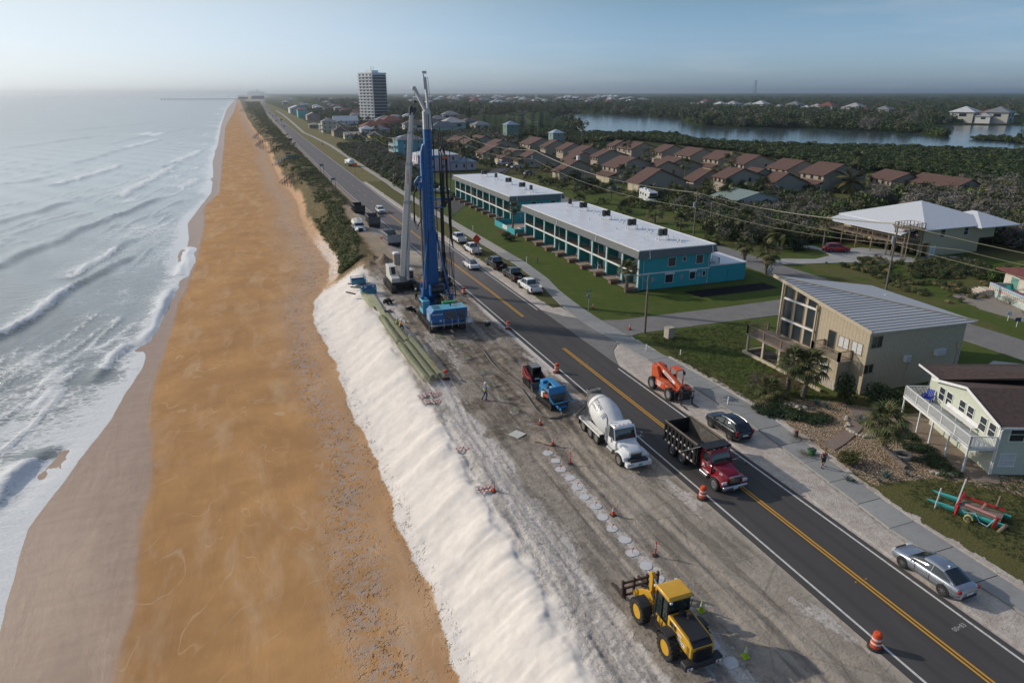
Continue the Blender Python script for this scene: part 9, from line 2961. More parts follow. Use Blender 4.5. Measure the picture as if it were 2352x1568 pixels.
for i,p in enumerate((z5(40,600),z5(180,760),f6(1605,402),f6(1530,305),z6(1480,1150),z6(1730,1240),z6(1790,1300),z6(1890,1440))):
 x,y=at(*p)
 g=thing('pile_top_cage','%s ring of bars sticking out of the mud counted from the pump'%ordn[i],'rebar ring',(x,y,-.02),0,'cage tops in the mud')
 mb=MB()
 for k in range(16):
  a=k*.3927
  mb.bar((.36*math.cos(a),.36*math.sin(a),0),(.36*math.cos(a),.36*math.sin(a),.42),.035)
 mb.bd('bar',m_gf,g,sm=False)['kind']='stuff'
 MB().lathe([(.55,.0),(.52,.03),(0.01,.035)],14).bd('collar',mat('grout',(.33,.32,.30),.9),g)
m_pc=worn('pile_concrete',(.56,.56,.56),(.36,.34,.32),.6,2.5)
m_flag=mat('marker_red',(.6,.03,.04),.6)
phs=[(20.75+.12*math.sin(i*2.3),46.5-i*1.42)for i in range(18)]
for i,(x,y)in enumerate(phs):
 n=11
 rr_=[.42*(.85+.3*rnd.random())for _ in range(n)]
 poly=[(rr_[k]*math.cos(6.283*k/n),rr_[k]*math.sin(6.283*k/n))for k in range(n)]
 g=thing('concrete_disc','pale concrete pile head, number %d of the row counted from the mixer'%(i+1)if False else '%s pale pile head counted from the mixer along the row'%(ordn+['eleventh','twelfth','thirteenth','fourteenth','fifteenth','sixteenth','seventeenth','eighteenth'])[i],'concrete disc',(x,y,-.02),0,'row of secant pile heads')
 MB().prism(poly,-.05,.055,'Z').bd('disc',m_pc,g,sm=False)
 if i%2==0:
  MB().bar((0,0,.05),(0,.02,.38),.025).cbox(.05,0,.36,.13,.02,.10).bd('marker_flag',m_flag,g,sm=False)
def simple(name,lab,cat,parts,loc,rz=0.0,group=None):
 g=thing(name,lab,cat,loc,rz,group)
 for nm,mb,m in parts:
  mb.bd(nm,m,g,sm=False)
 return g
x,y=at(*z5(200,1022))
simple('plywood_sheet','pale square board lying on the grey dirt','board',[('board',MB().cbox(0,0,.06,1.15,1.15,.03),mat('pale_board',(.52,.52,.47),.8))],(x,y,0),.5)
for i,(u,v,rz,L)in enumerate(((470,1095,.25,1.1),(455,1110,1.0,1.1),(530,1140,.7,1.0))):
 x,y=at(*z5(u,v))
 simple('plank',('upper','crossing','lower')[i]+' broken plank at the head of the pile row','plank',[('board',MB().cbox(0,0,.07+i*.05,.16,L,.05),mat('new_timber',(.42,.33,.22),.8))],(x,y,0),rz,'broken planks')
m_skb=mat('skid_blue',(.03,.20,.33),.5,dirt=.5)
def skid(lab,x,y,rz,panel):
 g=thing('tool_skid',lab,'tool skid',(x,y,-.1),rz)
 MB().box(-1.1,-.6,.1,1.1,-.54,.85).box(-1.1,.54,.1,1.1,.6,.85).box(-1.1,-.6,.1,-1.04,.6,.85).box(1.04,-.6,.1,1.1,.6,.85).box(-1.1,-.6,.1,1.1,.6,.16).bd('bin',m_skb,g,sm=False)
 MB().box(-.9,-.4,.16,.9,.4,.6).bd('contents',m_rust,g,sm=False)
 fr=MB()
 for sx in(-1.07,1.07):
  for sy in(-.57,.57):
   fr.bar((sx,sy,0),(sx,sy,1.2),.07)
 for a_,b_ in(((-1.07,-.57),(1.07,-.57)),((1.07,-.57),(1.07,.57)),((1.07,.57),(-1.07,.57)),((-1.07,.57),(-1.07,-.57))):
  fr.bar((*a_,1.2),(*b_,1.2),.07)
 fr.bd('frame',m_skb,g,sm=False)
 if panel:
  p=MB().box(-1.0,-.68,1.0,1.0,-.62,1.55).bd('panel',m_rigb,g,sm=False)
  for sx in(-.6,.6):
   MB().lathe([(.19,0),(.19,.012)],18,(sx,-.692,1.32),(0,1,0)).bd('round_emblem',m_white,p)
   MB().lathe([(.12,0),(.12,.012)],18,(sx,-.70,1.32),(0,1,0)).bd('round_emblem',m_rigb,p)
   MB().box(sx-.05,-.715,1.25,sx+.05,-.702,1.39).bd('emblem_bar',m_white,p)
skid('blue open tool bin at the top of the white bank',14.3,107.2,.05,False)
skid('blue tool skid with two round white emblems on its panel',14.9,101.0,.08,True)
x,y=at(*z6(436,545))
simple('bucket','yellow bucket in front of the emblem skid','bucket',[('pail',MB().lathe([(.17,0),(.22,.45),(.2,.45),(.16,.05)],14),mat('bucket_yellow',(.6,.5,.02),.5))],(x,y,0))
for i,(u,v)in enumerate(((300,400),(330,450),(250,530))):
 x,y=at(*z6(u,v))
 simple('timber',('light','dark','lowest')[i]+' loose timber between the blue skids','timber',[('beam',MB().cbox(0,0,.12,.2,2.0,.16),m_wood if i==0 else m_woodd)],(x,y,0),1.2-i*.3,'loose timbers by the skids')
x,y=at(*z6(745,685))
ag=thing('auger_bit','dark auger bit lying on the sand left of the rig','auger bit',(x,y,.35),.5)
mb=MB().cyl((-.2,0,0),(1.5,0,0),.12,n=10)
for i in range(16):
 a=i*.8
 mb.cbox(-.1+i*.075,.2*math.cos(a),.2*math.sin(a),.06,.5,.5,rx=a)
mb.bd('flight',m_grease,ag)
MB().cyl((1.2,0,0),(1.7,0,0),.1,.04,n=8).bd('pilot',m_steel,ag)
x,y=at(*z6(1100,800))
wb_=thing('wheelbarrow','black wheelbarrow beside the rig cab','wheelbarrow',(x,y,0),.5)
mb=MB();mb.add([(-.7,-.45,.75),(.7,-.45,.75),(.7,.45,.75),(-.7,.45,.75),(-.4,-.3,.4),(.35,-.3,.4),(.35,.3,.4),(-.4,.3,.4)],[(0,1,5,4),(1,2,6,5),(2,3,7,6),(3,0,4,7),(4,5,6,7)])
mb.bd('tray',m_plast,wb_,sm=False)
MB().bar((-1.2,-.3,.6),(.6,-.2,.3),.05).bar((-1.2,.3,.6),(.6,.2,.3),.05).bd('handle',m_wood,wb_)
for yy in(-.3,.3):
 MB().cyl((.5,yy-.06,.22),(.5,yy+.06,.22),.22,n=14).bd('wheel',m_tyre,wb_)
x,y=at(*z6(770,790))
pa=thing('pallet','rusty red pallet on the sand below the auger bit','pallet',(x,y,0),.1)
for k in range(5):
 MB().box(-.6,-.45+k*.2,.12,.6,-.33+k*.2,.16).bd('slat',m_rust,pa,sm=False)
MB().box(-.6,-.45,.0,-.5,.5,.12).box(.5,-.45,.0,.6,.5,.12).bd('runner',m_rust,pa,sm=False)
x,y=at(*z6(2185,985))
simple('generator','small generator on the ground right of the rig walkway','generator',[('engine',MB().box(-.3,-.25,.12,.3,.25,.5),m_plast),('cover',MB().box(-.2,-.15,.5,.2,.15,.62),m_wtrim),('frame',MB().bar((-.4,-.3,.05),(.4,-.3,.05),.05).bar((-.4,.3,.05),(.4,.3,.05),.05).bar((-.4,-.3,.6),(.4,-.3,.6),.04),m_steel)],(x,y,0),.3)
g=simple('portable_toilet','tan portable toilet with white roof behind the crane','portable toilet',[('wall',MB().box(-.55,-.55,0,.55,.55,2.0),mat('toilet_tan',(.33,.27,.2),.6)),('roof',MB().prism([(-.6,2.0),(.6,2.0),(.6,2.15),(.35,2.32),(-.35,2.32),(-.6,2.15)],-.6,.6,'Y'),m_wtrim),('door',MB().box(-.4,-.58,.1,.4,-.551,1.9),mat('toilet_door',(.42,.37,.3),.6))],(22.6,117.3,0),.05)
text_mesh('1',.5,m_plast,g,(-.1,-.585,1.2),(PI/2,0,0),bold=.01)
z7=lambda u,v:((1300+u/5.872)*.588,(780+v/5.872)*.588)
bml=MB().box(-.22,-1.5,0,.22,1.5,.42).mesh('beam',mat('precast_concrete',(.42,.40,.36),.85,dirt=.25),sm=False)
for i,(a,b,c,d)in enumerate(((430,775,540,860),(500,870,590,985),(585,850,650,930),(630,940,720,1035),(670,845,755,930),(715,935,850,1030),(820,930,940,1035),(715,1055,790,1150),(760,1160,850,1275),(800,1040,880,1130),(860,1130,960,1260),(890,1050,975,1130),(950,1140,1040,1230))):
 x0,y0=at(*z7(a,b),.4);x1,y1=at(*z7(c,d),.4)
 L=math.hypot(x1-x0,y1-y0)
 o=bpy.data.objects.new('concrete_beam',bml);C.objects.link(o)
 o.location=((x0+x1)/2,(y0+y1)/2,.12);o.rotation_euler=(0,0,math.atan2(y1-y0,x1-x0)-PI/2+PI);o.scale=(1,L/3.1,1)
 tag(o,'%s pale precast beam counted from the water truck in the laid-out rows'%(ordn+['eleventh','twelfth','thirteenth'])[i],'beam','precast beams laid out on the dune edge')
 # ---- people
def skin(J,E,name,m,parent,sub=2):
 me=bpy.data.meshes.new(name)
 me.from_pydata([j[:3]for j in J],E,[])
 o=bpy.data.objects.new(name,me);C.objects.link(o)
 sk_=o.modifiers.new('skin','SKIN');sk_.use_smooth_shade=True
 for i,j in enumerate(J):
  d=me.skin_vertices[0].data[i];d.radius=(j[3],j[4]if len(j)>4 else j[3]);d.use_root=(i==0)
 s_=o.modifiers.new('sub','SUBSURF');s_.levels=sub;s_.render_levels=sub
 dg=bpy.context.evaluated_depsgraph_get()
 m2=bpy.data.meshes.new_from_object(o.evaluated_get(dg));m2.materials.clear();m2.materials.append(m);m2.shade_smooth()
 bpy.data.objects.remove(o)
 q=bpy.data.objects.new(name,m2);C.objects.link(q);q.parent=parent
 return q
m_skin=mat('skin',(.42,.24,.16),.6)
POSES={'walk':dict(kL=(.10,.20,.52),fL=(.10,.02,.09),kR=(-.10,.02,.50),fR=(-.10,-.34,.14),eL=(.25,-.10,1.12),hL=(.24,.02,.86),eR=(-.25,.02,1.10),hR=(-.22,.24,.95),hip=.93,lean=.03),'stand':dict(kL=(.11,.05,.50),fL=(.13,.03,.09),kR=(-.11,.02,.50),fR=(-.13,-.02,.09),eL=(.30,-.04,1.12),hL=(.20,.18,1.02),eR=(-.30,-.04,1.12),hR=(-.20,.18,1.02),hip=.94,lean=.0),'sit':dict(kL=(.16,.42,.50),fL=(.18,.40,.07),kR=(-.16,.42,.48),fR=(-.18,.46,.07),eL=(.26,.18,.74),hL=(.12,.42,.62),eR=(-.26,.18,.74),hR=(-.10,.44,.60),hip=.48,lean=.16)}
def person(lab,loc,rz,pose,top,legs,hat=None,hair=None,sleeves=True,shorts=False,vest=None,pack=False,h=1.0):
 P=POSES[pose]
 g=thing('person',lab,'person',loc,rz)
 z0=P['hip'];l=P['lean']
 ch,nk,hd=z0+.34,z0+.53,z0+.70
 J=[(0,0,z0,.13,.11),(0,l*.5,z0+.18,.12,.10),(0,l,ch,.15,.11),(0,l*1.3,nk,.055),(0,l*1.5+.01,nk+.08,.05),(0,l*1.6+.03,hd,.085,.10),(0,l*1.6+.02,hd+.10,.06,.07),(.17,l,ch+.10,.06),(*P['eL'],.042),(*P['hL'],.032),(-.17,l,ch+.10,.06),(*P['eR'],.042),(*P['hR'],.032),(.09,.0,z0-.05,.095),(*P['kL'],.06),(*P['fL'],.045),(P['fL'][0],P['fL'][1]+.16,P['fL'][2]-.04,.04),(-.09,.0,z0-.05,.095),(*P['kR'],.06),(*P['fR'],.045),(P['fR'][0],P['fR'][1]+.16,P['fR'][2]-.04,.04)]
 E=[(0,1),(1,2),(2,3),(3,4),(4,5),(5,6),(2,7),(7,8),(8,9),(2,10),(10,11),(11,12),(0,13),(13,14),(14,15),(15,16),(0,17),(17,18),(18,19),(19,20)]
 skin(J,E,'body',m_skin,g)
 def sub(ids,grow,name,m,cut=None):
  mp={a:i for i,a in enumerate(ids)}
  JJ=[tuple(J[a][:3])+tuple(r+grow for r in J[a][3:])for a in ids]
  skin(JJ,[(mp[a],mp[b])for a,b in E if a in mp and b in mp],name,m,g)
 sub([0,1,2,7,10]+([8,11]if sleeves else[]),.022,'shirt',top)
 if vest:
  sub([0,1,2],.035,'safety_vest',vest)
 sub([0,13,14,17,18]+([]if shorts else[15,19]),.018,'trousers',legs)
 for k in('fL','fR'):
  MB().ball((P[k][0],P[k][1]+.06,P[k][2]-.03),.055,.14,.05,8,5).bd('shoe',m_plast,g)
 for k in('hL','hR'):
  x,y,z=P[k]
  for i in range(5):
   MB().tube([(x+(i-2)*.016,y+.0,z-.02),(x+(i-2)*.018,y+.04,z-.06-(.01 if i in(1,2)else 0)),(x+(i-2)*.018,y+.045,z-.09)],.009,4).bd('finger',m_skin,g)
 hz=hd+.04
 if hat:
  MB().lathe([(.15,0),(.135,.02),(.13,.08),(.09,.15),(.02,.17)],14,(0,l*1.6+.03,hz+.0)).bd('hard_hat',hat,g)
 if hair:
  MB().ball((0,l*1.6+.0,hz+.02),.105,.115,.10,10,6).bd('hair',hair,g)
 MB().ball((.035,l*1.6+.125,hd+.02),.012).ball((-.035,l*1.6+.125,hd+.02),.012).bd('eyes',m_plast,g)
 MB().ball((0,l*1.6+.135,hd-.01),.014,.02,.02).bd('nose',m_skin,g)
 g.scale=(h,h,h)
 return g
m_jean=mat('denim',(.05,.09,.16),.8);m_blk=mat('black_cloth',(.02,.02,.022),.8);m_orv=mat('hi_vis_orange',(.75,.12,.015),.6);m_yev=mat('hi_vis_yellow',(.55,.62,.03),.6);m_hat=mat('hat_white',(.7,.7,.7),.3)
m_dgv=mat('hi_vis_green',(.10,.45,.06),.6)
x,y=at(1887,1076)
person('person in a purple T-shirt and dark shorts walking on the path',(x,y,.06),2.6,'walk',mat('purple_cloth',(.10,.03,.08),.8),m_blk,hair=mat('red_hair',(.22,.08,.03),.7),sleeves=False,shorts=True)
x,y=at(1113,918)
person('person in yellow vest, blue jeans and white hard hat walking over the dirt',(x,y,0),-1.2,'walk',mat('blue_shirt',(.10,.18,.3),.8),m_jean,m_hat,vest=m_yev,h=1.04)
person('person in a green vest standing between crane and rig',(20.8,94.8,0),-2.9,'stand',m_blk,m_blk,m_hat,vest=m_dgv)
x,y=at(*z6(905,1035),.7)
person('person in yellow crouching on the cages, behind the orange one',(15.2,82.2,.45),-1.9,'sit',m_yev,m_jean,m_hat)
person('person in orange crouching on the rebar cages',(15.5,81.2,.45),-1.5,'sit',m_orv,m_blk,m_hat,vest=m_yev)
bk_=thing('work_basket','blue work basket with two men in front of the rig mast','work basket',(22.1,94.5,0),.15)
MB().box(-.65,-.5,1.6,.65,.5,1.68).box(-.15,-.15,.0,.15,.15,1.6).box(-.6,-.45,0,.6,.45,.25).bd('platform',m_rigb,bk_)
railing('basket_rail',[(-.63,-.48),(.63,-.48),(.63,.48),(-.63,.48),(-.63,-.48)],1.68,1.0,m_rigb,bk_,gap=9,post_gap=.6)
person('left of two men in orange standing in the blue basket',(21.85,94.6,1.68),-1.5,'stand',m_orv,m_jean,m_hat)
person('right of two men in the blue basket, with yellow vest',(22.3,94.35,1.68),-1.0,'stand',m_orv,m_jean,m_hat,vest=m_yev)
for px_,py_,l in((561,296,'lone walker on the open beach'),(548,270,'person at the water edge far up the beach'),(741,333,'person walking on the far path by the scrub')):
 x,y=at(px_,py_,-4.2 if px_<600 else 0)
 person(l,(x,y,-4.35 if px_<600 else.05),2,'walk',m_blk,m_blk,hair=m_blk)
 # ---- signs
m_post=mat('sign_post',(.10,.10,.09),.7)
sg_=thing('warning_sign','orange diamond sign with a winding black arrow on two posts','road sign',(37.5,117.6,0),.12)
MB().bar((-.4,.03,0),(-.4,.03,3.4),.07).bar((.4,.03,0),(.4,.03,3.4),.07).bd('post',m_post,sg_)
MB().prism([(0,2.55),(.92,3.47),(0,4.39),(-.92,3.47)],-.01,.02,'Y').bd('board',mat('sign_orange',(.75,.07,.015),.45),sg_,sm=False)
ar=MB()
P_=[(.22,2.9),(.30,3.15),(.12,3.38),(-.14,3.55),(-.2,3.78)]
for a,b in zip(P_[:-1],P_[1:]):
 ar.bar((a[0],-.016,a[1]),(b[0],-.016,b[1]),.12,.008)
ar.prism([(-.40,3.72),(.0,3.80),(-.24,4.05)],-.021,-.012,'Y')
ar.bd('arrow',m_plast,sg_,sm=False)
simple('far_sign','small orange board on one post before the white tank truck','road sign',[('post',MB().bar((0,0,0),(0,0,3.6),.08),m_post),('board',MB().box(-.8,-.05,3.0,.8,-.02,4.1),m_orv)],(37.4,264,0))
x,y=at(1350.5,714)
ss=simple('street_sign','green street name blades over the pale back of a stop sign','street sign',[('post',MB().bar((0,0,0),(0,0,3.1),.05),m_steel),('stop_sign_back',MB().prism([(.33*math.cos(a),2.1+.33*math.sin(a))for a in[PI/8+k*PI/4 for k in range(8)]],.03,.05,'Y'),m_steel)],(x,y,0),.2)
m_sgn=mat('street_sign_green',(.01,.22,.14),.5)
for k,(tx,r)in enumerate((('S 20TH ST',0),('A1A',1.5))):
 b_=MB().box(-.42+k*.14,-.01,2.72+k*.27,.42-k*.14,.01,2.94+k*.27).bd('name_blade',m_sgn,ss,sm=False)
 b_.rotation_euler=(0,0,r*.6)
 text_mesh(tx,.17,m_white,b_,(0,-.013,2.83+k*.27),(PI/2,0,0),extrude=.001)
x,y=at(1764,657)
simple('diamond_sign','pale back of a diamond sign on two posts by the back street','road sign',[('post',MB().bar((-.3,.03,0),(-.3,.03,2.6),.06).bar((.3,.03,0),(.3,.03,2.6),.06),m_post),('board',MB().prism([(0,1.9),(.7,2.6),(0,3.3),(-.7,2.6)],-.01,.02,'Y'),mat('sign_back',(.35,.37,.36),.4,.4)),('notice',MB().box(-.15,-.03,2.5,.15,-.012,2.95),m_white)],(x,y,0),.1)
for px_,py_,w_,m_,l in((2313,738,.7,m_white,'white notice board on a stake below the mosaic terrace'),(2333,752,.8,mat('blue_board',(.03,.06,.16),.5),'low blue board in the grass at the right edge')):
 x,y=at(px_,py_)
 b_=simple('lot_sign',l,'sign',[('stake',MB().bar((0,0,0),(0,0,1.0),.06),m_wtrim),('board',MB().box(-w_/2,-.03,.75,w_/2,-.01,1.25),m_)],(x,y,0),-.3)
for i,p in enumerate((f2(405,810),f2(820,1195),f2(1000,1440),f2(290,660))):
 x,y=at(*p)
 simple('beach_sign','%s pair of tall sign posts with a blue board on the seaward verge, counted inland along the queue'%ordn[i]if False else('blue board on two posts beside the message trailer','blue board on two tall posts above the second wooden stair','nearest blue board on two tall posts, by the drums','farthest blue board on two posts by the dune')[i],'sign',[('post',MB().bar((-.6,0,0),(-.6,0,4.2),.12).bar((.6,0,0),(.6,0,4.2),.12),m_woodd),('board',MB().box(-.5,-.05,3.4,.5,-.01,4.1),mat('beach_blue',(.10,.17,.24),.5))],(x,y,0),0,'blue signs beside the coast road')
x,y=at(*f2(350,735))
simple('message_trailer','message board trailer with striped barricades in front','message trailer',[('screen',MB().box(-1.2,-.1,2.6,.6,.1,3.9),m_plast),('mast',MB().bar((-.3,0,.6),(-.3,0,2.6),.15).box(-1,-.6,.4,.8,.6,.7),m_wtrim),('barricade',MB().box(-1.6,-2.2,.9,1.2,-2.1,1.2).box(-1.6,-2.2,.3,1.2,-2.1,.6).bar((-1.5,-2.1,0),(-1.5,-2.1,1.3),.1).bar((1.1,-2.1,0),(1.1,-2.1,1.3),.1),m_or)],(x,y,0))
for i,(p,h,m_,l)in enumerate(((((z8(432,885))),1.1,m_wtrim,'white stake on the motel lawn beside the path'),((z8(1047,1255)),1.1,m_wtrim,'white stake by the bend of the path'),((z8(1172,1258)),1.0,m_woodd,'dark wooden stake on the lawn right of the white one'),((z8(200,720)),.8,m_woodd,'dark wooden stake on the lawn near the mast'),((z8(185,850)),.7,m_woodd,'dark stub of a post at the path edge'),(((1670.5,929)),.8,m_wtrim,'white pipe marker at the sandy verge'),(((2550+420/3.92)*.588,(1350+150/3.92)*.588),.6,m_wtrim,'short white pipe on the grass behind the telehandler')if False else((1562,815),.6,m_wtrim,'short white pipe on the grass behind the telehandler'),((1483.5,806),.8,m_wtrim,'white marker pipe where the grass meets the street'),((2327,700),.5,m_wtrim,'white stake above the lot sign'))):
 x,y=at(*p)
 simple('stake',l,'stake',[('shaft',MB().bar((0,0,0),(0,0,h),.09 if m_ is m_wtrim else.14),m_),('cap',MB().box(-.05,-.05,h,.05,.05,h+.02),m_)],(x,y,0))
for i in range(5):
 x,y=at(*[z3(155,935),z3(205,945),z3(398,1005),z3(548,1045),z8(628,188)][i])
 simple('mailbox','%s mailbox from the left along the back street'%ordn[i],'mailbox',[('post',MB().bar((0,0,0),(0,0,1.0),.1),m_woodd),('box',MB().box(-.15,-.25,1.0,.15,.25,1.3),m_plast)],(x,y,0),0,'mailboxes')
 # ---- utility poles and wires
m_pole=mat('pole_wood',(.17,.145,.12),.9,var=.3)
m_wire=mat('wire_pale',(.30,.28,.20),.5)
def pole(lab,x,y,h,arm=0.0,tr=False,lamp=False):
 g=thing('utility_pole',lab,'utility pole',(x,y,0),0)
 MB().cyl((0,0,0),(0,0,h),.17,.11,n=9).bd('pole',m_pole,g)
 if arm:
  MB().box(-.09,-arm,h-.7,.09,arm,h-.55).bd('cross_arm',m_pole,g)
  for k in(-1,0,1):
   MB().cyl((0,k*arm*.9,h-.55),(0,k*arm*.9,h-.35),.05,n=6).bd('insulator',m_wtrim,g)
 if tr:
  MB().cyl((-.4,0,h-3.2),(-.4,0,h-2.2),.26,n=12).bar((-.3,0,h-2.6),(0,0,h-2.6),.08).bd('transformer',m_steel,g)
 if lamp:
  MB().tube([(0,0,h-.9),(-1.2,.1,h+.1),(-2.6,.2,h+.35)],.05,6).cbox(-2.9,.2,h+.33,.7,.3,.16).bd('lamp_arm',m_steel,g)
 return(x,y,h)
tops=[]
P1=pole('wooden pole with a lamp arm on the grass corner by the street',*at(1480,765),7.4,lamp=True)
P2=pole('leaning-looking tall pole with transformer below the white-roofed house',*at(2034,665),10.4,.9,True)
P3=pole('tall pole with transformer behind the near motel',*at(1592,545),9.5,.9,True)
P4=pole('thin pole in the thicket right of the tall transformer pole',*at(1629,531),6.5)
P5=pole('pole in front of the garage townhouses',*at(1224.8,414),10.5,.9,True)
P6=pole('pole at the left end of the estate by the hoses',*at(1065,368),11.0,.9)
P7=pole('pole before the one-storey row left of the pavilion',*at(1163,371),9.5,.6)
P8=pole('slim pole on the far lawn',*at(1316,416),7.0)
P9=pole('short pole beside the dark garden bushes',*at(1343,427),6.0)
far_p=[pole('pole on the mangrove edge, %s from the left'%ordn[i],*at(*g1(u,v)),11,.6)for i,(u,v)in enumerate(((1545,940),(1787,930),(2117,1000),(2350,1130)))]
tp_=[]
for i,(x,y,h)in enumerate(((60,300,11),(60.5,350,11),(62,420,11),(63,500,11),(64,600,11),(56,262,10))):
 tp_.append(pole('street pole number %s from the estate along the beach houses'%ordn[i]if False else '%s street pole beside the beach houses, counted from the estate'%ordn[i],x,y,h,.8))
def wires(ps,offs,r=.022,name='power_line',lab='pale sagging power lines strung between the utility poles'):
 g=thing(name,lab,'power line',(0,0,0))
 for dx,dz_ in offs:
  mb=MB()
  for a,b in zip(ps[:-1],ps[1:]):
   L=math.dist(a[:2],b[:2])
   mb.tube([(a[0]+(b[0]-a[0])*t,a[1]+(b[1]-a[1])*t+dx,a[2]+(b[2]-a[2])*t+dz_-L*.022*4*t*(1-t))for t in[k/10 for k in range(11)]],r*(1+L/150),4)
  mb.bd('wire',m_wire,g,sm=False)
PE=(94,22,11)
wires([PE,P2,P3,P5,P6,(60,300,11),(60.5,350,11),(62,420,11),(63,500,11),(64,600,11)],[(-.8,-.35),(0,-.35),(.8,-.35),(0,-3.4)],lab='pale sagging power lines along the back street from pole to pole')
wires([P3,(106,60,7),(112,20,7)][:0]or[P4,(98,70,6.5),(104,30,7)],[(0,-.1)],lab='thin line from the thicket pole to the right edge')
wires(far_p,[(-.5,-.3),(.5,-.3),(0,-2.0)],lab='distant lines over the mangrove edge')
# ---- painted catamaran in the grass
c9=lambda u,v:((3540+u/2.922)*.588,(1850+v/2.922)*.588)
A=at(*c9(215,305),.25);B=at(*c9(1130,630),.2)
ct_=thing('catamaran','turquoise catamaran used as a garden ornament with red and pink rails','boat',(A[0],A[1],0),math.atan2(B[1]-A[1],B[0]-A[0]))
L=math.dist(A,B)
m_tq=mat('turquoise_hull',(.06,.42,.38),.4,dirt=.12)
W=1.55
for k,yy in enumerate((0,W)):
 MB().loft([[(x,yy-w,.42),(x,yy-w*.7,.42-d*.6),(x,yy,.42-d),(x,yy+w*.7,.42-d*.6),(x,yy+w,.42)]for x,w,d in((0,.02,.02),(.5,.12,.22),(1.4,.17,.33),(L-.6,.16,.33),(L,.10,.2))]).bd('hull',m_tq,ct_)
MB().box(L*.40,.15,.46,L*.92,W-.1,.56).bd('deck',m_wood,ct_)
MB().bar((L*.38,W+.1,.7),(L*.92,W+.05,.7),.12).bar((L*.38,-.15,.5),(L*.40,W+.2,.95),.13).bd('red_rail',mat('rail_red',(.40,.02,.025),.5),ct_)
MB().bar((L*.47,.45,.75),(L*.86,.15,.75),.12).bar((L*.66,.9,.6),(L*.69,.9,1.1),.11).bd('pink_rail',mat('rail_pink',(.55,.25,.24),.5),ct_)
MB().bar((L*.36,W*.4,.2),(L*.40,W*.4,2.6),.09).bar((L*.14,-.25,0),(L*.16,-.2,1.7),.08).bd('mast',m_wtrim,ct_)
MB().bar((L*.86,-.3,.1),(L*.89,-.25,.9),.17).bar((L*.40,-.25,.1),(L*.41,-.2,.85),.15).bd('red_post',mat('rail_red',(.40,.02,.025),.5),ct_)
MB().cyl((L*.56,-.5,0),(L*.57,-.4,.6),.17,n=10).cyl((L*.94,-.45,0),(L,-.5,.75),.14,n=10).bd('wooden_post',m_wood,ct_)
MB().tube([(L*.40,-.1,.8),(L*.5,-.2,.45),(L*.62,-.1,.6),(L*.7,-.4,.2),(L*.8,-.5,.15),(L*.86,-.25,.75)],.04,6).bd('rope',mat('rope_blue',(.25,.45,.5),.7),ct_)
MB().tube([(L*.57+.26*math.cos(a),-.62,.28+.26*math.sin(a))for a in[k*.5236 for k in range(11)]],.06,6).bd('life_ring',mat('ring_yellow',(.45,.45,.15),.6),ct_)
x,y=at(*c9(1020,390))
simple('garden_post','bare wooden post behind the catamaran','post',[('post',MB().bar((0,0,0),(.1,0,.9),.12),m_wood),('cap',MB().cbox(.1,0,.92,.13,.13,.03),m_wood)],(x,y,0))
m_gs=mat('garden_stone',(.40,.36,.30),.9,var=.35,scale=4)
x,y=at(2069,1049)
fr_=thing('fire_ring','round stone fire ring in the gravel','fire ring',(x,y,0))
for k in range(12):
 a=k*.5236
 MB().cbox(.62*math.cos(a),.62*math.sin(a),.14,.3,.22,.28,rz=a+PI/2).bd('stone',m_gs,fr_,sm=False)
MB().lathe([(.5,.02),(.5,.05)],14).bd('ash',m_woodd,fr_)
stm=MB().ball((0,0,.08),.24,.18,.15,7,5).mesh('garden_stone',m_gs)
def stones_row(pts,lab,n,j=.25):
 g=thing('stone_edging',lab,'stone edging',(*at(*pts[0]),0))
 W0=[at(*p)for p in pts]
 for i in range(n):
  t=i/(n-1)*(len(W0)-1);k=min(int(t),len(W0)-2);f=t-k
  x=W0[k][0]+(W0[k+1][0]-W0[k][0])*f-W0[0][0];y=W0[k][1]+(W0[k+1][1]-W0[k][1])*f-W0[0][1]
  newpart(g,stm,'stone',(x+rnd.uniform(-j,j)*.4,y+rnd.uniform(-j,j),0),(0,0,rnd.uniform(0,6)),(rnd.uniform(.6,1.2),)*3)
stones_row([(1788,933),(1812,938),(1832,934),(1850,938)],'heap of pale garden stones behind the junipers',26,.8)
stones_row([(1944,962),(1948,990),(1968,1000),(1990,1004)],'stone edging at the bend of the brick walk',20,.3)
stones_row([(2135,1085),(2160,1090),(2190,1093)],'flat stones by the end of the brick patio',8,.15)
x,y=at(1862,1045)
simple('garden_tub','green tub among weeds at the path edge','tub',[('tub',MB().lathe([(.28,0),(.33,.5),(.3,.5),(.26,.1)],14),mat('tub_green',(.05,.17,.06),.6)),('lid',MB().box(-.3,-.25,.5,.3,.25,.56),mat('lid_dark',(.03,.06,.04),.6))],(x,y,0))
shrub('dead-looking weeds round the green tub',x-.5,y+.1,.7,.7,.35,dt)
x,y=at(1827,1005)
simple('stump','dark stump with a red ornament beside the path','stump',[('stump',MB().cyl((0,0,0),(0,0,.6),.18,.15,n=10),m_woodd),('ornament',MB().cbox(-.1,0,.66,.4,.12,.08),mat('coral_paint',(.50,.13,.10),.6))],(x,y,0))
shrub('weedy clump round the dark stump',x+.1,y-.3,.9,.9,.35,dt)
x,y=at(1535.5,775)
simple('stone_pillar','square rubble-stone pillar on the grass corner','pillar',[('pillar',MB().box(-.5,-.4,0,.5,.4,1.25),m_fst),('cap',MB().box(-.56,-.46,1.25,.56,.46,1.34),m_gs)],(x,y,0),.2)
x,y=at(2155,940)
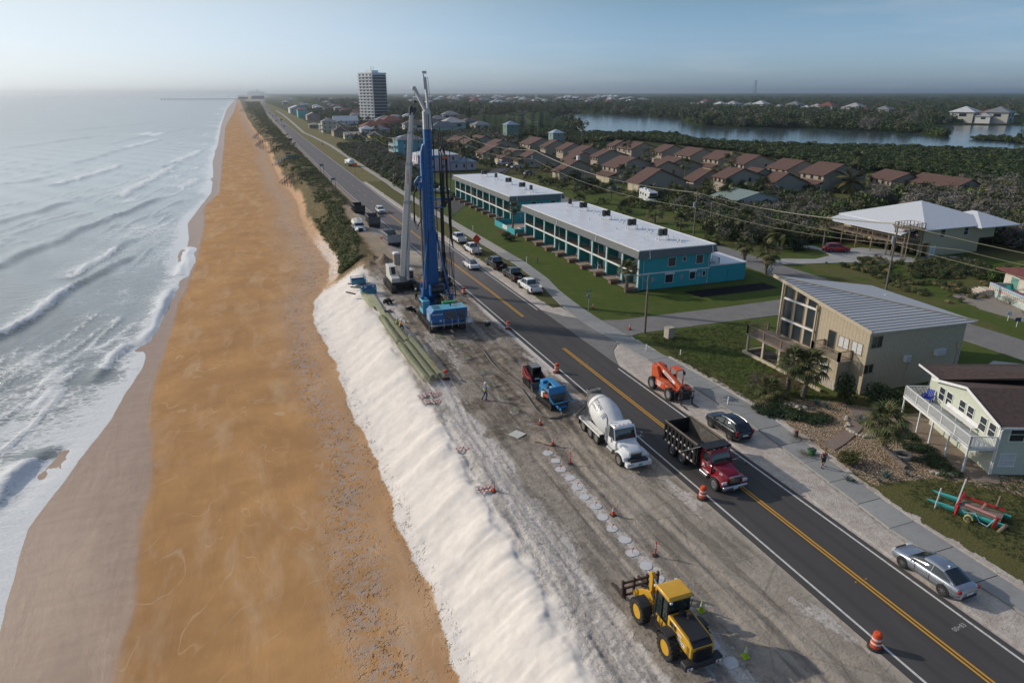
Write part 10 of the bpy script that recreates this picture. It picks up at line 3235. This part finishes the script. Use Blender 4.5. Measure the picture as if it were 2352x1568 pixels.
# ---- wooden beach stairs over the dune
def walkover(lab,a,b,c,zt=1.0,rail=m_woodd):
 A=at(*a,-3.6);B=at(*b,zt);Cc=at(*c,zt)
 g=thing('beach_stair',lab,'beach stair',(A[0],A[1],0))
 o=lambda p,z:Vector((p[0]-A[0],p[1]-A[1],z))
 d=(o(B,0)-o(A,0)).normalized();n=Vector((-d.y,d.x,0))*.75
 mb=MB()
 N=14
 for k in range(N):
  p=o(A,-3.7).lerp(o(B,zt),k/N)
  mb.bar(p-n,p+n,.35,.06)
 mb.bd('tread',m_woodd,g,sm=False)['kind']='stuff'
 d2=(o(Cc,0)-o(B,0)).normalized();n2=Vector((-d2.y,d2.x,0))*.75
 L2=(o(Cc,0)-o(B,0)).length
 MB().slab([o(B,zt)-n2,o(Cc,zt)-n2,o(Cc,zt)+n2,o(B,zt)+n2],.12).bd('walkway',m_woodd,g,sm=False)
 for s_ in(-1,1):
  rl_=MB()
  for hgt in(1.05,.55):
   rl_.bar(o(A,-3.7+hgt)+n*s_,o(B,zt+hgt)+n*s_,.12).bar(o(B,zt+hgt)+n2*s_,o(Cc,zt+hgt)+n2*s_,.12)
  rl_.bd('handrail',rail,g,sm=False)
  for P0,P1,z0,z1,nn,q in((A,B,-3.7,zt,n,4),(B,Cc,zt,zt,n2,4)):
   for k in range(q+1):
    p=o(P0,z0).lerp(o(P1,z1),k/q)+nn*s_
    gz=float(land_z(np.array([p.x+A[0]]),np.array([p.y+A[1]]))[0])
    MB().bar((p.x,p.y,gz-.2),(p.x,p.y,p.z+1.1),.15).bd('post',m_woodd,g,sm=False)
z33=lambda u,v:(470.4+u*.1752,176.4+v*.1752)
walkover('nearest wooden beach stair with a square landing',z33(1010,1400),z33(1135,1300),z33(1480,1275))
walkover('second wooden beach stair with a blue handrail',z33(905,1170),z33(1070,1065),z33(1225,1060),1.0,mat('rail_blue',(.04,.14,.26),.6))
walkover('third wooden beach stair, low on the dune',z33(835,1000),z33(920,935),z33(1050,920))
walkover('fourth beach stair with a broad raised landing',z33(680,905),z33(740,850),z33(1000,815),.8)
walkover('fifth beach stair with a pale deck',z33(635,805),z33(710,740),z33(900,705),.8)
walkover('sixth beach stair far along the dune',z33(450,445),z33(500,425),z33(600,420),.6)
# ---- pier, far hotel, lattice mast, far town
pr=thing('pier','long fishing pier on piles running out to sea','pier',(0,0,0))
x0,y0=at(532,228,SEA);y0=3900.0;x0=-15
dx=-340
MB().box(x0+dx,y0,1.2,x0+60,y0+8,2.6).bd('deck',m_woodd,pr,sm=False)
for k in range(26):
 MB().bar((x0+dx+4+k*14,y0+4,-9),(x0+dx+4+k*14,y0+4,1.5),2.2).bd('pile',m_woodd,pr,sm=False)
MB().box(x0+15,y0-5,1,x0+60,y0+15,10).box(x0+78,y0-5,0,x0+140,y0+15,16).bd('pier_house',wallm('pier_grey',(.14,.16,.17)),pr,sm=False)
ht=thing('far_hotel','pale hazy hotel with a central tower on the horizon','hotel',(*at(570,222),0))
_q=at(587,222);_k=12500/math.hypot(*_q)
ht.location=(_q[0]*_k,_q[1]*_k,0)
MB().box(-120,0,0,150,60,48).box(-60,0,48,-10,60,62).box(20,0,48,60,60,84).bd('wall',wallm('white2',(.66,.66,.64)),ht,sm=False)
lm=thing('lattice_mast','tall lattice radio mast on the wooded horizon','radio mast',(2150,2640,0),.3)
q_=MB()
for sx,sy in((-1,-1),(1,-1),(1,1),(-1,1)):
 q_.bar((sx*7,sy*7,0),(sx*3,sy*3,78),1.0)
for k in range(9):
 w_=7-4*k/9;w2=7-4*(k+1)/9
 q_.bar((-w_,-w_,k*8.6),(w2,-w2,k*8.6+8.6),.7).bar((w_,-w_,k*8.6),(-w2,-w2,k*8.6+8.6),.7)
q_.bd('lattice',m_steel,lm,sm=False)
MB().box(-4,-4,76,4,4,78).bd('platform',m_steel,lm,sm=False)
for i in range(9):
 x,y=at(*g1((785,985,1180,1375,1570,1760,1985,2312,2340)[i],(400,400,395,395,410,405,395,430,432)[i]))
 simple('white_pylon','%s tall white curved pylon from the left in the hazy town'%ordn[i],'pylon',[('shaft',MB().prism([(-1.4,0),(1.4,0),(1.2,12),(-.8,19),(-2.2,21),(-1.2,12)],-1,1,'Y'),m_wtrim),('foot',MB().box(-3,-2,0,3,2,2),m_wtrim)],(x,y,0),0,'white pylons in the far town')
WC=[wallm('w%d'%i,c)for i,c in enumerate(((.62,.62,.60),(.50,.42,.34),(.40,.20,.16),(.28,.42,.42),(.5,.48,.42)))]
RC=[roofm('r%d'%i,c)for i,c in enumerate(((.55,.56,.57),(.10,.09,.09),(.20,.07,.05),(.20,.21,.22),(.36,.36,.36)))]
fp={}
def far_house(x,y,s_,i,j,rz,lab,grp):
 k=(i,j)
 if k not in fp:
  fp[k]=(MB().box(0,0,0,12,10,5.2).mesh('wall',WC[i],sm=False),hip_roof(MB(),0,0,12,10,5.2,2.6,.6).mesh('roof',RC[j],sm=False),MB().box(1.5,-.08,3.2,4,-.001,4.5).box(7,-.08,3.2,9.5,-.001,4.5).box(-.08,3,3.2,-.001,6,4.5).box(4.5,-.08,.5,7,-.001,2.4).mesh('windows',m_glass,sm=False))
 g=thing('far_house',lab,'house',(x,y,0),rz,grp);g.scale=(s_,)*3
 for me,nm in zip(fp[k],('wall','roof','windows')):
  newpart(g,me,nm)
hr=random.Random(12)
for i in range(120):
 px_=hr.uniform(930,1480);py_=hr.uniform(226,246)
 x,y=at(px_,py_)
 far_house(x,y,1.3+y/3200,hr.choice((0,0,1,2,4)),hr.choice((0,0,1,2,3,4)),hr.uniform(-.6,.6),'small house among the trees of the hazy town beyond the mangroves','houses of the hazy town')
for i,(px_,py_,a,b,sz,l)in enumerate(((1083,246,1,2,2.2,'big terracotta villa at the mangrove edge'),(1102,244,3,3,2.4,'teal gabled villa behind the mangroves'),(1130,246,0,0,1.8,'white-gabled house at the mangrove edge'),(1160,246,0,0,1.6,'second white-gabled house at the mangrove edge'),(1027,245,4,3,1.6,'long low house at the mangrove edge'),(1180,247,1,1,1.8,'dark-roofed house at the mangrove edge'),(1205,247,2,2,1.8,'brick-red house at the mangrove edge'))):
 far_house(*at(px_,py_),sz,a,b,0,l,None)
for i,(x,y)in enumerate(LSH):
 far_house(x,y,1.3+.35*(i%3),(0,1,4)[i%3],(0,4,2,3)[i%4],.4,'house on the far shore of the lagoon','houses on the far lagoon shore')
for i in range(70):
 yv=480+2400*hr.random()**1.3
 xv=62+yv*.022+hr.uniform(0,70+yv*.08)
 if 105<xv<160 and 690<yv<790:
  continue
 far_house(xv,yv,1.0+hr.random()*.5,hr.choice((0,1,2,3,4)),hr.choice((0,1,2,3,4)),hr.uniform(-.2,.2),'beach house in the hazy strip along the far coast road','beach houses along the far coast road')
gull=MB().add([(0,0,0),(-.5,.1,.18),(-1.0,0,.05),(-.5,-.12,.15),(.5,.1,.18),(1.0,0,.05),(.5,-.12,.15),(0,.25,.02),(0,-.3,.0)],[(7,1,2,3,8),(7,8,6,5,4)]).mesh('gull',mat('gull_grey',(.2,.2,.2),.8),sm=False)
for i in range(14):
 o=bpy.data.objects.new('gull',gull);C.objects.link(o)
 x,y=-70-hr.random()*60,130+hr.random()*40
 o.location=(x*1.4,y*1.4,28.5+hr.uniform(-1,7));o.rotation_euler=(hr.uniform(-.3,.3),hr.uniform(-.3,.3),hr.uniform(0,6));o.scale=(1.2,)*3
 tag(o,'gull gliding low over the sea','bird','gulls over the sea')
 # ------------------------------------------------------------------ sea air
hb=MB().box(-42000,-1500,-9,48000,52000,85)
hm=bpy.data.materials.new('haze_air')
hm.use_nodes=True
hn=hm.node_tree
for n_ in list(hn.nodes):
 hn.nodes.remove(n_)
ho=hn.nodes.new('ShaderNodeOutputMaterial')
hv=hn.nodes.new('ShaderNodeVolumePrincipled')
hv.inputs['Color'].default_value=(0.90,0.95,1.0,1)
hv.inputs['Density'].default_value=0.00011
hv.inputs['Anisotropy'].default_value=0.72
hn.links.new(hv.outputs[0],ho.inputs['Volume'])
hz_o=hb.bd('haze',hm,sm=False)
hz_o['kind']='stuff'
hz_o['label']='pale sea haze softening the far coast and woods'
